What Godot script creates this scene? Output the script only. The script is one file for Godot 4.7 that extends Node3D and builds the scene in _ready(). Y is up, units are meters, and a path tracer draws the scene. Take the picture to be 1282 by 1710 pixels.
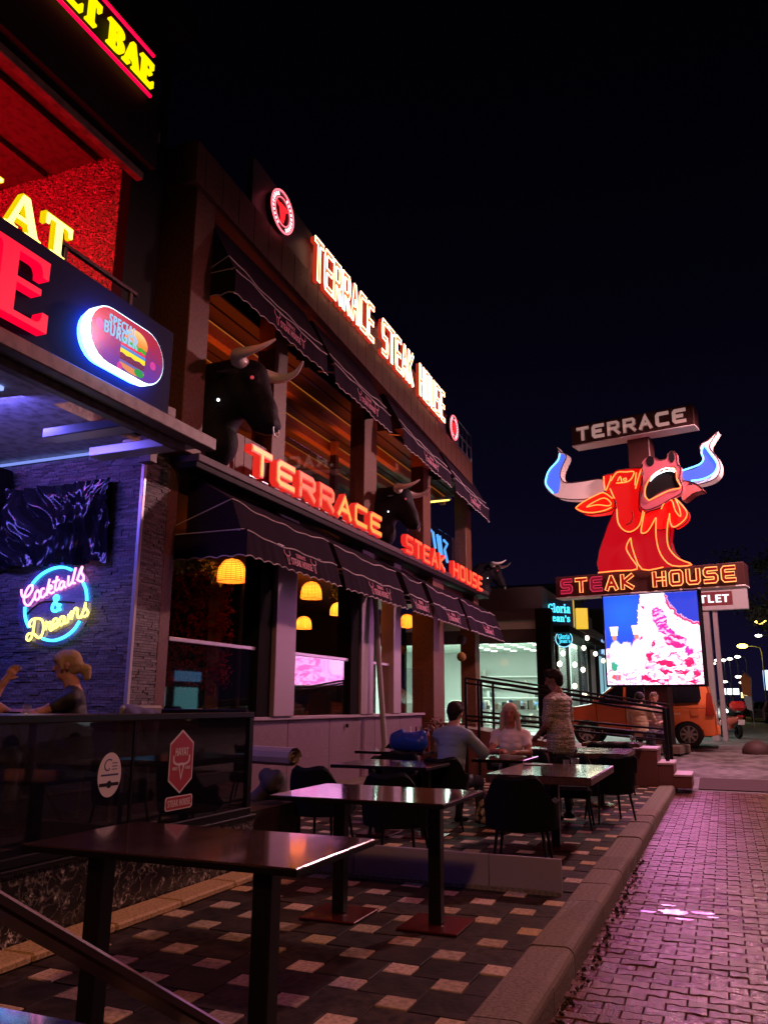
extends Node3D
# Night street: a two-storey steak house with awnings and neon, terrace tables, a bull sign and a street beyond.

var M := {}
const COCKTAIL := {
	"blue": [[Vector2(-0.353, 0.237), Vector2(-0.305, 0.292), Vector2(-0.204, 0.363), Vector2(-0.065, 0.412), Vector2(0.054, 0.424), Vector2(0.151, 0.409), Vector2(0.225, 0.381)], [Vector2(0.413, 0.223), Vector2(0.454, 0.161), Vector2(0.480, 0.087), Vector2(0.491, 0.014)], [Vector2(-0.427, -0.024), Vector2(-0.417, -0.099), Vector2(-0.386, -0.184), Vector2(-0.333, -0.264)], [Vector2(-0.110, -0.399), Vector2(-0.030, -0.419), Vector2(0.065, -0.425), Vector2(0.168, -0.405), Vector2(0.267, -0.363), Vector2(0.352, -0.302), Vector2(0.412, -0.218)], [Vector2(0.116, -0.081), Vector2(0.018, 0.043), Vector2(0.019, 0.080), Vector2(0.054, 0.087), Vector2(0.064, 0.050), Vector2(0.001, -0.012), Vector2(-0.004, -0.067), Vector2(0.035, -0.092), Vector2(0.079, -0.071), Vector2(0.107, -0.007)]],
	"pink": [[Vector2(-0.494, 0.187), Vector2(-0.487, 0.139), Vector2(-0.449, 0.090), Vector2(-0.378, 0.106), Vector2(-0.325, 0.170), Vector2(-0.331, 0.217), Vector2(-0.369, 0.224), Vector2(-0.412, 0.174), Vector2(-0.437, 0.090), Vector2(-0.429, 0.033), Vector2(-0.387, -0.006), Vector2(-0.339, 0.001), Vector2(-0.297, 0.056), Vector2(-0.267, 0.101)], [Vector2(-0.239, 0.166), Vector2(-0.271, 0.130), Vector2(-0.269, 0.073), Vector2(-0.242, 0.049), Vector2(-0.208, 0.071), Vector2(-0.203, 0.127), Vector2(-0.239, 0.166), Vector2(-0.189, 0.107)], [Vector2(-0.144, 0.180), Vector2(-0.179, 0.173), Vector2(-0.191, 0.126), Vector2(-0.173, 0.079), Vector2(-0.138, 0.086), Vector2(-0.106, 0.122)], [Vector2(-0.096, 0.094), Vector2(-0.090, 0.187), Vector2(-0.074, 0.290)], [Vector2(-0.099, 0.159), Vector2(-0.052, 0.213), Vector2(-0.030, 0.184), Vector2(-0.080, 0.149), Vector2(-0.028, 0.119), Vector2(0.012, 0.136)], [Vector2(0.037, 0.317), Vector2(0.024, 0.228), Vector2(0.024, 0.163), Vector2(0.052, 0.152), Vector2(0.083, 0.188)], [Vector2(-0.026, 0.248), Vector2(0.072, 0.271)], [Vector2(0.134, 0.251), Vector2(0.100, 0.243), Vector2(0.082, 0.198), Vector2(0.104, 0.159), Vector2(0.141, 0.195), Vector2(0.149, 0.250), Vector2(0.152, 0.204), Vector2(0.181, 0.176)], [Vector2(0.206, 0.312), Vector2(0.207, 0.238), Vector2(0.209, 0.201), Vector2(0.240, 0.204)], [Vector2(0.243, 0.208), Vector2(0.274, 0.262), Vector2(0.299, 0.401), Vector2(0.276, 0.272), Vector2(0.276, 0.225), Vector2(0.314, 0.223)], [Vector2(0.334, 0.250), Vector2(0.382, 0.387), Vector2(0.396, 0.400), Vector2(0.388, 0.340), Vector2(0.428, 0.291), Vector2(0.427, 0.250), Vector2(0.382, 0.238), Vector2(0.339, 0.261)]],
	"yellow": [[Vector2(-0.241, -0.179), Vector2(-0.242, -0.262), Vector2(-0.252, -0.363), Vector2(-0.293, -0.417), Vector2(-0.332, -0.398), Vector2(-0.316, -0.343), Vector2(-0.231, -0.345), Vector2(-0.152, -0.393), Vector2(-0.109, -0.358), Vector2(-0.095, -0.285), Vector2(-0.118, -0.202), Vector2(-0.182, -0.167), Vector2(-0.278, -0.178), Vector2(-0.319, -0.232), Vector2(-0.291, -0.261)], [Vector2(-0.057, -0.304), Vector2(-0.054, -0.231), Vector2(-0.066, -0.212), Vector2(-0.031, -0.225), Vector2(0.003, -0.215), Vector2(-0.002, -0.269), Vector2(0.015, -0.311), Vector2(0.048, -0.294)], [Vector2(0.044, -0.262), Vector2(0.099, -0.227), Vector2(0.093, -0.181), Vector2(0.049, -0.189), Vector2(0.036, -0.243), Vector2(0.059, -0.285), Vector2(0.105, -0.272), Vector2(0.135, -0.237)], [Vector2(0.196, -0.157), Vector2(0.150, -0.165), Vector2(0.139, -0.219), Vector2(0.161, -0.256), Vector2(0.193, -0.230), Vector2(0.203, -0.166), Vector2(0.211, -0.230), Vector2(0.240, -0.229)], [Vector2(0.257, -0.232), Vector2(0.263, -0.132), Vector2(0.266, -0.187), Vector2(0.295, -0.106), Vector2(0.313, -0.134), Vector2(0.309, -0.197), Vector2(0.315, -0.152), Vector2(0.348, -0.071), Vector2(0.384, -0.082), Vector2(0.386, -0.145), Vector2(0.407, -0.182), Vector2(0.434, -0.167)], [Vector2(0.436, -0.183), Vector2(0.477, -0.085), Vector2(0.491, -0.009), Vector2(0.492, -0.068), Vector2(0.537, -0.115), Vector2(0.530, -0.150), Vector2(0.486, -0.167), Vector2(0.444, -0.152)]],
}
const BULL_SHAPES := {
	"horn_left": [[Vector2(-2.238, 8.176), Vector2(-2.117, 7.993), Vector2(-1.987, 7.928), Vector2(-1.959, 7.806), Vector2(-2.063, 7.613), Vector2(-2.144, 7.415), Vector2(-2.128, 7.249), Vector2(-1.970, 7.109), Vector2(-1.507, 7.086), Vector2(-0.989, 7.062), Vector2(-0.967, 6.735), Vector2(-1.102, 6.642), Vector2(-1.533, 6.598), Vector2(-2.084, 6.688), Vector2(-2.362, 6.819), Vector2(-2.567, 7.058), Vector2(-2.601, 7.298), Vector2(-2.449, 7.557), Vector2(-2.221, 7.803), Vector2(-2.166, 7.959)]],
	"horn_right": [[Vector2(1.878, 7.838), Vector2(1.699, 7.594), Vector2(1.660, 7.451), Vector2(1.795, 7.216), Vector2(1.861, 6.995), Vector2(1.798, 6.754), Vector2(1.572, 6.622), Vector2(1.220, 6.603), Vector2(0.971, 6.712), Vector2(0.971, 6.969), Vector2(1.251, 6.988), Vector2(1.456, 7.095), Vector2(1.455, 7.274), Vector2(1.427, 7.471), Vector2(1.497, 7.600), Vector2(1.658, 7.665)]],
	"neck": [[Vector2(-0.704, 6.299), Vector2(-0.949, 5.846), Vector2(-1.205, 5.219), Vector2(-1.286, 4.879), Vector2(-1.231, 4.615), Vector2(1.055, 4.614), Vector2(0.765, 4.795), Vector2(0.605, 5.037), Vector2(0.556, 5.291), Vector2(0.612, 5.661), Vector2(0.583, 6.087), Vector2(-0.059, 6.344)]],
	"ear_left": [[Vector2(-1.750, 6.378), Vector2(-1.537, 6.522), Vector2(-1.168, 6.651), Vector2(-0.944, 6.687), Vector2(-0.726, 6.501), Vector2(-0.750, 6.252), Vector2(-0.974, 6.171), Vector2(-1.375, 6.173), Vector2(-1.620, 6.249)]],
	"ear_right": [[Vector2(0.950, 6.694), Vector2(1.223, 6.640), Vector2(1.433, 6.433), Vector2(1.202, 6.374), Vector2(0.934, 6.230)]],
	"face": [[Vector2(-0.953, 7.129), Vector2(-0.695, 7.152), Vector2(-0.560, 7.220), Vector2(0.089, 7.170), Vector2(0.101, 6.975), Vector2(-0.028, 6.688), Vector2(-0.104, 6.177), Vector2(-0.024, 5.994), Vector2(-0.101, 5.724), Vector2(-0.322, 5.557), Vector2(-0.529, 5.632), Vector2(-0.633, 5.896), Vector2(-0.657, 6.205), Vector2(-0.702, 6.475), Vector2(-0.909, 6.673), Vector2(-0.939, 6.910)]],
	"muzzle": [[Vector2(0.066, 7.266), Vector2(0.146, 7.385), Vector2(0.266, 7.423), Vector2(0.420, 7.353), Vector2(0.506, 7.286), Vector2(0.671, 7.294), Vector2(0.712, 7.409), Vector2(0.814, 7.461), Vector2(0.921, 7.373), Vector2(0.935, 7.125), Vector2(1.005, 6.997), Vector2(0.963, 6.756), Vector2(1.010, 6.537), Vector2(0.957, 6.375), Vector2(0.717, 6.272), Vector2(0.424, 6.142), Vector2(0.131, 6.069), Vector2(-0.010, 6.147), Vector2(-0.037, 6.298), Vector2(0.041, 6.591), Vector2(0.038, 6.853), Vector2(0.092, 7.020)]],
	"mouth": [[Vector2(0.242, 6.779), Vector2(0.400, 6.950), Vector2(0.653, 7.041), Vector2(0.856, 7.051), Vector2(0.909, 6.893), Vector2(0.920, 6.720), Vector2(0.945, 6.525), Vector2(0.696, 6.531), Vector2(0.405, 6.444), Vector2(0.190, 6.319), Vector2(0.116, 6.450), Vector2(0.127, 6.622)]],
	"beard": [[Vector2(0.454, 6.104), Vector2(0.555, 6.261), Vector2(0.829, 6.257), Vector2(0.987, 6.034), Vector2(1.075, 5.856), Vector2(0.998, 5.678), Vector2(0.735, 5.546), Vector2(0.642, 5.691), Vector2(0.606, 5.578), Vector2(0.281, 5.574), Vector2(0.302, 5.868), Vector2(0.094, 5.531), Vector2(-0.073, 5.520), Vector2(0.009, 5.990)]],
}
const BULL_LINES := {
	"horn_neon": [[Vector2(-2.120, 7.928), Vector2(-2.176, 7.749), Vector2(-2.426, 7.530), Vector2(-2.522, 7.333), Vector2(-2.531, 7.123), Vector2(-2.350, 6.877)], [Vector2(1.561, 7.520), Vector2(1.477, 7.355), Vector2(1.513, 7.179), Vector2(1.393, 7.050), Vector2(1.011, 6.971)], [Vector2(1.561, 7.520), Vector2(1.685, 7.277), Vector2(1.815, 7.002), Vector2(1.721, 6.787), Vector2(1.461, 6.680), Vector2(1.187, 6.680)]],
	"red_neon": [[Vector2(-1.718, 6.374), Vector2(-1.515, 6.496), Vector2(-1.147, 6.635), Vector2(-0.945, 6.665), Vector2(-0.744, 6.490)], [Vector2(-1.719, 6.365), Vector2(-1.551, 6.253), Vector2(-1.284, 6.188), Vector2(-0.972, 6.202), Vector2(-0.775, 6.264)], [Vector2(-1.433, 6.350), Vector2(-1.270, 6.441), Vector2(-0.953, 6.532), Vector2(-0.786, 6.376), Vector2(-0.856, 6.310), Vector2(-1.139, 6.374), Vector2(-1.433, 6.350)], [Vector2(-0.929, 7.098), Vector2(-0.927, 6.819), Vector2(-0.897, 6.725), Vector2(-0.822, 6.871), Vector2(-0.772, 6.975), Vector2(-0.744, 7.083)], [Vector2(-0.785, 6.754), Vector2(-0.692, 6.483)], [Vector2(-0.752, 6.950), Vector2(-0.586, 7.148), Vector2(-0.349, 7.124), Vector2(-0.153, 7.102), Vector2(-0.223, 6.936), Vector2(-0.366, 6.861), Vector2(-0.625, 6.873)], [Vector2(-0.578, 6.923), Vector2(-0.506, 7.033), Vector2(-0.473, 6.863)], [Vector2(-0.438, 6.947), Vector2(-0.359, 6.966), Vector2(-0.382, 6.881), Vector2(-0.438, 6.947)], [Vector2(0.059, 7.157), Vector2(-0.013, 7.036), Vector2(-0.144, 6.661)], [Vector2(-0.095, 7.071), Vector2(-0.151, 6.749)], [Vector2(-0.645, 6.195), Vector2(-0.636, 5.853), Vector2(-0.507, 5.643), Vector2(-0.320, 5.578), Vector2(-0.101, 5.724), Vector2(0.006, 6.067)], [Vector2(-1.217, 4.623), Vector2(-0.763, 4.631), Vector2(-0.236, 4.633), Vector2(-0.363, 4.922), Vector2(-0.467, 5.145), Vector2(-0.422, 5.311), Vector2(-0.339, 5.422)], [Vector2(-0.339, 5.422), Vector2(-0.308, 5.129), Vector2(-0.113, 4.614), Vector2(0.395, 4.623)], [Vector2(0.037, 6.029), Vector2(-0.037, 5.738), Vector2(-0.073, 5.520), Vector2(0.095, 5.552), Vector2(0.302, 5.859)], [Vector2(0.314, 5.858), Vector2(0.279, 5.363), Vector2(0.358, 4.937), Vector2(0.604, 4.642), Vector2(1.064, 4.625), Vector2(0.765, 4.795), Vector2(0.578, 5.040), Vector2(0.532, 5.294), Vector2(0.572, 5.666), Vector2(0.642, 5.910)], [Vector2(0.450, 6.053), Vector2(0.552, 6.218), Vector2(0.715, 6.239), Vector2(0.776, 5.977), Vector2(0.890, 5.812), Vector2(0.879, 6.027), Vector2(0.798, 6.278)], [Vector2(0.836, 6.244), Vector2(0.987, 6.034), Vector2(1.067, 5.848), Vector2(0.971, 5.681), Vector2(0.732, 5.555), Vector2(0.658, 5.689), Vector2(0.658, 5.908)], [Vector2(0.188, 6.289), Vector2(0.441, 6.383), Vector2(0.733, 6.483), Vector2(0.968, 6.509), Vector2(0.896, 6.724), Vector2(0.895, 6.916), Vector2(0.835, 7.033)], [Vector2(0.188, 6.289), Vector2(0.098, 6.431), Vector2(0.139, 6.663), Vector2(0.269, 6.862), Vector2(0.487, 7.011), Vector2(0.835, 7.033)]],
	"teeth_neon": [[Vector2(0.255, 6.777), Vector2(0.330, 6.844), Vector2(0.417, 6.904), Vector2(0.523, 6.944), Vector2(0.647, 6.968), Vector2(0.769, 6.966), Vector2(0.855, 6.918)], [Vector2(0.291, 6.880), Vector2(0.444, 6.987), Vector2(0.653, 7.041), Vector2(0.852, 6.996)], [Vector2(0.272, 6.783), Vector2(0.296, 6.884)], [Vector2(0.373, 6.867), Vector2(0.391, 6.951)], [Vector2(0.481, 6.938), Vector2(0.495, 7.009)], [Vector2(0.606, 6.961), Vector2(0.619, 7.033)], [Vector2(0.729, 6.972), Vector2(0.750, 7.038)], [Vector2(0.847, 6.920), Vector2(0.861, 7.003)]],
	"line_dark": [[Vector2(-0.245, 6.087), Vector2(-0.234, 5.934), Vector2(-0.307, 5.792), Vector2(-0.415, 5.761)], [Vector2(0.108, 7.259), Vector2(0.050, 7.026), Vector2(0.080, 6.847), Vector2(0.015, 6.507), Vector2(-0.029, 6.296)]],
}
const HORN_BLUE := {
	"left": [[Vector2(-2.149, 7.909), Vector2(-1.998, 7.897), Vector2(-1.994, 7.765), Vector2(-2.114, 7.550), Vector2(-2.170, 7.372), Vector2(-2.155, 7.183), Vector2(-2.216, 6.891), Vector2(-2.335, 6.875), Vector2(-2.475, 6.974), Vector2(-2.554, 7.140), Vector2(-2.547, 7.313), Vector2(-2.426, 7.535), Vector2(-2.214, 7.764)]],
	"right": [[Vector2(1.559, 7.503), Vector2(1.665, 7.272), Vector2(1.796, 7.005), Vector2(1.710, 6.801), Vector2(1.462, 6.697), Vector2(1.187, 6.680), Vector2(1.013, 6.740), Vector2(1.009, 6.941), Vector2(1.249, 6.967), Vector2(1.454, 7.070), Vector2(1.501, 7.172), Vector2(1.467, 7.336)]],
}
var taken := {}
var rng := RandomNumberGenerator.new()

func _ready():
	rng.seed = 7
	# ---- camera
	var cam := Camera3D.new()
	cam.name = "camera"
	cam.position = Vector3(0, 1.4, 0)
	cam.rotation_order = EULER_ORDER_YXZ
	cam.rotation = Vector3(deg_to_rad(13.27), deg_to_rad(22.28), deg_to_rad(0.33))
	cam.fov = 64.64
	cam.near = 0.05
	cam.far = 2000.0
	add_child(cam)
	cam.current = true
	# ---- sky and exposure
	var env := Environment.new()
	env.background_mode = Environment.BG_SKY
	var sm := ProceduralSkyMaterial.new()
	sm.sky_top_color = Color8(1, 1, 3)
	sm.sky_horizon_color = Color8(17, 13, 38)
	sm.sky_curve = 0.17
	sm.ground_bottom_color = Color8(3, 3, 6)
	sm.ground_horizon_color = Color8(10, 8, 20)
	var sk := Sky.new()
	sk.sky_material = sm
	env.sky = sk
	env.background_energy_multiplier = 1.0
	env.tonemap_mode = Environment.TONE_MAPPER_LINEAR
	env.tonemap_exposure = 1.0
	env.sdfgi_enabled = true
	env.ssao_enabled = true
	env.ssil_enabled = true
	var we := WorldEnvironment.new()
	we.name = "environment"
	we.environment = env
	add_child(we)
	make_materials()
	build_ground()
	build_hayat()
	build_terrace_house()
	build_signs()
	build_bull_sign()
	build_street()
	build_furniture()
	build_people()
	build_small()

# ------------------------------------------------------------------ helpers
func lin(r: float, g: float, b: float) -> Color:
	return Color(r, g, b).linear_to_srgb()

func mt(r: float, g: float, b: float, rough := 0.7, metal := 0.0, spec := 0.5) -> StandardMaterial3D:
	var m := StandardMaterial3D.new()
	m.albedo_color = lin(r, g, b)
	m.roughness = rough
	m.metallic = metal
	m.metallic_specular = spec
	return m

func glow(r: float, g: float, b: float, energy: float, base := Color(0.1, 0.1, 0.1)) -> StandardMaterial3D:
	var m := StandardMaterial3D.new()
	m.albedo_color = base
	m.roughness = 0.4
	m.emission_enabled = true
	m.emission = lin(r, g, b)
	m.emission_energy_multiplier = energy
	return m

func glass(alpha: float, r := 0.02, g := 0.02, b := 0.03) -> StandardMaterial3D:
	var m := mt(r, g, b, 0.02)
	m.albedo_color.a = alpha
	m.transparency = BaseMaterial3D.TRANSPARENCY_ALPHA
	return m

func noise_tex(freq: float, stops: Array, size := 512, type := FastNoiseLite.TYPE_SIMPLEX_SMOOTH, oct := 4, sd := 1, stretch := 1.0) -> ImageTexture:
	# a seamless-enough computed picture: noise sampled on a torus-free grid with mirrored halves
	var nz := FastNoiseLite.new()
	nz.noise_type = type
	nz.frequency = freq
	nz.fractal_octaves = oct
	nz.seed = sd
	var gr := Gradient.new()
	var offs := PackedFloat32Array()
	var cols := PackedColorArray()
	for s in stops:
		offs.append(s[0])
		cols.append(s[1])
	gr.offsets = offs
	gr.colors = cols
	var im := Image.create(size, size, false, Image.FORMAT_RGB8)
	var h := size / 2
	for y in h + 1:
		for x in h + 1:
			var c := gr.sample(clampf(nz.get_noise_2d(x * stretch, y) * 0.75 + 0.5, 0, 1))
			var x2 := (size - x) % size
			var y2 := (size - y) % size
			im.set_pixel(x % size, y % size, c)
			im.set_pixel(x2, y % size, c)
			im.set_pixel(x % size, y2, c)
			im.set_pixel(x2, y2, c)
	return ImageTexture.create_from_image(im)

func tri_mat(m: StandardMaterial3D, scale: float, world := true) -> StandardMaterial3D:
	m.uv1_triplanar = true
	m.uv1_world_triplanar = world
	m.uv1_scale = Vector3.ONE * scale
	return m

func uname(called: String) -> String:
	if not taken.has(called):
		taken[called] = 0
		return called
	taken[called] += 1
	return "%s_%03d" % [called, taken[called]]

func thing(called: String, label: String, category: String, at := Vector3.ZERO, turn := 0.0, group := "") -> Node3D:
	var o := Node3D.new()
	o.name = uname(called)
	add_child(o)
	o.position = at
	o.rotation.y = turn
	meta(o, label, category, group)
	return o

func meta(o: Node, label: String, category: String, group := "", kind := ""):
	if label: o.set_meta("label", label)
	if category: o.set_meta("category", category)
	if group: o.set_meta("group", group)
	if kind: o.set_meta("kind", kind)

func part(parent: Node, called: String, mesh: Mesh, m: Material, at := Vector3.ZERO, basis := Basis()) -> MeshInstance3D:
	var o := MeshInstance3D.new()
	o.name = called
	o.mesh = mesh
	o.material_override = m
	o.transform = Transform3D(basis, at)
	parent.add_child(o, true)
	return o

func single(called: String, mesh: Mesh, m: Material, label: String, category: String, at := Vector3.ZERO, basis := Basis(), group := "") -> MeshInstance3D:
	var o := part(self, uname(called), mesh, m, at, basis)
	meta(o, label, category, group)
	return o

func struct(called: String, mesh: Mesh, m: Material, at := Vector3.ZERO) -> MeshInstance3D:
	var o := part(self, uname(called), mesh, m, at)
	o.set_meta("kind", "structure")
	return o

func copy(src: Node3D, at: Vector3, turn: float, label: String) -> Node3D:
	var base_name: String = String(src.name).rstrip("0123456789").rstrip("_")
	var c: Node3D = src.duplicate()
	c.name = uname(base_name)
	add_child(c)
	c.position = at
	c.rotation.y = turn
	c.set_meta("label", label)
	return c

func ry(deg: float) -> Basis:
	return Basis(Vector3.UP, deg_to_rad(deg))

class MB:
	var v := PackedVector3Array()
	var n := PackedVector3Array()
	var uv := PackedVector2Array()
	var col := PackedColorArray()
	var xf := Transform3D()
	var tint := Color.WHITE
	func tri_n(a: Vector3, b: Vector3, c: Vector3, na: Vector3, nb: Vector3, nc: Vector3, ua := Vector2.ZERO, ub := Vector2.ZERO, uc := Vector2.ZERO):
		v.append(xf * a); v.append(xf * c); v.append(xf * b)
		n.append((xf.basis * na).normalized()); n.append((xf.basis * nc).normalized()); n.append((xf.basis * nb).normalized())
		uv.append(ua); uv.append(uc); uv.append(ub)
		col.append(tint); col.append(tint); col.append(tint)
	func tri(a: Vector3, b: Vector3, c: Vector3):
		var k := (b - a).cross(c - a).normalized()
		tri_n(a, b, c, k, k, k)
	func quad(a: Vector3, b: Vector3, c: Vector3, d: Vector3):
		# counter-clockwise seen from outside
		var k := (b - a).cross(c - a)
		if k.length() < 1e-12: k = (c - a).cross(d - a)
		k = k.normalized()
		tri_n(a, b, c, k, k, k, Vector2(0, 1), Vector2(1, 1), Vector2(1, 0))
		tri_n(a, c, d, k, k, k, Vector2(0, 1), Vector2(1, 0), Vector2(0, 0))
	func quad_n(a: Vector3, b: Vector3, c: Vector3, d: Vector3, na: Vector3, nb: Vector3, nc: Vector3, nd: Vector3):
		tri_n(a, b, c, na, nb, nc, Vector2(0, 1), Vector2(1, 1), Vector2(1, 0))
		tri_n(a, c, d, na, nc, nd, Vector2(0, 1), Vector2(1, 0), Vector2(0, 0))
	func box(c: Vector3, s: Vector3, b := Basis()):
		var h := s * 0.5
		var x := b.x * h.x
		var y := b.y * h.y
		var z := b.z * h.z
		quad(c - x - y + z, c + x - y + z, c + x + y + z, c - x + y + z)
		quad(c + x - y - z, c - x - y - z, c - x + y - z, c + x + y - z)
		quad(c + x - y + z, c + x - y - z, c + x + y - z, c + x + y + z)
		quad(c - x - y - z, c - x - y + z, c - x + y + z, c - x + y - z)
		quad(c - x + y + z, c + x + y + z, c + x + y - z, c - x + y - z)
		quad(c - x - y - z, c + x - y - z, c + x - y + z, c - x - y + z)
	func slab(x0: float, x1: float, y0: float, y1: float, z0: float, z1: float):
		box(Vector3(x0 + x1, y0 + y1, z0 + z1) * 0.5, Vector3(absf(x1 - x0), absf(y1 - y0), absf(z1 - z0)))
	func cbox(c: Vector3, s: Vector3, e: float, b := Basis()):
		# chamfered box
		var h := s * 0.5
		var i := h - Vector3.ONE * e
		var f := func(sx: float, sy: float, sz: float, ax: int) -> Vector3:
			var p := Vector3(sx * i.x, sy * i.y, sz * i.z)
			if ax == 0: p.x = sx * h.x
			elif ax == 1: p.y = sy * h.y
			else: p.z = sz * h.z
			return c + b * p
		var axes := [[0, 1, 2], [1, 2, 0], [2, 0, 1]]
		for a in axes:
			for s0 in [-1.0, 1.0]:
				var q := []
				for t in [[-1.0, -1.0], [1.0, -1.0], [1.0, 1.0], [-1.0, 1.0]]:
					var w := [0.0, 0.0, 0.0]
					w[a[0]] = s0
					w[a[1]] = t[0]
					w[a[2]] = t[1]
					q.append(f.call(w[0], w[1], w[2], a[0]))
				if s0 > 0: quad(q[0], q[1], q[2], q[3])
				else: quad(q[3], q[2], q[1], q[0])
				for s1 in [-1.0, 1.0]:
					# edge between axis a0 (s0) and a1 (s1), running along a2
					var w0 := [0.0, 0.0, 0.0]
					w0[a[0]] = s0
					w0[a[1]] = s1
					w0[a[2]] = -1.0
					var w1 := w0.duplicate()
					w1[a[2]] = 1.0
					var p0: Vector3 = f.call(w0[0], w0[1], w0[2], a[0])
					var p1: Vector3 = f.call(w1[0], w1[1], w1[2], a[0])
					var p2: Vector3 = f.call(w1[0], w1[1], w1[2], a[1])
					var p3: Vector3 = f.call(w0[0], w0[1], w0[2], a[1])
					if s0 * s1 > 0: quad(p3, p2, p1, p0)
					else: quad(p0, p1, p2, p3)
		for sx in [-1.0, 1.0]:
			for sy in [-1.0, 1.0]:
				for sz in [-1.0, 1.0]:
					var a0: Vector3 = f.call(sx, sy, sz, 0)
					var a1: Vector3 = f.call(sx, sy, sz, 1)
					var a2: Vector3 = f.call(sx, sy, sz, 2)
					if sx * sy * sz > 0: tri(a0, a1, a2)
					else: tri(a0, a2, a1)
	func tube(pts: Array, r: float, sides := 6, closed := false, r_end := -1.0):
		var cnt := pts.size()
		if cnt < 2: return
		var rings := []
		var up := Vector3.UP
		for i in cnt:
			var p: Vector3 = pts[i]
			var prev: Vector3 = pts[(i - 1 + cnt) % cnt] if (closed or i > 0) else p
			var next: Vector3 = pts[(i + 1) % cnt] if (closed or i < cnt - 1) else p
			var d := (next - prev)
			if d.length() < 1e-9: d = Vector3.FORWARD
			d = d.normalized()
			if i == 0:
				up = Vector3.UP if absf(d.y) < 0.9 else Vector3.RIGHT
			var sx := d.cross(up)
			if sx.length() < 1e-4: sx = d.cross(Vector3(0.3, 0.5, 0.8))
			sx = sx.normalized()
			up = sx.cross(d).normalized()
			var rr := r if r_end < 0 else lerpf(r, r_end, float(i) / (cnt - 1))
			var ring := []
			for k in sides:
				var t := TAU * k / sides
				var dir := sx * cos(t) + up * sin(t)
				ring.append([p + dir * rr, dir])
			rings.append(ring)
		var last := cnt if closed else cnt - 1
		for i in last:
			var a: Array = rings[i]
			var b: Array = rings[(i + 1) % cnt]
			for k in sides:
				var k2 := (k + 1) % sides
				quad_n(a[k2][0], a[k][0], b[k][0], b[k2][0], a[k2][1], a[k][1], b[k][1], b[k2][1])
		if not closed:
			for e in [0, cnt - 1]:
				var ring: Array = rings[e]
				for k in range(1, sides - 1):
					if e == 0: tri(ring[0][0], ring[k][0], ring[k + 1][0])
					else: tri(ring[0][0], ring[k + 1][0], ring[k][0])
	func lathe(prof: Array, seg := 16, axis := Vector3.UP, at := Vector3.ZERO):
		# prof: Vector2(radius, height)
		var u := axis.normalized()
		var sx := u.cross(Vector3(0.31, 0.2, 0.9)).normalized()
		var sz := sx.cross(u)
		for k in seg:
			var t0 := TAU * k / seg
			var t1 := TAU * (k + 1) / seg
			var d0 := sx * cos(t0) + sz * sin(t0)
			var d1 := sx * cos(t1) + sz * sin(t1)
			for i in prof.size() - 1:
				var p: Vector2 = prof[i]
				var q: Vector2 = prof[i + 1]
				var nn := Vector2(q.y - p.y, p.x - q.x).normalized()
				var n0 := d0 * nn.x + u * nn.y
				var n1 := d1 * nn.x + u * nn.y
				var a := at + d0 * p.x + u * p.y
				var b := at + d1 * p.x + u * p.y
				var c := at + d1 * q.x + u * q.y
				var d := at + d0 * q.x + u * q.y
				if p.x > 1e-5: tri_n(a, c, b, n0, n1, n1)
				if q.x > 1e-5: tri_n(a, d, c, n0, n0, n1)
	func prism(poly: PackedVector2Array, z0: float, z1: float, back := true):
		# polygon in xy, extruded from z0 (back) to z1 (front), uv = 0..1 over its bounds
		var p := poly
		if Geometry2D.is_polygon_clockwise(p):
			p = poly.duplicate()
			p.reverse()
		var idx := Geometry2D.triangulate_polygon(p)
		var r := Rect2(p[0], Vector2.ZERO)
		for q in p: r = r.expand(q)
		for i in range(0, idx.size(), 3):
			var a := p[idx[i]]
			var b := p[idx[i + 1]]
			var c := p[idx[i + 2]]
			if (b - a).cross(c - a) < 0:
				var t := b
				b = c
				c = t
			var ua := Vector2((a.x - r.position.x) / r.size.x, 1 - (a.y - r.position.y) / r.size.y)
			var ub := Vector2((b.x - r.position.x) / r.size.x, 1 - (b.y - r.position.y) / r.size.y)
			var uc := Vector2((c.x - r.position.x) / r.size.x, 1 - (c.y - r.position.y) / r.size.y)
			var f := Vector3(0, 0, 1)
			tri_n(Vector3(a.x, a.y, z1), Vector3(b.x, b.y, z1), Vector3(c.x, c.y, z1), f, f, f, ua, ub, uc)
			if back: tri_n(Vector3(a.x, a.y, z0), Vector3(c.x, c.y, z0), Vector3(b.x, b.y, z0), -f, -f, -f, ua, uc, ub)
		if z0 != z1:
			for i in p.size():
				var a := p[i]
				var b := p[(i + 1) % p.size()]
				quad(Vector3(a.x, a.y, z0), Vector3(b.x, b.y, z0), Vector3(b.x, b.y, z1), Vector3(a.x, a.y, z1))
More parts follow.
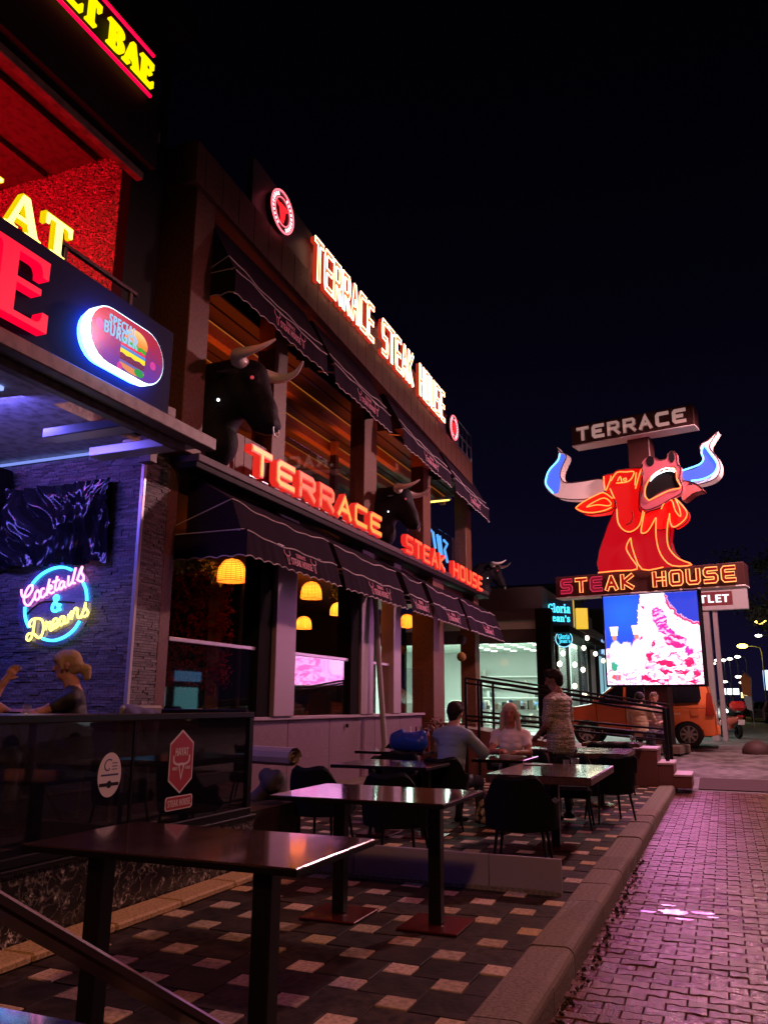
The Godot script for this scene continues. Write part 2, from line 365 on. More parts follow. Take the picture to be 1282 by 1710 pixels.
	func stroke(pts: Array, w: float, z0: float, z1: float, closed := false):
		# a flat bar of width w along pts (in xy), extruded z0..z1
		var lr := MB.offsets(pts, w * 0.5, closed)
		var L: Array = lr[0]
		var R: Array = lr[1]
		var cnt := pts.size()
		var last := cnt if closed else cnt - 1
		for i in last:
			var j := (i + 1) % cnt
			var a: Vector2 = R[i]
			var b: Vector2 = R[j]
			var c: Vector2 = L[j]
			var d: Vector2 = L[i]
			quad(Vector3(a.x, a.y, z1), Vector3(b.x, b.y, z1), Vector3(c.x, c.y, z1), Vector3(d.x, d.y, z1))
			quad(Vector3(d.x, d.y, z0), Vector3(c.x, c.y, z0), Vector3(b.x, b.y, z0), Vector3(a.x, a.y, z0))
			quad(Vector3(a.x, a.y, z0), Vector3(b.x, b.y, z0), Vector3(b.x, b.y, z1), Vector3(a.x, a.y, z1))
			quad(Vector3(c.x, c.y, z0), Vector3(d.x, d.y, z0), Vector3(d.x, d.y, z1), Vector3(c.x, c.y, z1))
		if not closed:
			for e in [0, cnt - 1]:
				var a: Vector2 = R[e]
				var d: Vector2 = L[e]
				if e == 0: quad(Vector3(d.x, d.y, z0), Vector3(a.x, a.y, z0), Vector3(a.x, a.y, z1), Vector3(d.x, d.y, z1))
				else: quad(Vector3(a.x, a.y, z0), Vector3(d.x, d.y, z0), Vector3(d.x, d.y, z1), Vector3(a.x, a.y, z1))
	static func offsets(pts: Array, h: float, closed: bool) -> Array:
		var L := []
		var R := []
		var cnt := pts.size()
		for i in cnt:
			var p: Vector2 = pts[i]
			var a: Vector2 = pts[(i - 1 + cnt) % cnt] if (closed or i > 0) else p
			var b: Vector2 = pts[(i + 1) % cnt] if (closed or i < cnt - 1) else p
			var d0 := (p - a).normalized() if a != p else (b - p).normalized()
			var d1 := (b - p).normalized() if b != p else d0
			var nrm := (d0 + d1)
			if nrm.length() < 0.05: nrm = d0
			nrm = nrm.normalized()
			var side := Vector2(-nrm.y, nrm.x)
			var c: float = maxf(0.5, side.dot(Vector2(-d0.y, d0.x)))
			L.append(p + side * h / c)
			R.append(p - side * h / c)
		return [L, R]
	func sphere(c: Vector3, r: Vector3, seg := 12, rings := 8):
		for i in rings:
			var a0 := PI * i / rings
			var a1 := PI * (i + 1) / rings
			for k in seg:
				var t0 := TAU * k / seg
				var t1 := TAU * (k + 1) / seg
				var q := []
				for w in [[a0, t0], [a1, t0], [a1, t1], [a0, t1]]:
					q.append(Vector3(sin(w[0]) * cos(w[1]), cos(w[0]), -sin(w[0]) * sin(w[1])))
				if i > 0: tri_n(c + q[0] * r, c + q[2] * r, c + q[3] * r, q[0] / r, q[2] / r, q[3] / r)
				if i < rings - 1: tri_n(c + q[0] * r, c + q[1] * r, c + q[2] * r, q[0] / r, q[1] / r, q[2] / r)
	func mesh(colors := false) -> ArrayMesh:
		var arr := []
		arr.resize(Mesh.ARRAY_MAX)
		arr[Mesh.ARRAY_VERTEX] = v
		arr[Mesh.ARRAY_NORMAL] = n
		arr[Mesh.ARRAY_TEX_UV] = uv
		if colors: arr[Mesh.ARRAY_COLOR] = col
		var m := ArrayMesh.new()
		m.add_surface_from_arrays(Mesh.PRIMITIVE_TRIANGLES, arr)
		return m

func boxm(s: Vector3, e := 0.0) -> ArrayMesh:
	var b := MB.new()
	if e > 0: b.cbox(Vector3.ZERO, s, e)
	else: b.box(Vector3.ZERO, s)
	return b.mesh()

func slabm(x0: float, x1: float, y0: float, y1: float, z0: float, z1: float) -> ArrayMesh:
	var b := MB.new()
	b.slab(x0, x1, y0, y1, z0, z1)
	return b.mesh()

func spline(pts: Array, sub := 5, closed := false) -> Array:
	# Catmull-Rom through 2D or 3D points
	var out := []
	var cnt := pts.size()
	var last := cnt if closed else cnt - 1
	for i in last:
		var p0 = pts[(i - 1 + cnt) % cnt] if (closed or i > 0) else pts[i]
		var p1 = pts[i]
		var p2 = pts[(i + 1) % cnt]
		var p3 = pts[(i + 2) % cnt] if (closed or i < cnt - 2) else p2
		for k in sub:
			var t := float(k) / sub
			out.append(p1.cubic_interpolate(p2, p0, p3, t))
	if not closed: out.append(pts[cnt - 1])
	return out

func omni(at: Vector3, c: Color, e: float, size := 0.1):
	var l := OmniLight3D.new()
	l.name = uname("lamp_light")
	l.position = at
	l.light_color = c
	l.light_energy = e
	l.light_size = size
	l.omni_range = 40.0
	l.omni_attenuation = 2.0
	l.shadow_enabled = true
	add_child(l)

func hooded(at: Vector3, c: Color, e: float, half_angle: float, size := 0.3):
	# a lamp under a hood: light falls in a broad cone
	var l := SpotLight3D.new()
	l.name = uname("hood_light")
	l.light_color = c
	l.light_energy = e
	l.light_size = size
	l.spot_range = 60.0
	l.spot_angle = half_angle
	l.spot_angle_attenuation = 0.3
	l.spot_attenuation = 2.0
	l.shadow_enabled = true
	add_child(l)
	l.look_at_from_position(at, at + Vector3.DOWN, Vector3.RIGHT)

func area(at: Vector3, towards: Vector3, w: float, h: float, c: Color, e: float):
	var l := AreaLight3D.new()
	l.name = uname("panel_light")
	l.area_size = Vector2(w, h)
	l.light_color = c
	l.light_energy = e
	l.area_range = 60.0
	l.shadow_enabled = true
	add_child(l)
	var up := Vector3.UP if absf(towards.normalized().y) < 0.95 else Vector3.RIGHT
	l.look_at_from_position(at, at + towards, up)

var fonts := {}
func font(serif: bool) -> SystemFont:
	if not fonts.has(serif):
		var f := SystemFont.new()
		f.font_names = PackedStringArray(["Droid Serif" if serif else "Droid Sans"])
		f.font_weight = 700
		fonts[serif] = f
	return fonts[serif]

func text_mesh(s: String, serif: bool, depth: float) -> TextMesh:
	var t := TextMesh.new()
	t.text = s
	t.font = font(serif)
	t.font_size = 64
	t.pixel_size = 0.01
	t.depth = depth
	t.curve_step = 1.5
	return t

func fit_text(parent: Node, called: String, s: String, serif: bool, m: Material, center: Vector3, basis: Basis, w: float, h: float, depth: float) -> MeshInstance3D:
	# the words scaled to w by h, centred at center, facing basis.z
	var t := text_mesh(s, serif, 0.1)
	var bb := t.get_aabb()
	var sc := Vector3(w / bb.size.x, h / bb.size.y, depth / 0.1)
	var b := basis * Basis.from_scale(sc)
	var o := part(parent, called, t, m, center - b * bb.get_center(), b)
	return o

func make_materials():
	var grain := noise_tex(0.02, [[0.0, Color(0.55, 0.55, 0.55)], [0.5, Color(0.85, 0.85, 0.85)], [1.0, Color(1, 1, 1)]], 256, FastNoiseLite.TYPE_SIMPLEX_SMOOTH, 5, 3)
	var blotch := noise_tex(0.012, [[0.0, Color(0.42, 0.4, 0.38)], [0.35, Color(0.75, 0.74, 0.72)], [0.7, Color(0.95, 0.95, 0.95)], [1.0, Color(1, 1, 1)]], 512, FastNoiseLite.TYPE_SIMPLEX_SMOOTH, 6, 11)
	var streak := noise_tex(0.05, [[0.0, Color(0.5, 0.5, 0.5)], [0.5, Color(0.85, 0.85, 0.85)], [1.0, Color(1, 1, 1)]], 256, FastNoiseLite.TYPE_SIMPLEX_SMOOTH, 4, 5, 6.0)
	var bumps := noise_tex(0.09, [[0.0, Color.BLACK], [1.0, Color.WHITE]], 256, FastNoiseLite.TYPE_SIMPLEX_SMOOTH, 5, 21)
	var soft := noise_tex(0.03, [[0.0, Color(0.68, 0.67, 0.66)], [0.5, Color(0.9, 0.9, 0.89)], [1.0, Color(1, 1, 1)]], 512, FastNoiseLite.TYPE_SIMPLEX_SMOOTH, 6, 27)
	M.folds = noise_tex(0.02, [[0.0, Color.BLACK], [1.0, Color.WHITE]], 256, FastNoiseLite.TYPE_SIMPLEX_SMOOTH, 2, 33, 0.6)
	M.bumps = bumps
	M.grain = grain
	M.blotch = blotch
	M.streak = streak
	var textured := func(m: StandardMaterial3D, t: Texture2D, sc: float, relief := 0.0) -> StandardMaterial3D:
		m.albedo_texture = t
		tri_mat(m, sc)
		if relief > 0:
			m.heightmap_enabled = true
			m.heightmap_texture = bumps
			m.heightmap_scale = relief
		return m
	M.asphalt = textured.call(mt(0.06, 0.058, 0.06, 0.75), grain, 0.6, 0.3)
	M.apron = textured.call(mt(0.20, 0.18, 0.19, 0.7), blotch, 0.35, 0.3)
	M.joint = textured.call(mt(0.035, 0.028, 0.025, 0.95), grain, 3.0)
	M.mortar = textured.call(mt(0.30, 0.26, 0.22, 0.9), grain, 4.0, 0.15)
	M.kerb = []
	for i in 3:
		M.kerb.append(textured.call(mt(0.19 + 0.025 * i, 0.145 + 0.018 * i, 0.115 + 0.012 * i, 0.8), soft, 1.6 + 0.3 * i, 0.25))
	M.tile_dark = []
	for i in 4:
		var k: float = [0.8, 1.0, 1.25, 1.5][i]
		M.tile_dark.append(textured.call(mt(0.036 * k, 0.025 * k, 0.021 * k, [0.6, 0.7, 0.65, 0.75][i], 0.0, 0.3), blotch, 0.8 + 0.3 * i, 0.12))
	M.tile_light = []
	for i in 4:
		var k: float = [0.8, 0.95, 1.1, 1.0][i]
		M.tile_light.append(textured.call(mt(0.60 * k, 0.455 * k * [1.0, 1.0, 1.0, 0.93][i], 0.335 * k * [1.0, 0.95, 1.05, 0.68][i], 0.65, 0.0, 0.3), soft, 1.3 + 0.3 * i, 0.12))
	M.paver = []
	for i in 6:
		var k: float = [0.75, 0.9, 1.0, 1.15, 1.05, 0.85][i]
		var m: StandardMaterial3D = textured.call(mt(0.205 * k, 0.074 * k, 0.070 * k, [0.42, 0.34, 0.38, 0.28, 0.14, 0.2][i]), grain, 2.2 + 0.3 * i, 0.25)
		M.paver.append(m)
	M.paver_rest = textured.call(mt(1, 1, 1, 0.33), grain, 2.4, 0.25)
	M.paver_rest.vertex_color_use_as_albedo = true
	M.tile_rest = textured.call(mt(1, 1, 1, 0.7, 0.0, 0.3), soft, 1.0, 0.12)
	M.tile_rest.vertex_color_use_as_albedo = true
	# black marble with white veins
	var nz := FastNoiseLite.new()
	nz.noise_type = FastNoiseLite.TYPE_SIMPLEX_SMOOTH
	nz.frequency = 0.012
	nz.fractal_octaves = 5
	nz.seed = 9
	var nw := FastNoiseLite.new()
	nw.frequency = 0.02
	nw.seed = 4
	nw.fractal_octaves = 3
	var im := Image.create(512, 512, false, Image.FORMAT_RGB8)
	for y in 512:
		for x in 512:
			var a := absf(nz.get_noise_2d(x + 60 * nw.get_noise_2d(x, y), y + 60 * nw.get_noise_2d(y, x + 300)))
			var b := absf(nz.get_noise_2d(x * 2.1 + 900, y * 2.1))
			var k := 0.10 + 0.05 * nw.get_noise_2d(x * 2, y * 2) + clampf(1.0 - a * 22.0, 0, 1) * (0.25 + 0.5 * maxf(0, nw.get_noise_2d(x, y) + 0.2)) + clampf(1.0 - b * 14.0, 0, 1) * 0.30
			if nw.get_noise_2d(x * 0.6 + 70, y * 0.6) > 0.33: k += 0.22 * absf(nz.get_noise_2d(x * 5, y * 5)) * 3.0
			k = clampf(k * 1.25, 0.03, 0.9)
			im.set_pixel(x, y, Color(k, k * 0.97, k * 0.92))
	M.marble = mt(1, 1, 1, 0.25)
	M.marble.albedo_texture = ImageTexture.create_from_image(im)
	tri_mat(M.marble, 0.42)
	M.wood = textured.call(mt(0.18, 0.072, 0.04, 0.55), streak, 0.9)
	M.wood_warm = textured.call(mt(0.36, 0.17, 0.06, 0.6), streak, 0.8)
	M.wainscot = textured.call(mt(0.27, 0.175, 0.215, 0.5), streak, 1.6)
	M.column = textured.call(mt(0.44, 0.35, 0.44, 0.45), soft, 3.0)
	M.black = mt(0.008, 0.008, 0.010, 0.6, 0.0, 0.25)
	M.black_matt = mt(0.010, 0.009, 0.010, 0.9, 0.0, 0.2)
	M.black_metal = mt(0.02, 0.02, 0.024, 0.3, 0.6)
	M.navy = mt(0.007, 0.010, 0.042, 0.65, 0.0, 0.2)
	M.steel = mt(0.45, 0.45, 0.47, 0.3, 0.9)
	M.alu = mt(0.5, 0.5, 0.54, 0.35, 0.4)
	M.trim = textured.call(mt(0.16, 0.10, 0.085, 0.5), grain, 1.0)
	M.fabric = textured.call(mt(0.028, 0.017, 0.033, 0.95, 0.0, 0.2), grain, 6.0)
	M.piping = mt(0.55, 0.5, 0.52, 0.7)
	M.print_pink = mt(0.62, 0.30, 0.38, 0.8)
	M.white = mt(0.75, 0.74, 0.72, 0.5)
	M.grey = mt(0.28, 0.27, 0.28, 0.6)
	M.ceiling_white = textured.call(mt(0.6, 0.6, 0.62, 0.6), soft, 0.4)
	M.ceiling_dark = textured.call(mt(0.09, 0.05, 0.05, 0.7), soft, 0.5)
	M.slate = textured.call(mt(1, 1, 1, 0.6), grain, 4.0, 0.2)
	M.slate.vertex_color_use_as_albedo = true
	M.stone = textured.call(mt(0.50, 0.40, 0.38, 0.28), grain, 4.0, 0.3)
	M.pane = glass(0.10, 0.01, 0.01, 0.015)
	M.pane_dark = glass(0.72, 0.006, 0.006, 0.010)
	M.pane_clear = glass(0.04, 0.2, 0.2, 0.22)
	# glossy table laminate with a wood figure
	M.table = mt(0.070, 0.030, 0.026, 0.17)
	M.table.albedo_texture = streak
	tri_mat(M.table, 0.8)
	M.table.roughness_texture = grain
	M.table.clearcoat_enabled = true
	M.table.clearcoat = 0.6
	M.table.clearcoat_roughness = 0.06
	M.table_edge = textured.call(mt(0.13, 0.06, 0.045, 0.45), streak, 0.9)
	M.plate = mt(0.09, 0.012, 0.016, 0.25, 0.3)
	M.cushion = textured.call(mt(0.009, 0.013, 0.017, 0.85, 0.0, 0.25), grain, 5.0, 0.1)
	M.leather = mt(0.012, 0.012, 0.016, 0.55)
	M.skin = mt(0.46, 0.26, 0.19, 0.5)
	M.leaf = mt(0.09, 0.13, 0.045, 0.6)
	M.ledge = mt(0.055, 0.035, 0.045, 0.6)
	M.leaf_red = mt(0.45, 0.02, 0.06, 0.6)

# a picture of one piece placed many times: the nearest become parts, the rest one mass
func build_ground():
	var e := MB.new()
	e.slab(-400, 400, -0.62, -0.5, -900, 60)
	struct("ground", e.mesh(), M.asphalt)
	# the carriageway on the right of the pavement, with its kerb
	e = MB.new()
	e.slab(2.62, 30, -0.4, -0.22, -16.2, 40)
	struct("road", e.mesh(), M.asphalt)
	e = MB.new()
	e.slab(2.45, 2.6, -0.4, -0.09, -16.2, 40)
	struct("road_kerb", e.mesh(), M.kerb[0])
	# the rising apron and the street beyond
	e = MB.new()
	var prof := [[-16.2, -0.104], [-18.5, 0.07], [-21.0, 0.27], [-23.5, 0.34], [-40.0, 0.34], [-70.0, 0.25], [-140.0, 0.2], [-800.0, 0.2]]
	for i in prof.size() - 1:
		var a: Array = prof[i]
		var b: Array = prof[i + 1]
		e.quad(Vector3(-5.6, a[1], a[0]), Vector3(40, a[1], a[0]), Vector3(40, b[1], b[0]), Vector3(-5.6, b[1], b[0]))
	e.quad(Vector3(-5.6, -0.5, -16.2), Vector3(40, -0.5, -16.2), Vector3(40, -0.104, -16.2), Vector3(-5.6, -0.104, -16.2))
	struct("street", e.mesh(), M.apron)
	# dark doormat on the apron, and the rounded kerb head by the steps
	e = MB.new()
	e.quad(Vector3(-0.55, -0.075, -16.35), Vector3(1.6, -0.075, -16.35), Vector3(1.6, 0.02, -17.6), Vector3(-0.55, 0.02, -17.6))
	e.quad(Vector3(-0.55, -0.1, -16.35), Vector3(1.6, -0.1, -16.35), Vector3(1.6, -0.075, -16.35), Vector3(-0.55, -0.075, -16.35))
	single("floor_mat", e.mesh(), mt(0.05, 0.025, 0.028, 0.9), "dark reddish mat across the pavement beside the steps", "mat")
	build_pavement()
	build_terrace_floor()

func build_pavement():
	var bed := MB.new()
	bed.slab(-0.92, 2.45, -0.3, -0.112, -16.2, 6)
	var floor_o := struct("pavement", bed.mesh(), M.joint)
	# dog-bone pavers: ends wide, waist narrow, half bond
	var L := 0.2
	var W := 0.1
	var amp := 0.0075
	var pts := PackedVector2Array()
	var gap := 0.0028
	var edge := func(x: float) -> float:
		# wave of the long joint: +amp over the ends, -amp over the waist
		var t := absf(x) / (L * 0.5)
		return amp if t > 0.72 else (-amp if t < 0.42 else lerpf(-amp, amp, (t - 0.42) / 0.30))
	var xs := [-0.5, -0.36, -0.21, 0.21, 0.36, 0.5]
	for k in xs: pts.append(Vector2(k * (L - gap * 2), -W * 0.5 + gap - edge.call(k * L)))
	for i in range(xs.size() - 1, -1, -1): pts.append(Vector2(xs[i] * (L - gap * 2), W * 0.5 - gap + edge.call(xs[i] * L)))
	var mb := MB.new()
	# the polygon lies in xz: turn xy -> x,-z, front up; a small arris round the top
	mb.xf = Transform3D(Basis(Vector3(1, 0, 0), Vector3(0, 0, -1), Vector3(0, 1, 0)), Vector3.ZERO)
	var top := PackedVector2Array()
	for p in pts: top.append(Vector2(p.x * 0.965, p.y * 0.94))
	mb.prism(top, 0.0, 0.0, false)
	for i in pts.size():
		var j := (i + 1) % pts.size()
		mb.quad(Vector3(pts[i].x, pts[i].y, -0.004), Vector3(pts[j].x, pts[j].y, -0.004), Vector3(top[j].x, top[j].y, 0), Vector3(top[i].x, top[i].y, 0))
		mb.quad(Vector3(pts[i].x, pts[i].y, -0.03), Vector3(pts[j].x, pts[j].y, -0.03), Vector3(pts[j].x, pts[j].y, -0.004), Vector3(pts[i].x, pts[i].y, -0.004))
	var mesh := mb.mesh()
	var spots := []
	var rows := int((16.2 - 3.6) / W)
	for r in rows:
		var z := -3.7 - r * W
		var off := (r % 2) * 0.5 * L
		for c in range(-5, 9):
			var x: float = c * L + off
			if x < -0.99 or x > 1.25: continue
			# keep what the camera can see, with a margin
			if x > 0.22 + (-z - 4.0) * 0.09: continue
			spots.append(Vector3(x, -0.1, z))
	spots.sort_custom(func(a, b): return a.distance_squared_to(Vector3(-0.3, 0, -3.9)) < b.distance_squared_to(Vector3(-0.3, 0, -3.9)))
	var rest := MB.new()
	var r2 := RandomNumberGenerator.new()
	r2.seed = 31
	for i in spots.size():
		var tilt := Basis.from_euler(Vector3(r2.randfn(0, 0.02), r2.randfn(0, 0.018), r2.randfn(0, 0.016)))
		var at: Vector3 = spots[i] + Vector3(0, r2.randf_range(-0.004, 0.002), 0)
		var near_puddle: bool = Vector2(at.x + 0.5, at.z + 6.9).length() < 0.55
		if near_puddle: at.y -= 0.004
		var kind := r2.randi() % 6
		if i < 300:
			part(floor_o, "paver", mesh, M.paver[kind], at, tilt)
		else:
			rest.xf = Transform3D(tilt, at) * mb.xf
			var k: float = [0.75, 0.9, 1.0, 1.15, 1.05, 0.85][kind]
			rest.tint = Color(0.205 * k, 0.074 * k, 0.070 * k)
			rest.prism(top, 0.0, 0.0, false)
			for q in pts.size():
				var j := (q + 1) % pts.size()
				rest.quad(Vector3(pts[q].x, pts[q].y, -0.012), Vector3(pts[j].x, pts[j].y, -0.012), Vector3(top[j].x, top[j].y, 0), Vector3(top[q].x, top[q].y, 0))
	var o := part(floor_o, "far_pavers", rest.mesh(true), M.paver_rest)
	o.set_meta("kind", "stuff")
	# a shallow puddle in the sunk pavers
	var pud := PackedVector2Array()
	var fn := FastNoiseLite.new()
	fn.seed = 5
	fn.frequency = 0.6
	for i in 48:
		var t := TAU * i / 48
		var rr := 1.0 + 0.35 * fn.get_noise_2d(cos(t) * 3.0, sin(t) * 3.0) + 0.10 * sin(5 * t) + 0.07 * sin(9 * t + 1)
		pud.append(Vector2(cos(t) * 0.10 * rr, sin(t) * 0.08 * rr))
	mb = MB.new()
	mb.xf = Transform3D(Basis(Vector3(1, 0, 0), Vector3(0, 0, -1), Vector3(0, 1, 0)), Vector3.ZERO)
	mb.prism(pud, -0.004, 0.0, false)
	for q in [[0.20, 0.05, 0.06], [-0.19, -0.06, 0.05], [0.08, -0.19, 0.045], [-0.05, 0.2, 0.04], [0.27, -0.05, 0.03]]:
		var bit := PackedVector2Array()
		for i in 14:
			var t := TAU * i / 14
			bit.append(Vector2(q[0] + cos(t) * q[2] * (1.3 + 0.3 * sin(3 * t)), q[1] + sin(t) * q[2] * (0.7 + 0.2 * cos(2 * t))))
		mb.prism(bit, -0.004, 0.0, false)
	var water := mt(0.02, 0.015, 0.018, 0.06)
	water.albedo_color.a = 0.12
	water.transparency = BaseMaterial3D.TRANSPARENCY_ALPHA
	var pd := part(self, "puddle", mb.mesh(), water, Vector3(-0.47, -0.0965, -6.85))
	meta(pd, "shallow puddle mirroring coloured lights on the paved walk", "puddle")
	# earth and litter along the foot of the kerb
	var dirt := MB.new()
	for i in 170:
		var z := -3.9 - pow(r2.randf(), 1.6) * 5.0
		var x := -0.88 + absf(r2.randfn(0, 0.035))
		dirt.box(Vector3(x, -0.1 + r2.randf() * 0.012, z), Vector3(1, 0.5, 1) * r2.randf_range(0.006, 0.022), Basis.from_euler(Vector3(r2.randf() * 3, r2.randf() * 3, r2.randf() * 3)))
	var d := part(self, "soil", dirt.mesh(), mt(0.03, 0.022, 0.018, 0.95))
	meta(d, "dark soil and crumbs along the foot of the kerb", "soil", "", "stuff")

func build_terrace_floor():
	var e := MB.new()
	e.slab(-6.05, -1.165, -0.3, -0.012, -16.9, 3)
	var floor_o := struct("terrace_floor", e.mesh(), M.joint)
	var u := 0.165
	var c0 := Vector2(-2.231, -4.349)
	var list := []
	for i in range(-60, 60):
		for j in range(-60, 60):
			var p := c0 + Vector2(2 * i + j, i - 2 * j) * u
			for k in 2:
				var c := p if k == 0 else p + Vector2(1.5, -0.5) * u
				var h := u * 0.5 if k == 0 else u
				var r := Rect2(c - Vector2(h, h), Vector2(h, h) * 2)
				var bound := Rect2(-3.62, -6.7, 3.62 - 1.18, 6.7) if c.y > -6.7 else Rect2(-5.85, -16.6, 5.85 - 1.18, 9.9)
				r = r.intersection(bound)
				if r.size.x < 0.02 or r.size.y < 0.02: continue
				if c.y > -2.2: continue
				list.append([r, k, c])
	list.sort_custom(func(a, b): return a[2].distance_squared_to(Vector2(-1.8, -3.3)) < b[2].distance_squared_to(Vector2(-1.8, -3.3)))
	var full := [MB.new(), MB.new()]
	full[0].cbox(Vector3(0, -0.012, 0), Vector3(u - 0.006, 0.024, u - 0.006), 0.004)
	full[1].cbox(Vector3(0, -0.012, 0), Vector3(2 * u - 0.006, 0.024, 2 * u - 0.006), 0.004)
	var fm := [full[0].mesh(), full[1].mesh()]
	var counts := [0, 0]
	var rest := MB.new()
	var r2 := RandomNumberGenerator.new()
	r2.seed = 17
	for it in list:
		var r: Rect2 = it[0]
		var k: int = it[1]
		var at := Vector3(r.get_center().x, r2.randf_range(-0.002, 0.003) + (0.002 if k == 0 else 0.0), r.get_center().y)
		var tilt := Basis.from_euler(Vector3(r2.randfn(0, 0.006), 0, r2.randfn(0, 0.006)))
		var whole: bool = absf(r.size.x - (u if k == 0 else 2 * u)) < 0.001 and absf(r.size.y - r.size.x) < 0.001
		var v := r2.randi() % 4
		counts[k] += 1
		if counts[k] <= 300:
			var ms: Mesh = fm[k]
			if not whole:
				var b := MB.new()
				b.cbox(Vector3(0, -0.012, 0), Vector3(maxf(0.012, r.size.x - 0.006), 0.024, maxf(0.012, r.size.y - 0.006)), 0.003)
				ms = b.mesh()
			part(floor_o, "small_tile" if k == 0 else "large_tile", ms, (M.tile_light if k == 0 else M.tile_dark)[v], at, tilt)
		else:
			var q: float = [0.85, 1.0, 1.1, 1.2][v]
			rest.tint = Color(0.60 * q, 0.455 * q, 0.335 * q) if k == 0 else Color(0.036 * q, 0.025 * q, 0.021 * q)
			rest.box(at + Vector3(0, -0.012, 0), Vector3(r.size.x - 0.006, 0.024, r.size.y - 0.006), tilt)
	var o := part(floor_o, "far_tiles", rest.mesh(true), M.tile_rest)
	o.set_meta("kind", "stuff")
	# kerb of rounded stones with pale mortar joints between
	var prof := PackedVector2Array([Vector2(-1.165, -0.25), Vector2(-0.905, -0.25), Vector2(-0.905, -0.02)])
	for k in 5:
		var t := PI * 0.5 * k / 4.0
		prof.append(Vector2(-0.955 + 0.05 * cos(t), -0.01 + 0.05 * sin(t)))
	prof.append(Vector2(-1.15, 0.032))
	prof.append(Vector2(-1.165, 0.02))
	var mortar := MB.new()
	var mp := PackedVector2Array()
	for p in prof: mp.append(Vector2(lerpf(p.x, -1.03, 0.012), p.y - 0.0015))
	mortar.prism(mp, -16.0, 1.0)
	var kerb := part(self, "terrace_kerb", mortar.mesh(), M.mortar)
	kerb.set_meta("kind", "structure")
	var zs := 0.6
	var n := 28
	for i in n:
		var z1 := 1.0 - i * 0.61
		var b := MB.new()
		b.xf = Transform3D(Basis.from_euler(Vector3(r2.randfn(0, 0.004), r2.randfn(0, 0.004), r2.randfn(0, 0.008))), Vector3(0, r2.randf_range(-0.004, 0.004), z1))
		b.prism(prof, -zs + 0.0, -0.008)
		part(kerb, "kerb_stone", b.mesh(), M.kerb[r2.randi() % 3])
	# rounded head of the kerb at the steps
	var hd := MB.new()
	hd.lathe([Vector2(0.15, -0.1), Vector2(0.15, 0.0), Vector2(0.11, 0.04), Vector2(0.001, 0.045)], 16, Vector3.UP, Vector3(-1.03, 0, -15.98))
	part(kerb, "kerb_stone", hd.mesh(), M.kerb[1])
	# low white-rendered upstand that divides the terrace
	var t := thing("low_partition", "low whitish upstand slab across the tiled terrace floor", "partition", Vector3(-2.2, 0, -6.6))
	var xs := [-3.35, -2.95, -1.8, -1.235]
	for i in xs.size() - 1:
		var b := MB.new()
		b.cbox(Vector3((xs[i] + xs[i + 1]) * 0.5 + 2.2, 0.127, 0), Vector3(xs[i + 1] - xs[i] - 0.006, 0.254, 0.035), 0.005)
		part(t, "panel", b.mesh(), tri_mat(mt(0.30, 0.27, 0.31, 0.6), 1.0))
	var lo := MB.new()
	lo.box(Vector3(-0.09, 0.012, 0.03), Vector3(2.1, 0.03, 0.05))
	part(t, "foot_fillet", lo.mesh(), M.mortar)

func slate_wall(parent: Node, called: String, org: Vector3, along: Vector3, w: float, h: float, nrm: Vector3, sd: int):
	# thin split-stone strips stacked in courses; too many and too small to tell apart
	var r := RandomNumberGenerator.new()
	r.seed = sd
	var b := MB.new()
	var y := 0.0
	var bas := Basis(along, Vector3.UP, nrm)
	while y < h:
		var ch := r.randf_range(0.022, 0.036)
		var x := -r.randf() * 0.1
		while x < w:
			var l := r.randf_range(0.07, 0.24)
			var x0 := maxf(0.0, x)
			var x1 := minf(w, x + l)
			if x1 - x0 > 0.01:
				var d := r.randf_range(0.0, 0.016)
				var k := r.randf_range(0.55, 1.35)
				b.tint = Color(0.20 * k, 0.185 * k, 0.20 * k)
				b.box(org + along * (x0 + x1) * 0.5 + Vector3.UP * (y + ch * 0.5) + nrm * (d * 0.5), Vector3(x1 - x0 - 0.003, ch - 0.003, 0.03 + d), bas)
			x += l
		y += ch
	var o := part(parent, called, b.mesh(true), M.slate)
	o.set_meta("kind", "stuff")

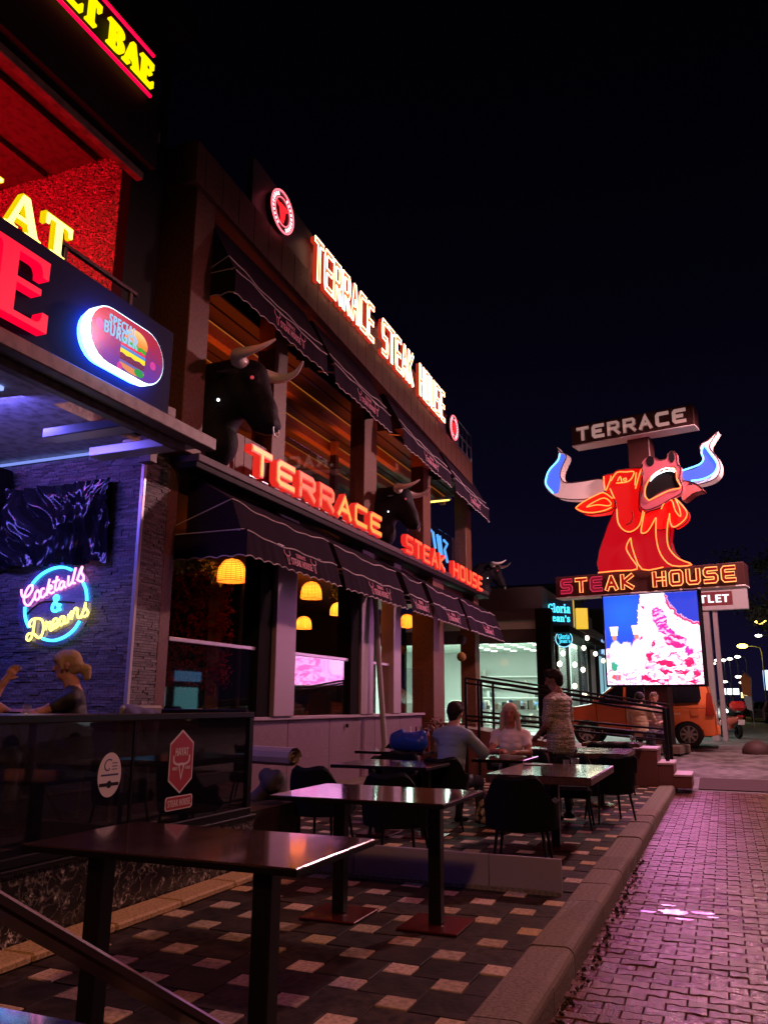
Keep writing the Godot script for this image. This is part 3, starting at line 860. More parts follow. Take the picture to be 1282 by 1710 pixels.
func build_hayat():
	# raised floor of the neighbouring bar and its black marble plinth
	var e := MB.new()
	e.slab(-12, -3.93, -0.3, 0.46, -7.4, 3)
	struct("bar_floor", e.mesh(), M.tile_dark[0])
	var w := thing("marble_plinth", "black marble plinth with white veins under the glass fence", "plinth", Vector3(-3.9, 0, -3))
	var zc := [3.0, 1.6, 0.4, -0.8, -2.0, -3.2, -4.4, -5.5, -6.5]
	for i in zc.size() - 1:
		var b := MB.new()
		b.cbox(Vector3(0.0, 0.215, (zc[i] + zc[i + 1]) * 0.5 + 3), Vector3(0.06, 0.42, zc[i] - zc[i + 1] - 0.004), 0.004)
		part(w, "marble_slab", b.mesh(), M.marble)
	var cop := MB.new()
	cop.cbox(Vector3(0.0, 0.44, 1.25), Vector3(0.11, 0.03, 9.5), 0.006)
	part(w, "coping", cop.mesh(), M.black_metal)
	var foot := MB.new()
	for i in 14:
		var z := 3.0 - i * 0.68
		foot.cbox(Vector3(-3.74, 0.02, z - 0.34), Vector3(0.24, 0.05, 0.67), 0.012)
	struct("foot_kerb", foot.mesh(), M.tile_light[3])
	# glass fence
	var f := thing("glass_fence", "dark framed smoked glass fence with stickers in front of the bar", "fence", Vector3(-3.9, 0.455, -3))
	var fb := MB.new()
	fb.cbox(Vector3(0, 0.835, 0.0), Vector3(0.06, 0.05, 6.9), 0.008)
	part(f, "top_rail", fb.mesh(), M.black_metal)
	fb = MB.new()
	fb.cbox(Vector3(0, 0.03, 0.0), Vector3(0.05, 0.06, 6.9), 0.006)
	part(f, "bottom_rail", fb.mesh(), M.black_metal)
	for z in [-3.41, -1.86, -0.3, 1.3, 2.9]:
		fb = MB.new()
		fb.cbox(Vector3(0, 0.435, z), Vector3(0.05 if z < -3 else 0.02, 0.75, 0.07 if z < -3 else 0.02), 0.004)
		part(f, "post", fb.mesh(), M.black_metal)
	for p in [[-3.37, -1.88], [-1.84, -0.32], [-0.28, 1.28], [1.32, 2.88]]:
		fb = MB.new()
		fb.slab(-0.005, 0.005, 0.06, 0.81, p[0], p[1])
		part(f, "pane", fb.mesh(), M.pane_dark)
	# end return of the fence towards the restaurant
	fb = MB.new()
	fb.cbox(Vector3(-0.6, 0.86, -3.41), Vector3(1.15, 0.04, 0.05), 0.006)
	part(f, "top_rail", fb.mesh(), M.black_metal)
	fb = MB.new()
	fb.slab(-1.15, -0.04, 0.06, 0.83, -3.415, -3.405)
	part(f, "pane", fb.mesh(), M.pane_dark)
	stickers(f)
	# ---- the bar building: party wall of slate, ceiling, canopy, upper floor
	var h := thing("bar_building", "two-storey bar with slate wall, black canopy and red-lit upper room", "building", Vector3(-6, 0, -7.3))
	var o := h.position
	var mk := func() -> MB:
		var b := MB.new()
		b.xf.origin = -o
		return b
	var b: MB = rel(o)
	b.slab(-12, -6.03, 0.0, 4.3, -7.75, -7.34)
	b.slab(-12, -11.7, 0.0, 4.3, -7.34, 3)
	part(h, "wall", b.mesh(), M.black_matt)
	slate_wall(h, "slate_cladding", Vector3(-11.0, 0.40, -7.325) - o, Vector3.RIGHT, 4.97, 3.9, Vector3.BACK, 3)
	slate_wall(h, "slate_cladding", Vector3(-6.015, 0.0, -7.34) - o, Vector3.FORWARD, 0.42, 4.3, Vector3.RIGHT, 8)
	b = rel(o)
	b.cbox(Vector3(-6.0, 2.33, -7.305), Vector3(0.05, 3.95, 0.05), 0.006)
	part(h, "corner_trim", b.mesh(), M.alu)
	b = rel(o)
	b.slab(-12, -6.03, 4.32, 4.44, -7.75, 3)
	b.slab(-6.03, -4.75, 4.32, 4.44, -5.88, 3)
	part(h, "ceiling", b.mesh(), M.ceiling_white)
	# LED line along the ceiling, over the slate wall, and the soft blue wash it throws
	b = rel(o)
	b.cbox(Vector3(-8.2, 4.285, -7.25), Vector3(3.6, 0.03, 0.03), 0.004)
	part(h, "led_strip_light", b.mesh(), glow(0.25, 0.35, 1.0, 0.9))
	b = rel(o)
	b.cbox(Vector3(-7.7, 4.295, -5.3), Vector3(3.2, 0.04, 0.06), 0.004)
	part(h, "led_strip_light", b.mesh(), glow(0.25, 0.35, 1.0, 1.6))
	area(Vector3(-7.7, 4.26, -5.3), Vector3(-0.15, -0.75, -1), 3.2, 0.3, Color(0.46, 0.41, 1.0), 9.0)
	area(Vector3(-7.6, 4.15, -4.2), Vector3(0, 1, 0), 1.6, 0.6, Color(0.16, 0.36, 1.0), 5.5)
	# canopy beam and fascia
	b = rel(o)
	b.slab(-4.78, -4.62, 4.02, 4.86, -5.9, 3)
	part(h, "fascia", b.mesh(), M.navy)
	b = rel(o)
	b.cbox(Vector3(-4.66, 3.955, -1.83), Vector3(0.16, 0.13, 9.66), 0.01)
	part(h, "canopy_beam", b.mesh(), M.trim)
	b = rel(o)
	b.cbox(Vector3(-4.82, 3.88, -1.7), Vector3(0.10, 0.08, 9.4), 0.008)
	b.cbox(Vector3(-4.95, 4.15, -1.7), Vector3(0.08, 0.3, 9.4), 0.008)
	part(h, "soffit_edge", b.mesh(), M.trim)
	for z in [-6.5, -5.85]:
		b = rel(o)
		b.cbox(Vector3(-5.35, 3.97, z), Vector3(1.3, 0.1, 0.20), 0.008)
		part(h, "cross_beam", b.mesh(), M.alu)
	b = rel(o)
	b.cbox(Vector3(-5.75, 4.4, -7.05), Vector3(0.16, 0.8, 0.12), 0.006)
	part(h, "canopy_bracket", b.mesh(), M.trim)
	# upper floor: slab, red stone wall, ceiling with ribs, end pier, upper fascia
	b = rel(o)
	b.slab(-12, -6.03, 4.45, 4.8, -6.65, 3)
	b.slab(-6.03, -4.8, 4.45, 4.8, -5.88, 3)
	part(h, "floor_slab", b.mesh(), M.black_matt)
	b = rel(o)
	b.slab(-12, -6.05, 4.8, 9.6, -7.1, -6.68)
	b.slab(-12, -11.8, 4.8, 9.6, -6.68, 3)
	part(h, "upper_wall", b.mesh(), M.black_matt)
	var r := RandomNumberGenerator.new()
	r.seed = 77
	b = rel(o)
	# rough split-face stone: small facets proud of the wall by different amounts
	var sx := 0.04
	var sy := 0.019
	var ny := int(3.05 / sy)
	for j in ny:
		var x := -9.3 + r.randf() * sx
		while x < -6.06:
			var l := r.randf_range(0.02, 0.055)
			var y := 4.8 + j * sy
			var d := r.randf_range(0.005, 0.03)
			b.box(Vector3(x + l * 0.5, y + sy * 0.5, -6.68 + d * 0.5), Vector3(l, sy * r.randf_range(0.8, 1.1), d), Basis.from_euler(Vector3(r.randfn(0, 0.45), r.randfn(0, 0.4), r.randfn(0, 0.15))))
			x += l
	var st := part(h, "split_stone_facing", b.mesh(), M.stone)
	st.set_meta("kind", "stuff")
	b = rel(o)
	b.slab(-12, -5.62, 7.82, 7.95, -6.68, 3)
	part(h, "upper_ceiling", b.mesh(), M.ceiling_dark)
	for x in [-6.5, -7.3, -8.1, -8.9]:
		b = rel(o)
		b.slab(x - 0.03, x + 0.03, 7.74, 7.82, -6.6, 3)
		part(h, "ceiling_rib", b.mesh(), M.ceiling_dark)
	b = rel(o)
	b.slab(-6.1, -5.95, 4.4, 10.2, -7.2, -6.62)
	part(h, "pier", b.mesh(), M.black)
	b = rel(o)
	b.slab(-5.78, -5.6, 7.42, 10.0, -6.62, 3)
	part(h, "upper_fascia", b.mesh(), M.black)
	b = rel(o)
	b.slab(-6.1, -5.6, 9.7, 10.0, -7.2, -6.62)
	part(h, "upper_fascia", b.mesh(), M.black)
	b = rel(o)
	b.cbox(Vector3(-5.8, 7.36, -1.8), Vector3(0.1, 0.1, 9.6), 0.008)
	part(h, "lintel_trim", b.mesh(), M.trim)
	# red lamps on the balcony side wash the stone wall and the ceiling
	for z in [-4.4, -5.9]:
		b = rel(o)
		b.cbox(Vector3(-7.5, 4.86, z), Vector3(0.5, 0.07, 0.12), 0.01)
		part(h, "floodlight", b.mesh(), glow(1.0, 0.02, 0.05, 3.0))
	area(Vector3(-7.5, 4.98, -5.0), Vector3(0.2, 0.55, -1.0), 0.5, 1.6, Color(1.0, 0.04, 0.13), 18.0)
	area(Vector3(-8.6, 5.0, -4.7), Vector3(0.15, 0.6, -1.0), 1.8, 0.5, Color(1.0, 0.04, 0.13), 14.0)
	# balcony railing with glass
	var g := thing("balcony_railing", "black framed glass railing on the balcony of the red room", "railing", Vector3(-4.85, 4.86, -5.1))
	var rb := MB.new()
	rb.cbox(Vector3(0, 0.30, 0), Vector3(0.04, 0.04, 1.0), 0.005)
	part(g, "top_rail", rb.mesh(), M.black_metal)
	for z in [-0.42, 0.42]:
		rb = MB.new()
		rb.cbox(Vector3(0, 0.14, z), Vector3(0.04, 0.28, 0.04), 0.005)
		part(g, "post", rb.mesh(), M.black_metal)
	rb = MB.new()
	rb.slab(-0.004, 0.004, 0.02, 0.28, -0.4, 0.4)
	part(g, "pane", rb.mesh(), M.pane_clear)
	# dome camera under the canopy
	var cc := thing("security_camera", "white dome security camera under the bar canopy", "camera", Vector3(-6.05, 4.2, -7.1))
	rb = MB.new()
	rb.lathe([Vector2(0.001, 0.10), Vector2(0.09, 0.10), Vector2(0.09, 0.02), Vector2(0.07, 0.0)], 16)
	part(cc, "housing", rb.mesh(), M.white)
	rb = MB.new()
	rb.sphere(Vector3(0, 0.0, 0), Vector3(0.065, 0.065, 0.065), 14, 8)
	part(cc, "dome", rb.mesh(), M.black)
	# black plastic sheet hung over a picture on the slate wall
	plastic_sheet()
	# loudspeaker hanging in the corner
	var sp := thing("wall_speaker", "black loudspeaker hanging under the blue bar ceiling", "speaker", Vector3(-8.3, 3.72, -7.05))
	part(sp, "cabinet", boxm(Vector3(0.75, 0.46, 0.35), 0.02), M.black_matt, Vector3(0, 0.23, 0))
	rb = MB.new()
	rb.lathe([Vector2(0.001, 0.0), Vector2(0.06, -0.03), Vector2(0.15, 0.01), Vector2(0.16, 0.0)], 20, Vector3.BACK, Vector3(0.1, 0.23, 0.18))
	part(sp, "cone", rb.mesh(), M.black)
	rb = MB.new()
	rb.box(Vector3(0, 0.53, 0), Vector3(0.06, 0.14, 0.06))
	part(sp, "bracket", rb.mesh(), M.black_metal)

func plastic_sheet():
	var fn := FastNoiseLite.new()
	fn.seed = 12
	fn.frequency = 0.6
	fn.fractal_type = FastNoiseLite.FRACTAL_NONE
	var b := MB.new()
	var nx := 70
	var ny := 44
	var x0 := -8.2
	var x1 := -6.36
	var pos := func(i: int, j: int) -> Vector3:
		var u := float(i) / nx
		var v := float(j) / ny
		var x := lerpf(x0, x1, u)
		var y := lerpf(2.95, 3.93, v) + (0.03 * fn.get_noise_2d(u * 14, 3) if j < 2 else 0.0)
		# long folds hanging from a few gathers, tied in at the foot
		var gth := 0.10 * sin(v * PI) * sin(u * 7.0 + 1.0)
		var a := u + gth + (v - 0.6) * 0.25 * sin(u * 4.0)
		var z := 0.065 * fn.get_noise_2d(a * 11.0, v * 1.1) + 0.03 * fn.get_noise_2d(a * 26.0 + 9.0, v * 2.0) + 0.03 * fn.get_noise_2d(u * 4.0 + 4.0, v * 4.0)
		z += 0.012 * fn.get_noise_2d(a * 60.0, v * 7.0)
		return Vector3(x, y, -7.2 + z * 1.5)
	var nor := func(i: int, j: int) -> Vector3:
		var a: Vector3 = pos.call(mini(i + 1, nx), j) - pos.call(maxi(i - 1, 0), j)
		var c: Vector3 = pos.call(i, mini(j + 1, ny)) - pos.call(i, maxi(j - 1, 0))
		return a.cross(c).normalized()
	var P := []
	var N := []
	for j in ny + 1:
		for i in nx + 1:
			P.append(pos.call(i, j))
			N.append(nor.call(i, j))
	for j in ny:
		for i in nx:
			var a := j * (nx + 1) + i
			var c := a + nx + 2
			b.quad_n(P[a], P[a + 1], P[c], P[a + nx + 1], N[a], N[a + 1], N[c], N[a + nx + 1])
	var o := Vector3(-7.28, 2.95, -7.2)
	b.xf.origin = Vector3.ZERO
	for i in b.v.size(): b.v[i] -= o
	var t := thing("plastic_sheet", "crumpled shiny black plastic sheet hung on the slate wall", "sheet", o)
	part(t, "sheet", b.mesh(), mt(0.012, 0.012, 0.018, 0.16))
	var bk := MB.new()
	bk.slab(-0.85, 0.85, 0.06, 0.95, -0.09, -0.06)
	part(t, "covered_panel", bk.mesh(), M.black_matt)

func stickers(f: Node):
	# bull-head shield and oval badge stuck on the outside of the glass (x = +8 mm), read from the street
	var bas := Basis(Vector3(0, 0, -1), Vector3.UP, Vector3(1, 0, 0))
	var red := mt(0.30, 0.02, 0.035, 0.5)
	var wht := mt(0.55, 0.52, 0.52, 0.5)
	var c := Vector3(0.012, 0.50, -2.42)
	var hexa := func(w: float, h: float) -> PackedVector2Array:
		return PackedVector2Array([Vector2(0, -h), Vector2(w, -h * 0.58), Vector2(w, h * 0.58), Vector2(0, h), Vector2(-w, h * 0.58), Vector2(-w, -h * 0.58)])
	var b := MB.new()
	b.prism(hexa.call(0.150, 0.235), -0.002, 0.0)
	var s := part(f, "shield_sticker", b.mesh(), wht, c, bas)
	s.set_meta("label", "red shield sticker with a white bull head")
	b = MB.new()
	b.prism(hexa.call(0.138, 0.218), 0.0, 0.0015)
	part(s, "field", b.mesh(), red)
	fit_text(s, "lettering", "HAYAT", false, wht, Vector3(0, 0.072, 0.003), Basis(), 0.165, 0.06, 0.002)
	fit_text(s, "lettering", "MEAT", false, wht, Vector3(-0.078, -0.05, 0.003), Basis(), 0.065, 0.022, 0.002)
	fit_text(s, "lettering", "FIRE", false, wht, Vector3(0.082, -0.05, 0.003), Basis(), 0.065, 0.022, 0.002)
	b = MB.new()
	b.stroke(spline([Vector2(-0.10, 0.045), Vector2(-0.095, 0.0), Vector2(-0.05, -0.02), Vector2(0, -0.018), Vector2(0.05, -0.02), Vector2(0.095, 0.0), Vector2(0.10, 0.045)], 4), 0.016, 0.0016, 0.003)
	b.stroke([Vector2(-0.03, -0.03), Vector2(0, -0.125), Vector2(0.03, -0.03), Vector2(0, -0.018)], 0.014, 0.0016, 0.0032, true)
	part(s, "bull_head", b.mesh(), wht)
	b = MB.new()
	b.prism(PackedVector2Array([Vector2(-0.155, -0.05), Vector2(0.155, -0.05), Vector2(0.17, -0.035), Vector2(0.17, 0.035), Vector2(0.155, 0.05), Vector2(-0.155, 0.05), Vector2(-0.17, 0.035), Vector2(-0.17, -0.035)]), -0.002, 0.0)
	var s2 := part(f, "name_sticker", b.mesh(), wht, c + Vector3(0, -0.30, 0), bas)
	b = MB.new()
	b.prism(PackedVector2Array([Vector2(-0.15, -0.042), Vector2(0.15, -0.042), Vector2(0.162, 0), Vector2(0.15, 0.042), Vector2(-0.15, 0.042), Vector2(-0.162, 0)]), 0.0, 0.0012)
	part(s2, "field", b.mesh(), red)
	fit_text(s2, "lettering", "STEAK HOUSE", false, wht, Vector3(0, 0, 0.002), Basis(), 0.28, 0.05, 0.002)
	# oval badge
	var ov := PackedVector2Array()
	for i in 36: ov.append(Vector2(cos(TAU * i / 36) * 0.115, sin(TAU * i / 36) * 0.145))
	b = MB.new()
	b.prism(ov, -0.002, 0.0)
	var s3 := part(f, "oval_sticker", b.mesh(), wht, Vector3(0.012, 0.46, -1.62), bas)
	b = MB.new()
	var sp := []
	for i in 14: sp.append(Vector2(cos(0.9 + i * 0.36), sin(0.9 + i * 0.36)) * (0.05 - 0.0024 * i) + Vector2(-0.02, 0.055))
	b.stroke(sp, 0.008, 0.0, 0.0015)
	for k in 3: b.stroke([Vector2(0.02, 0.075 - k * 0.02), Vector2(0.07, 0.075 - k * 0.02)], 0.006, 0.0, 0.0016)
	b.stroke([Vector2(-0.085, 0.0), Vector2(0.085, 0.0)], 0.012, 0.0, 0.0013)
	part(s3, "emblem", b.mesh(), mt(0.02, 0.03, 0.12, 0.6))
	b = MB.new()
	b.stroke([Vector2(-0.095, -0.062), Vector2(0.095, -0.062)], 0.022, 0.0, 0.0014)
	b.lathe([Vector2(0.024, -0.001), Vector2(0.024, 0.002), Vector2(0.0, 0.002)], 14, Vector3.BACK, Vector3(0, -0.062, 0))
	part(s3, "band", b.mesh(), M.black)

func awning(prof: Array, z0: float, z1: float, slope: float, label: String, group: String, left_side: bool, bull_print: bool, zref: float):
	# prof: points (x, y) from the wall down to the valance edge; the last one is the scalloped hem
	var top: Vector2 = prof[0]
	var hem: Vector2 = prof[prof.size() - 1]
	var o := Vector3(top.x, hem.y, (z0 + z1) * 0.5)
	var dy := func(z: float) -> float: return (z - zref) * slope
	var t := thing("awning", label, "awning", o, 0.0, group)
	var b := MB.new()
	b.xf.origin = -o
	var nz := 30
	var sag := func(z: float, k: int) -> float:
		var u: float = (z - z0) / (z1 - z0)
		return -0.05 * sin(PI * u) * (1.0 if k == 1 else 0.4) + 0.012 * sin(z * 5.3 + k) + 0.008 * sin(z * 11.1)
	var pt := func(k: int, z: float) -> Vector3:
		var p: Vector2 = prof[k]
		return Vector3(p.x, p.y + dy.call(z) + (sag.call(z, k) if k > 0 and k < prof.size() - 1 else 0.0), z)
	for k in prof.size() - 2:
		for i in nz:
			var za := lerpf(z0, z1, float(i) / nz)
			var zb := lerpf(z0, z1, float(i + 1) / nz)
			b.quad(pt.call(k + 1, za), pt.call(k + 1, zb), pt.call(k, zb), pt.call(k, za))
	part(t, "canopy", b.mesh(), M.fabric)
	# hanging valance with its scalloped edge
	var kv := prof.size() - 2
	var nv := int(absf(z1 - z0) / 0.025)
	var wave := func(z: float) -> float: return 0.028 * absf(sin(PI * (z - z0) / 0.21)) - 0.014
	var v := MB.new()
	v.xf.origin = -o
	var edge := []
	var seam := []
	for i in nv + 1:
		var z := lerpf(z0, z1, float(i) / nv)
		var flutter := 0.012 * sin(z * 4.1) + 0.008 * sin(z * 9.7)
		edge.append(Vector3(hem.x + flutter, hem.y + dy.call(z) + wave.call(z), z))
	for i in nv:
		var za: float = edge[i].z
		var zb: float = edge[i + 1].z
		v.quad(edge[i], edge[i + 1], pt.call(kv, zb), pt.call(kv, za))
	var vp := part(t, "valance", v.mesh(), M.fabric)
	var pe := []
	for p in edge: pe.append(p - o)
	var e := MB.new()
	e.tube(pe, 0.008, 4)
	part(vp, "hem_piping", e.mesh(), M.piping)
	for k in range(1, prof.size() - 1):
		e = MB.new()
		var line := []
		for i in nz + 1:
			var z := lerpf(z0, z1, float(i) / nz)
			line.append(pt.call(k, z) - o + Vector3(0.006, 0.004, 0))
		e.tube(line, 0.009, 4)
		part(t, "seam_piping", e.mesh(), M.piping)
	# side gores
	for s in [0, 1]:
		var z: float = z0 if s == 0 else z1
		var g := MB.new()
		g.xf.origin = -o
		for k in prof.size() - 2:
			var a: Vector3 = pt.call(k, z)
			var c: Vector3 = pt.call(k + 1, z)
			var wa := Vector3(top.x - 0.12, a.y, z)
			var wc := Vector3(top.x - 0.12, c.y, z)
			if s == 0: g.quad(wc, c, a, wa)
			else: g.quad(c, wc, wa, a)
		part(t, "side_gore", g.mesh(), M.fabric)
		if s == 0 and left_side:
			var q := MB.new()
			q.xf.origin = -o
			var last := Vector3()
			var pl := []
			var m := 24
			for i in m + 1:
				var x := lerpf(top.x - 0.35, hem.x, float(i) / m)
				var w := 0.028 * absf(sin(PI * (x - hem.x) / 0.21)) - 0.014
				var p := Vector3(x, hem.y + dy.call(z) + w, z)
				var pk: Vector3 = pt.call(kv, z)
				if i > 0: q.quad(last, p, Vector3(p.x, pk.y, z), Vector3(last.x, pk.y, z))
				pl.append(p - o)
				last = p
			part(t, "side_valance", q.mesh(), M.fabric)
			q = MB.new()
			q.tube(pl, 0.008, 4)
			part(t, "hem_piping", q.mesh(), M.piping)
			q = MB.new()
			q.tube([Vector3(top.x - 0.3, pt.call(kv, z).y, z + 0.01) - o, pt.call(kv, z) + Vector3(0, 0, 0.01) - o], 0.008, 4)
			q.tube([Vector3(top.x - 0.3, pt.call(1, z).y - 0.28, z + 0.01) - o, pt.call(1, z) + Vector3(0, 0, 0.01) - o], 0.008, 4)
			part(t, "seam_piping", q.mesh(), M.piping)
	# front bar inside the hem and two folding arms
	var fr := MB.new()
	fr.tube([pt.call(kv, z0) - o + Vector3(-0.03, 0, 0), pt.call(kv, z1) - o + Vector3(-0.03, 0, 0)], 0.018, 6)
	part(t, "front_bar", fr.mesh(), M.alu)
	for z in [lerpf(z0, z1, 0.15), lerpf(z0, z1, 0.85)]:
		fr = MB.new()
		fr.tube([Vector3(top.x - 0.05, pt.call(kv, z).y + 0.1, z) - o, pt.call(kv, z) - o + Vector3(-0.03, 0, 0)], 0.014, 6)
		part(t, "arm", fr.mesh(), M.alu)
	# printed name between two bull heads
	var a0: Vector3 = pt.call(kv, z0)
	var h0 := Vector3(hem.x, hem.y + dy.call(z0), z0)
	var up := (a0 - h0).normalized()
	var along := Vector3(0, -slope, -1).normalized()
	var bas := Basis(along, up, along.cross(up).normalized())
	var zc := (z0 + z1) * 0.5 - (0.12 if absf(z1 - z0) > 1.5 else 0.0)
	var mid: Vector3 = (pt.call(kv, zc) + Vector3(hem.x, hem.y + dy.call(zc), zc)) * 0.5
	var half: float = minf(0.44, absf(z1 - z0) * 0.36)
	var cc := mid + bas.z * 0.016 - o
	fit_text(vp, "lettering", "STEAK HOUSE", false, M.print_pink, cc + bas.y * -0.03, bas, half * 1.35, 0.105, 0.003)
	fit_text(vp, "lettering", "TERRACE", true, M.print_pink, cc + bas.y * 0.075, bas, half * 0.6, 0.055, 0.003)
	for s in [-1, 1]:
		var hd := MB.new()
		var sc := half / 0.44
		var c := Vector2(s * half * 0.86, 0.0)
		var pl := []
		for q in [Vector2(-0.07, 0.11), Vector2(-0.075, 0.06), Vector2(-0.035, 0.03), Vector2(0, 0.03), Vector2(0.035, 0.03), Vector2(0.075, 0.06), Vector2(0.07, 0.11)]: pl.append(c + q * sc)
		hd.stroke(spline(pl, 3), 0.013, 0, 0.002)
		hd.stroke([c + Vector2(-0.03, 0.025) * sc, c + Vector2(-0.014, -0.09) * sc, c + Vector2(0.014, -0.09) * sc, c + Vector2(0.03, 0.025) * sc], 0.010, 0, 0.0024, true)
		part(vp, "bull_print", hd.mesh(), M.print_pink, cc, bas)

func pendant(at: Vector3, r: float, label: String):
	# woven cane dome lamp hung on a cord; at = middle of the shade's rim
	var t := thing("wicker_lamp", label, "lamp", at, 0.0, "woven cane lamps in the dining room")
	var h := r * 1.75
	var prof := func(v: float) -> float: return r * (1.0 - 0.06 * v) * sqrt(maxf(0.0, 1.0 - pow(v, 3.2))) + 0.02
	var b := MB.new()
	# hoops and ribs of cane, with a thin translucent lining
	for k in 12:
		var v := k / 12.0
		var ring := []
		for i in 20: ring.append(Vector3(cos(TAU * i / 20) * prof.call(v), v * h, sin(TAU * i / 20) * prof.call(v)))
		b.tube(ring, r * 0.022, 4, true)
	for i in 18:
		var rib := []
		for k in 9:
			var v := k / 8.0 * 0.98
			var a := TAU * i / 18
			rib.append(Vector3(cos(a) * prof.call(v), v * h, sin(a) * prof.call(v)))
		b.tube(rib, r * 0.018, 3)
	part(t, "cane_frame", b.mesh(), mt(0.30, 0.15, 0.045, 0.7))
	var lm := MB.new()
	var pr := []
	for k in 13: pr.append(Vector2(prof.call(k / 12.0) * 0.97, k / 12.0 * h))
	lm.lathe(pr, 20)
	var lining := mt(0.55, 0.33, 0.12, 0.9)
	lining.backlight_enabled = true
	lining.backlight = Color(1, 0.8, 0.5)
	lining.emission_enabled = true
	lining.emission = lin(1.0, 0.36, 0.05)
	lining.emission_energy_multiplier = 0.42
	part(t, "shade_lampshade", lm.mesh(), lining)
	var bl := MB.new()
	bl.sphere(Vector3(0, h * 0.62, 0), Vector3(0.05, 0.07, 0.05), 10, 8)
	part(t, "bulb", bl.mesh(), glow(1.0, 0.6, 0.18, 14.0))
	var cd := MB.new()
	cd.tube([Vector3(0, h, 0), Vector3(0, h + 0.7, 0)], 0.006, 4)
	part(t, "cord", cd.mesh(), M.black)
	omni(at + Vector3(0, h * 0.35, 0), Color(1.0, 0.50, 0.17), 0.6, 0.05)

func leaf_mass(b: MB, c: Vector3, spread: Vector3, n: int, size: float, r: RandomNumberGenerator):
	for i in n:
		var p := c + Vector3(r.randfn(0, 1), r.randfn(0, 1), r.randfn(0, 1)) * spread
		var bs := Basis.from_euler(Vector3(r.randf() * TAU, r.randf() * TAU, r.randf() * TAU))
		var l := size * r.randf_range(0.6, 1.3)
		var a := p
		var m1 := p + bs * Vector3(l * 0.28, l * 0.5, l * 0.05)
		var m2 := p + bs * Vector3(-l * 0.28, l * 0.5, l * 0.05)
		var tip := p + bs * Vector3(0, l, 0)
		b.tri(a, m1, tip)
		b.tri(a, tip, m2)

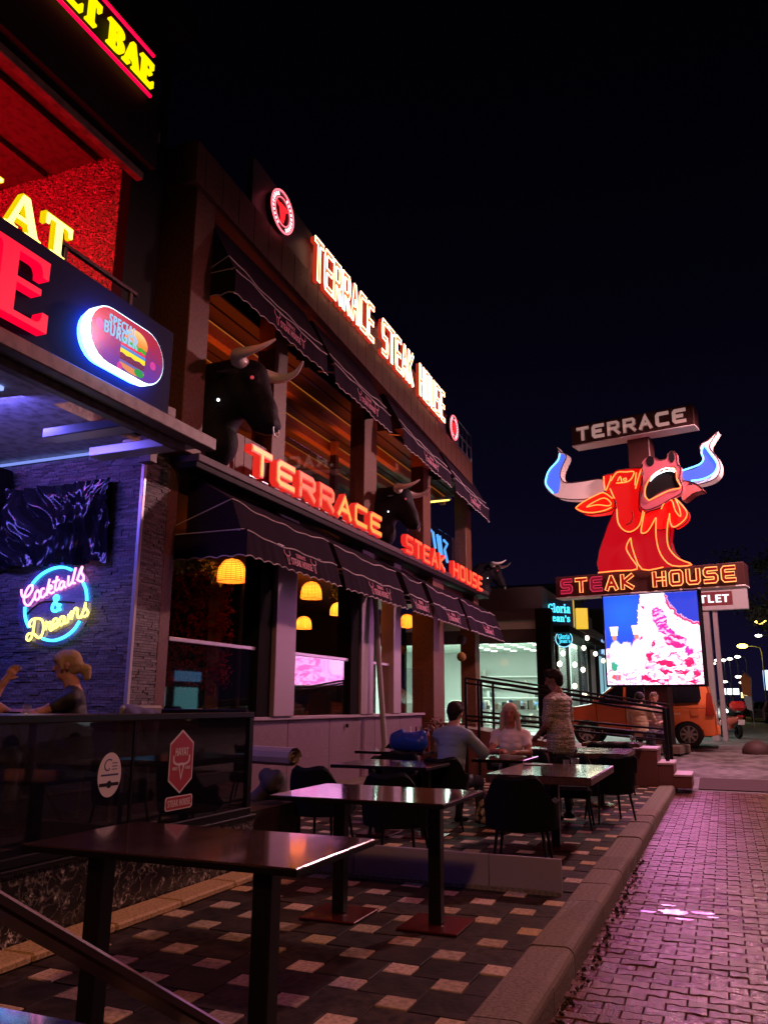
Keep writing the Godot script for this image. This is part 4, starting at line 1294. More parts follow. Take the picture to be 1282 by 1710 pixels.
func build_terrace_house():
	var h := thing("steak_house", "two-storey wood-clad steak house with awnings and glass front", "building", Vector3(-6, 0, -8))
	var o := h.position
	var mk := func() -> MB:
		var m := MB.new()
		m.xf.origin = -o
		return m
	var b: MB
	# wainscot boards under the windows
	var seams := [-7.9, -9.4, -10.9, -12.3, -13.72, -14.2, -15.5, -16.78]
	for i in seams.size() - 1:
		b = rel(o)
		b.cbox(Vector3(-6.0, 0.575, (seams[i] + seams[i + 1]) * 0.5), Vector3(0.05, 1.15, seams[i] - seams[i + 1] - 0.012), 0.005)
		part(h, "wainscot_panel", b.mesh(), M.wainscot)
	b = rel(o)
	b.slab(-6.2, -6.03, 0.0, 1.15, -16.78, -7.8)
	part(h, "plinth_wall", b.mesh(), M.black_matt)
	b = rel(o)
	b.cbox(Vector3(-6.02, 1.175, -12.3), Vector3(0.24, 0.05, 8.98), 0.008)
	part(h, "window_sill", b.mesh(), M.column)
	# low step along the foot of the wall
	b = rel(o)
	b.cbox(Vector3(-5.78, 0.07, -12.3), Vector3(0.38, 0.15, 8.9), 0.01)
	part(h, "step", b.mesh(), M.kerb[0])
	# pillars between the windows
	for c in [[-10.26, -10.86, "column", -5.86], [-13.35, -13.9, "column", -5.88], [-14.9, -15.3, "column", -5.88]]:
		b = rel(o)
		b.cbox(Vector3((c[3] - 6.15) * 0.5, 2.7, (c[0] + c[1]) * 0.5), Vector3(c[3] + 6.15, 3.0, c[0] - c[1]), 0.01)
		part(h, "pillar", b.mesh(), M.column)
	for c in [[-9.9, -10.255], [-13.0, -13.345]]:
		b = rel(o)
		b.slab(-6.2, -5.93, 1.2, 4.2, c[1], c[0])
		part(h, "jamb", b.mesh(), M.black_matt)
	b = rel(o)
	b.cbox(Vector3(-6.0, 2.1, -17.3), Vector3(0.5, 4.2, 0.75), 0.01)
	part(h, "post", b.mesh(), M.wood)
	b = rel(o)
	b.cbox(Vector3(-6.0, 2.1, -20.6), Vector3(0.4, 4.2, 0.4), 0.01)
	part(h, "post", b.mesh(), M.wood)
	b = rel(o)
	b.cbox(Vector3(-5.95, 6.35, -7.72), Vector3(0.56, 4.1, 0.42), 0.01)
	part(h, "post", b.mesh(), M.wood)
	b = rel(o)
	b.cbox(Vector3(-6.12, 2.15, -7.86), Vector3(0.26, 4.29, 0.2), 0.01)
	part(h, "post", b.mesh(), M.wood)
	# lower sashes with their pale top rails
	for w in [[-7.95, -9.9], [-10.87, -13.0], [-13.91, -14.9], [-15.31, -16.9]]:
		b = rel(o)
		b.slab(-6.006, -5.994, 1.2, 2.1, w[1], w[0])
		var pn := part(h, "window_pane", b.mesh(), M.pane)
		if w[0] > -15.0:
			b = rel(o)
			b.cbox(Vector3(-6.0, 2.125, (w[0] + w[1]) * 0.5), Vector3(0.05, 0.05, w[0] - w[1]), 0.006)
			part(h, "sash_rail", b.mesh(), M.alu)
	# drain pipe leaning against the second pillar
	b = rel(o)
	b.tube([Vector3(-5.8, 3.35, -13.75), Vector3(-5.72, 2.0, -13.78), Vector3(-5.62, 0.62, -13.82), Vector3(-5.56, 0.5, -13.80)], 0.055, 8)
	part(h, "drain_pipe", b.mesh(), M.grey)
	b = rel(o)
	b.tube([Vector3(-5.955, 1.02, -12.9), Vector3(-5.955, 1.02, -12.9) + Vector3(0.04, 0, 0)], 0.03, 8)
	part(h, "socket", b.mesh(), M.black)
	# dining room shell
	b = rel(o)
	b.slab(-12, -6.2, -0.2, 0.55, -21, -7.8)
	part(h, "dining_floor", b.mesh(), M.tile_dark[0])
	b = rel(o)
	b.slab(-12.2, -12, 0.5, 8.0, -21, -7.8)
	b.slab(-12, -6.24, 0.5, 8.0, -7.93, -7.8)
	b.slab(-12, -8.9, 0.5, 4.2, -21.2, -21)
	part(h, "back_wall", b.mesh(), tri_mat(mt(0.035, 0.028, 0.03, 0.8), 1.0))
	b = rel(o)
	b.slab(-12, -6.1, 3.95, 4.2, -21, -7.8)
	part(h, "dining_ceiling", b.mesh(), M.wood)
	# end wall beyond the wainscot: boarded parapet facing the terrace
	b = rel(o)
	b.cbox(Vector3(-5.4, 0.5, -16.85), Vector3(1.2, 1.0, 0.12), 0.008)
	part(h, "parapet", b.mesh(), M.wood)
	# ledge over the ground floor awnings
	b = rel(o)
	b.cbox(Vector3(-5.85, 4.26, -14.4), Vector3(0.56, 0.10, 13.3), 0.01)
	part(h, "ledge", b.mesh(), M.ledge)
	b = rel(o)
	b.cbox(Vector3(-5.72, 4.165, -14.4), Vector3(0.28, 0.08, 13.36), 0.01)
	part(h, "gutter", b.mesh(), M.black)
	b = rel(o)
	b.slab(-12, -6.1, 4.2, 4.45, -21, -7.8)
	part(h, "upper_floor", b.mesh(), M.wood)
	# boarded panel behind the first letters: vertical boards
	for i in 9:
		b = rel(o)
		b.cbox(Vector3(-5.93, 4.31 + 0.36, -8.06 - i * 0.22), Vector3(0.04, 0.72, 0.212), 0.005)
		part(h, "cladding_board", b.mesh(), M.wood)
	# upper storey posts
	for c in [[-9.9, -10.3], [-13.3, -13.9], [-16.6, -17.1], [-19.9, -20.4]]:
		b = rel(o)
		b.cbox(Vector3(-6.0, 5.75, (c[0] + c[1]) * 0.5), Vector3(0.3, 2.9, c[0] - c[1]), 0.01)
		part(h, "upper_post", b.mesh(), M.wood)
	# upper glass balustrade (the letters mirror in it)
	for w in [[-10.3, -13.3], [-13.9, -16.6], [-17.1, -19.9]]:
		b = rel(o)
		b.slab(-6.045, -6.035, 4.45, 5.5, w[1], w[0])
		part(h, "balustrade_pane", b.mesh(), M.pane)
	# slatted warm ceiling of the upper room
	var plank := tri_mat(mt(0.045, 0.022, 0.012, 0.6), 0.8)
	plank.albedo_texture = M.streak
	for i in 24:
		b = rel(o)
		var x := -6.25 - i * 0.24
		b.cbox(Vector3(x, 7.02 - 0.02 * (i % 2), -14.3), Vector3(0.225, 0.04, 13.2), 0.006)
		part(h, "ceiling_plank", b.mesh(), plank)
	var warm := glow(1.0, 0.28, 0.03, 0.35)
	for x in [-6.75, -7.6, -8.5, -9.5, -10.5]:
		b = rel(o)
		b.cbox(Vector3(x, 6.86, -14.3), Vector3(0.15, 0.22, 13.0), 0.008)
		part(h, "ceiling_beam", b.mesh(), M.wood_warm)
		b = rel(o)
		b.cbox(Vector3(x + 0.10, 6.95, -14.3), Vector3(0.014, 0.014, 12.6), 0.003)
		var ls := part(h, "led_strip_light", b.mesh(), warm)
	area(Vector3(-8.0, 6.62, -10.3), Vector3(0, 1, 0), 3.4, 4.0, Color(1.0, 0.38, 0.08), 4.4)
	area(Vector3(-8.0, 6.62, -15.5), Vector3(0, 1, 0), 3.4, 5.0, Color(1.0, 0.38, 0.08), 5.6)
	for z in [-11.2, -12.0, -15.2]:
		b = rel(o)
		b.cbox(Vector3(-7.4, 5.7, z), Vector3(0.14, 2.5, 0.16), 0.008)
		part(h, "inner_post", b.mesh(), M.wood_warm)
	# roof beam: long wood-clad fascia that falls slightly towards the far end
	var za := -7.38
	var zb := -19.75
	var beam := func(x0: float, x1: float, ta: float, tb: float, ba: float, bb2: float, z0: float, z1: float) -> ArrayMesh:
		var m: MB = rel(o)
		var A := [Vector3(x0, ba, z0), Vector3(x1, ba, z0), Vector3(x1, ta, z0), Vector3(x0, ta, z0)]
		var B := [Vector3(x0, bb2, z1), Vector3(x1, bb2, z1), Vector3(x1, tb, z1), Vector3(x0, tb, z1)]
		m.quad(A[0], A[1], A[2], A[3])
		m.quad(B[1], B[0], B[3], B[2])
		m.quad(A[1], B[1], B[2], A[2])
		m.quad(B[0], A[0], A[3], B[3])
		m.quad(A[3], A[2], B[2], B[3])
		m.quad(A[1], A[0], B[0], B[1])
		return m.mesh()
	var top_at := func(z: float) -> float: return lerpf(8.37, 7.53, (za - z) / (za - zb))
	var bot_at := func(z: float) -> float: return lerpf(7.79, 6.95, (za - z) / (za - zb))
	# clad with upright boards, each a piece of its own
	part(h, "roof_beam", beam.call(-6.25, -5.63, 8.36, 7.52, 7.80, 6.96, za - 0.02, zb), M.wood)
	var nb := 62
	for i in nb:
		var z0 := lerpf(za, zb, float(i) / nb)
		var z1 := lerpf(za, zb, float(i + 1) / nb) + 0.006
		part(h, "fascia_board", beam.call(-5.63, -5.605 + 0.003 * (i % 2), top_at.call(z0), top_at.call(z1), bot_at.call(z0), bot_at.call(z1), z0, z1), M.wood)
	for i in 4:
		var x0 := -6.25 + i * 0.158
		b = rel(o)
		b.slab(x0, x0 + 0.152, 7.79, 8.37, za - 0.02, za + 0.01)
		part(h, "fascia_board", b.mesh(), M.wood)
	b = rel(o)
	b.slab(-12, -6.2, 7.06, 7.3, -20.5, -7.6)
	part(h, "roof", b.mesh(), M.black_matt)
	# dark sign panel above the beam
	part(h, "sign_panel", beam.call(-5.75, -5.65, 9.10, 8.12, 8.20, 7.55, -8.75, -18.75), tri_mat(mt(0.10, 0.085, 0.095, 0.4), 1.0))
	# steel railing on the roof end
	b = rel(o)
	for y in [0.25, 0.6, 0.95]: b.tube([Vector3(-5.7, 7.5 + y - 0.0, -18.8), Vector3(-5.7, 7.42 + y, -20.0)], 0.02, 5)
	for z in [-19.2, -19.6, -20.0]: b.tube([Vector3(-5.7, 7.4, z), Vector3(-5.7, 8.42, z)], 0.02, 5)
	part(h, "roof_railing", b.mesh(), M.steel)
	# awnings
	var lo := [Vector2(-5.86, 4.12), Vector2(-5.34, 3.80), Vector2(-5.19, 3.42), Vector2(-5.10, 3.10)]
	var zz := [[-8.15, -10.81], [-11.0, -13.59], [-13.9, -14.98], [-15.27, -17.42], [-17.66, -20.67]]
	var lab := ["first lower awning at the corner beside the slate wall, cane lamp under it", "second lower awning, under the last letters of the first neon word", "narrow third lower awning between two wider ones", "fourth lower awning, below the middle of the second neon name", "last lower awning at the far end of the dining room"]
	for i in 5:
		awning(lo, zz[i][0], zz[i][1], 0.012, lab[i], "dark purple scalloped awnings over the dining room windows", i == 0, true, -8.15)
	var up := [Vector2(-5.75, 7.62), Vector2(-5.42, 6.98), Vector2(-5.33, 6.80), Vector2(-5.30, 6.46)]
	zz = [[-7.92, -10.6], [-10.87, -13.3], [-13.95, -17.0], [-17.3, -20.3]]
	lab = ["upper awning nearest the red-lit bar, above the big bull head", "second upper awning along the roof beam", "third upper awning along the roof beam", "upper awning at the far end of the roof beam"]
	for i in 4:
		awning(up, zz[i][0], zz[i][1], 0.034, lab[i], "dark scalloped awnings under the roof beam", i == 0, true, -7.92)
	dining_room()

func dining_room():
	var r := RandomNumberGenerator.new()
	r.seed = 5
	pendant(Vector3(-6.62, 3.14, -10.2), 0.20, "lit cane lamp hanging in the leaf garland at the corner window")
	pendant(Vector3(-8.3, 2.95, -15.7), 0.16, "lit cane lamp low in the second window")
	pendant(Vector3(-7.1, 3.32, -13.7), 0.19, "lit cane lamp half hidden behind the first awning's hem")
	pendant(Vector3(-7.2, 3.15, -15.1), 0.15, "lit cane lamp beside the dark jamb of the second window")
	pendant(Vector3(-7.6, 3.35, -20.2), 0.20, "lit cane lamp behind the third awning near the wooden post")
	# garland of leaves over the corner window
	var b := MB.new()
	for i in 46:
		var z := -9.3 - i * 0.065
		leaf_mass(b, Vector3(-6.92, 3.34 + 0.05 * sin(z * 5), z), Vector3(0.05, 0.06, 0.04), 26, 0.08, r)
	var g := single("leaf_garland", b.mesh(), M.leaf, "green leaf garland along the top of the corner window", "garland")
	g.set_meta("kind", "thing")
	b = MB.new()
	for i in 14: leaf_mass(b, Vector3(-7.0 - i * 0.02, 3.6, -14.4 - i * 0.09), Vector3(0.05, 0.09, 0.05), 22, 0.07, r)
	single("leaf_garland", b.mesh(), M.leaf, "short green garland above the cane lamp in the second window", "garland")
	# wall of dark red artificial flowers
	b = MB.new()
	for i in 1500:
		var p := Vector3(r.randf_range(-9.9, -7.75), r.randf_range(1.6, 3.7), -12.0 + r.randf_range(0, 0.1))
		leaf_mass(b, p, Vector3(0.03, 0.03, 0.02), 5, 0.075, r)
	var fw := thing("flower_wall", "wall of dark red flowers seen through the corner window", "flower wall", Vector3(-8.8, 0.55, -12.1))
	b.v = shifted(b.v, -fw.position)
	part(fw, "flowers", b.mesh(), M.leaf_red).set_meta("kind", "stuff")
	part(fw, "backing", boxm(Vector3(2.3, 3.2, 0.06)), M.black_matt, Vector3(0, 1.6, -0.02))
	part(fw, "pilaster", boxm(Vector3(0.22, 3.2, 0.12), 0.01), M.column, Vector3(0.72, 1.6, 0.09))
	# bar tables and chairs inside, dim shapes behind the glass
	for p in [[Vector3(-7.2, 0.55, -9.4), "dark dining table with glasses behind the corner window"], [Vector3(-7.3, 0.55, -12.6), "dark dining table with glasses behind the second window"]]:
		var t := thing("indoor_table", p[1], "table", p[0])
		part(t, "table_top", boxm(Vector3(0.8, 0.04, 1.2), 0.008), M.table, Vector3(0, 0.74, 0))
		part(t, "leg", boxm(Vector3(0.09, 0.72, 0.09), 0.006), M.black_metal, Vector3(0, 0.36, 0))
		part(t, "foot_plate", boxm(Vector3(0.45, 0.02, 0.45), 0.004), M.black_metal, Vector3(0, 0.012, 0))
		for k in 1:
			var gl := MB.new()
			gl.lathe([Vector2(0.03, 0.0), Vector2(0.004, 0.006), Vector2(0.004, 0.08), Vector2(0.035, 0.12), Vector2(0.032, 0.19)], 12)
			single("wine_glass", gl.mesh(), M.pane_clear, "stemmed glass on the table " + ["behind the corner window", "behind the second window"][0 if p[0].z > -10 else 1], "glass", p[0] + Vector3(-0.2 + 0.4 * (k % 2), 0.76, -0.35 + 0.7 * (k / 2)), Basis(), "stemmed glasses behind the windows")
	# warm glow from the bar at the back
	var sh := thing("bar_shelf", "back bar shelf with lit edge inside the dining room", "shelf", Vector3(-11.6, 0.55, -15.5))
	for k in 3:
		part(sh, "shelf_board", boxm(Vector3(0.35, 0.04, 3.0), 0.004), M.wood, Vector3(0, 1.2 + 0.45 * k, 0))
	part(sh, "led_strip_light", boxm(Vector3(0.02, 0.03, 2.8)), glow(1.0, 0.35, 0.08, 1.6), Vector3(0.17, 1.68, 0))
	part(sh, "counter", boxm(Vector3(0.5, 1.05, 3.2), 0.01), M.wood, Vector3(0.1, 0.525, 0))
	# round paper decorations hung by the far post
	for q in [[Vector3(-5.6, 3.35, -18.5), 0.26, Color(0.35, 0.02, 0.03), "round red paper lantern hung under the far awning"], [Vector3(-5.6, 2.86, -18.5), 0.24, Color(0.05, 0.045, 0.04), "round black paper lantern hung below the red one"], [Vector3(-5.6, 2.46, -18.5), 0.22, Color(0.22, 0.13, 0.02), "round ochre paper lantern, lowest of the string"], [Vector3(-6.5, 2.55, -17.0), 0.2, Color(0.3, 0.25, 0.04), "yellow round paper decoration behind the wooden post"]]:
		var t := thing("paper_lantern", q[3], "lantern", q[0])
		b = MB.new()
		var rings := []
		for k in 17:
			var a := PI * k / 16
			rings.append(Vector2(maxf(0.001, sin(a)) * q[1] * (1.0 if k % 2 == 0 else 0.96) * 0.5 * 2.0 * 0.5, -cos(a) * q[1] * 0.5))
		b.lathe(rings, 18)
		part(t, "paper_globe", b.mesh(), mt(q[2].r, q[2].g, q[2].b, 0.8))
		b = MB.new()
		b.tube([Vector3(0, q[1] * 0.5, 0), Vector3(0, q[1] * 0.5 + 0.12, 0)], 0.004, 4)
		part(t, "string", b.mesh(), M.black)

func shifted(v: PackedVector3Array, d: Vector3) -> PackedVector3Array:
	for i in v.size(): v[i] += d
	return v

const GLYPH := {
	"T": [[Vector2(0, 1), Vector2(1, 1)], [Vector2(0.5, 1), Vector2(0.5, 0)]],
	"E": [[Vector2(1, 1), Vector2(0.14, 1), Vector2(0, 0.86), Vector2(0, 0.14), Vector2(0.14, 0), Vector2(1, 0)], [Vector2(0, 0.5), Vector2(0.9, 0.5)]],
	"R": [[Vector2(0, 0), Vector2(0, 1), Vector2(0.86, 1), Vector2(1, 0.88), Vector2(1, 0.6), Vector2(0.86, 0.46), Vector2(0, 0.46)], [Vector2(0.5, 0.46), Vector2(1, 0)]],
	"A": [[Vector2(0, 0), Vector2(0.5, 1), Vector2(1, 0)], [Vector2(0.2, 0.32), Vector2(0.8, 0.32)]],
	"C": [[Vector2(1, 1), Vector2(0.14, 1), Vector2(0, 0.86), Vector2(0, 0.14), Vector2(0.14, 0), Vector2(1, 0)]],
	"S": [[Vector2(1, 1), Vector2(0.12, 1), Vector2(0, 0.88), Vector2(0, 0.62), Vector2(0.12, 0.5), Vector2(0.88, 0.5), Vector2(1, 0.38), Vector2(1, 0.12), Vector2(0.88, 0), Vector2(0, 0)]],
	"K": [[Vector2(0, 0), Vector2(0, 1)], [Vector2(1, 1), Vector2(0.1, 0.5), Vector2(1, 0)]],
	"H": [[Vector2(0, 0), Vector2(0, 1)], [Vector2(1, 0), Vector2(1, 1)], [Vector2(0, 0.5), Vector2(1, 0.5)]],
	"O": [[Vector2(0.12, 0), Vector2(0.88, 0), Vector2(1, 0.12), Vector2(1, 0.88), Vector2(0.88, 1), Vector2(0.12, 1), Vector2(0, 0.88), Vector2(0, 0.12)]],
	"U": [[Vector2(0, 1), Vector2(0, 0.14), Vector2(0.14, 0), Vector2(0.86, 0), Vector2(1, 0.14), Vector2(1, 1)]],
}

func glyph_pts(st: Array, w: float, h: float, t: float) -> Array:
	var out := []
	for p in st: out.append(Vector2(t * 0.5 + p.x * (w - t), t * 0.5 + p.y * (h - t)))
	return out

func glyph_fill(b: MB, ch: String, w: float, h: float, t: float, z0: float, z1: float):
	var k := 0
	for st in GLYPH[ch]:
		var p := glyph_pts(st, w, h, t)
		# ends that meet the outer edge of the cell run out to it
		if ch != "O":
			for e in [0, p.size() - 1]:
				var nb: Vector2 = p[1] if e == 0 else p[p.size() - 2]
				var d: Vector2 = (p[e] - nb).normalized()
				var q: Vector2 = st[e]
				if (q.x in [0.0, 1.0] or q.y in [0.0, 1.0]): p[e] = p[e] + d * t * 0.5
		b.stroke(p, t, z0 - 0.0015 * k, z1 - 0.0015 * k, ch == "O")
		k += 1

func glyph_outline(ch: String, w: float, h: float, t: float) -> Array:
	var polys := []
	for st in GLYPH[ch]:
		var p := PackedVector2Array(glyph_pts(st, w, h, t))
		if ch == "O":
			polys.append_array(Geometry2D.offset_polygon(p, t * 0.5, Geometry2D.JOIN_MITER))
			polys.append_array(Geometry2D.offset_polygon(p, -t * 0.5, Geometry2D.JOIN_MITER))
			return polys
		var s := Geometry2D.offset_polyline(p, t * 0.5, Geometry2D.JOIN_MITER, Geometry2D.END_SQUARE)
		if polys.is_empty():
			polys = Array(s)
		else:
			var outer: PackedVector2Array = polys[0]
			var rest := polys.slice(1)
			var mg := Array(Geometry2D.merge_polygons(outer, s[0]))
			polys = mg + rest
	return polys

func outline_tubes(b: MB, ch: String, w: float, h: float, t: float, z: float, r: float):
	for pl in glyph_outline(ch, w, h, t):
		var pts := []
		for p in pl: pts.append(Vector3(p.x, p.y, z))
		if pts.size() > 2: b.tube(pts, r, 5, true)

func street_basis(slope := 0.0) -> Basis:
	var x := Vector3(0, -slope, -1).normalized()
	var y := Vector3.UP
	return Basis(x, y, x.cross(y).normalized())

func word_sign(called: String, label: String, word: String, at: Vector3, bas: Basis, w: float, h: float, pitch: float, t: float, depth: float, style: Dictionary, group := "") -> Node3D:
	# letters standing in a row from at, each a part; body, face and neon are its sub-parts
	var s := thing(called, label, "sign", at, 0.0, group)
	s.transform.basis = bas
	var x := 0.0
	var i := 0
	for ch in word:
		if ch != " ":
			var b := MB.new()
			glyph_fill(b, ch, w, h, t, 0.0, depth)
			var dim: bool = style.has("dim") and i in style.dim
			var l := part(s, "letter_neon" if style.has("neon") else "letter_light", b.mesh(), style.dim_body if dim and style.has("dim_body") else style.body, Vector3(x, 0, 0))
			if style.has("face"):
				b = MB.new()
				var g := t * 0.62
				var inset := (t - g) * 0.5
				b.xf.origin = Vector3(inset, inset, 0)
				glyph_fill(b, ch, w - inset * 2, h - inset * 2, g, depth + 0.004, depth + 0.012)
				part(l, "face_light", b.mesh(), style.dim_face if dim else style.face)
			if style.has("neon"):
				b = MB.new()
				outline_tubes(b, ch, w, h, t * style.get("neon_in", 0.9), depth + style.get("lift", 0.02), style.neon_r)
				part(l, "neon_tube", b.mesh(), style.dim_neon if dim else style.neon)
		x += pitch
		i += 1
	return s

func build_signs():
	var steel_bk := mt(0.10, 0.012, 0.012, 0.4)
	# ---- orange channel letters on the ledge
	var hot := {"body": glow(1.0, 0.03, 0.02, 0.75), "face": glow(1.0, 0.17, 0.025, 2.6), "dim": [2, 3], "dim_face": glow(1.0, 0.10, 0.03, 1.5)}
	word_sign("neon_word", "orange-red glowing seven-letter word on the ledge above the first awnings", "TERRACE", Vector3(-5.62, 4.345, -8.82), street_basis(0.006), 0.545, 0.40, 0.662, 0.105, 0.11, hot, "glowing names on the facade")
	var feet := MB.new()
	for i in 14: feet.box(Vector3(0.07, 0.0, -0.32 * i), Vector3(0.13, 0.02, 0.16))
	single("letter_bracket", feet.mesh(), M.alu, "pale metal brackets under the glowing letters on the ledge", "bracket", Vector3(-5.69, 4.322, -8.95))
	var hot2 := {"body": glow(1.0, 0.025, 0.02, 0.8), "face": glow(1.0, 0.07, 0.025, 2.8), "dim": [0], "dim_face": glow(1.0, 0.07, 0.03, 1.5)}
	word_sign("neon_word", "red glowing two-word name on the ledge above the far awnings", "STEAK HOUSE", Vector3(-5.62, 4.27, -14.6), street_basis(0.012), 0.42, 0.385, 0.517, 0.082, 0.10, hot2, "glowing names on the facade")
	area(Vector3(-5.44, 4.55, -11.1), Vector3(1, 0.0, 0.1), 4.4, 0.4, Color(1.0, 0.22, 0.10), 0.5)
	area(Vector3(-5.44, 4.45, -17.4), Vector3(1, 0.0, 0.1), 5.4, 0.4, Color(1.0, 0.16, 0.10), 0.5)
	# ---- white-hot outlined letters along the roof
	var roof := {"body": glow(1.0, 0.05, 0.02, 0.5), "face": glow(1.0, 0.16, 0.03, 0.9), "neon": glow(1.0, 0.50, 0.30, 5.0), "neon_r": 0.012, "neon_in": 1.0, "lift": 0.02}
	word_sign("roof_sign", "long row of white-hot outlined letters along the roof edge", "TERRACE STEAK HOUSE", Vector3(-5.6, 8.04, -10.45), street_basis(0.036), 0.310, 0.735, 0.357, 0.088, 0.07, roof)
	area(Vector3(-5.42, 8.25, -13.8), Vector3(1, -0.35, 0.1), 6.6, 0.6, Color(1.0, 0.30, 0.18), 1.1)
	# round bull badges at both ends of the roof sign
	for q in [[Vector3(-5.6, 8.58, -9.42), 0.335, "round lit bull badge at the near end of the roof sign"], [Vector3(-5.6, 7.94, -17.98), 0.31, "round lit bull badge at the far end of the roof sign"]]:
		var t := thing("badge_sign", q[2], "sign", q[0], 0.0, "round badges on the roof")
		t.transform.basis = street_basis()
		var R: float = q[1]
		var b := MB.new()
		b.lathe([Vector2(0.001, 0), Vector2(R * 0.96, 0), Vector2(R * 0.96, 0.06), Vector2(0.001, 0.06)], 32, Vector3.BACK)
		part(t, "disc", b.mesh(), mt(0.03, 0.004, 0.006, 0.4))
		for rr in [0.97, 0.66]:
			b = MB.new()
			var ring := []
			for i in 40: ring.append(Vector3(cos(TAU * i / 40) * R * rr, sin(TAU * i / 40) * R * rr, 0.07))
			b.tube(ring, 0.014 if rr > 0.8 else 0.008, 5, true)
			part(t, "neon_ring", b.mesh(), glow(1.0, 0.12, 0.16, 2.6))
		b = MB.new()
		# lettering band: short upright strokes round the rim
		for i in 26:
			if i in [0, 1, 12, 13, 14, 25]: continue
			var a := TAU * i / 26
			var d := Vector2(sin(a), cos(a))
			b.stroke([d * R * 0.73, d * R * 0.9], R * 0.10, 0.062, 0.068)
		part(t, "lettering_light", b.mesh(), glow(1.0, 0.85, 0.85, 1.7))
		b = MB.new()
		var hp := PackedVector2Array()
		for p in [Vector2(-0.10, -0.52), Vector2(0.10, -0.52), Vector2(0.18, -0.28), Vector2(0.26, 0.12), Vector2(0.42, 0.16), Vector2(0.58, 0.40), Vector2(0.36, 0.30), Vector2(0.2, 0.34), Vector2(-0.2, 0.34), Vector2(-0.36, 0.30), Vector2(-0.58, 0.40), Vector2(-0.42, 0.16), Vector2(-0.26, 0.12), Vector2(-0.18, -0.28)]: hp.append(p * R)
		b.prism(hp, 0.06, 0.075)
		part(t, "bull_head_light", b.mesh(), glow(1.0, 0.02, 0.03, 1.3))
	# ---- bar signs: big red letter, yellow letters, top fascia
	var red := glow(1.0, 0.0, 0.03, 1.15)
	var s := thing("red_letter_sign", "huge red slab-serif letter E on the bar fascia", "sign", Vector3(-4.62, 4.1, -4.0))
	s.transform.basis = street_basis()
	fit_text(s, "letter_light", "E", true, red, Vector3(-0.02, 0.285, 0.06), Basis(), 0.56, 0.57, 0.10)
	fit_text(s, "letter_light", "R", true, red, Vector3(-0.75, 0.285, 0.06), Basis(), 0.66, 0.57, 0.10)
	area(Vector3(-4.48, 4.38, -3.95), Vector3(1, -0.1, 0), 1.2, 0.5, Color(1.0, 0.02, 0.06), 0.10)
	s = thing("yellow_letter_sign", "yellow glowing slab letters standing above the bar fascia", "sign", Vector3(-4.8, 4.93, -4.62))
	s.transform.basis = street_basis()
	var yel := glow(1.0, 0.80, 0.16, 3.2)
	var yside := glow(1.0, 0.72, 0.0, 0.9)
	for q in [["H", -1.72], ["A", -1.30], ["Y", -0.88], ["A", -0.46], ["T", -0.10]]:
		var l := fit_text(s, "letter_light", q[0], true, yside, Vector3(q[1], 0.18, 0.0), Basis(), 0.40 if q[0] != "T" else 0.31, 0.36, 0.06)
		var f := fit_text(s, "letter_light", q[0], true, yel, Vector3(q[1], 0.18, 0.034), Basis(), 0.36 if q[0] != "T" else 0.28, 0.325, 0.012)
	s = thing("top_bar_sign", "yellow slab letters between red neon lines high on the bar", "sign", Vector3(-5.58, 8.2, -6.4))
	s.transform.basis = street_basis()
	var ylow := glow(1.0, 0.78, 0.0, 1.25)
	for q in [["E", -0.13, 0.22], ["A", -0.385, 0.27], ["B", -0.65, 0.25], ["T", -1.03, 0.25], ["L", -1.29, 0.25], ["A", -1.58, 0.29], ["S", -1.86, 0.24]]:
		fit_text(s, "letter_light", q[0], true, ylow, Vector3(q[1], 0.265, 0.03), Basis(), q[2], 0.31, 0.05)
	for y in [0.0, 0.55]:
		var b := MB.new()
		b.tube([Vector3(-3.2, y, 0.03), Vector3(-0.03, y, 0.03)], 0.022, 6)
		part(s, "neon_line", b.mesh(), glow(1.0, 0.0, 0.05, 1.5))
	burger_sign()
	cocktail_sign()
	# blue strokes behind the upper glass, standing in for mirrored lettering
	s = thing("blue_neon_strokes", "blue strokes standing in for mirrored lettering behind the upper glass above the second glowing name", "sign", Vector3(-6.5, 4.75, -19.6))
	s.transform.basis = street_basis()
	var b2 := MB.new()
	for st in [[Vector2(-1.25, 0.98), Vector2(-1.22, 0.5)], [Vector2(-1.05, 0.95), Vector2(-1.0, 0.45)], [Vector2(-0.95, 0.95), Vector2(-0.55, 0.9), Vector2(-0.85, 0.88), Vector2(-0.8, 0.15)], [Vector2(-0.45, 0.9), Vector2(-0.25, 0.5)], [Vector2(-0.1, 0.9), Vector2(0.15, 0.35)], [Vector2(0.1, 0.9), Vector2(0.3, 0.35)], [Vector2(0.45, 0.85), Vector2(0.75, 0.8), Vector2(0.5, 0.6), Vector2(0.75, 0.3)], [Vector2(0.4, 0.1), Vector2(0.45, 0.0), Vector2(0.8, 0.0)]]:
		var p3 := []
		for p in st: p3.append(Vector3(p.x, p.y, 0))
		b2.tube(p3, 0.035, 6)
	part(s, "neon_tube", b2.mesh(), glow(0.10, 0.40, 1.0, 2.2))
	# blue arc lamp and a yellow tube in the upper room
	s = thing("blue_arc_sign", "blue neon arc behind the upper glass beside the second bull head", "sign", Vector3(-6.25, 4.55, -13.98))
	s.transform.basis = street_basis()
	b2 = MB.new()
	b2.tube(spline([Vector3(0.1, 0.0, 0), Vector3(0.32, 0.2, 0), Vector3(0.38, 0.55, 0)], 6), 0.02, 6)
	b2.tube(spline([Vector3(0.02, 0.05, 0), Vector3(0.2, 0.25, 0), Vector3(0.24, 0.52, 0)], 6), 0.02, 6)
	part(s, "neon_tube", b2.mesh(), glow(0.15, 0.4, 1.0, 1.8))
	s = thing("yellow_tube_lamp", "yellow fluorescent tube behind the second bull head", "lamp", Vector3(-6.8, 6.45, -19.3))
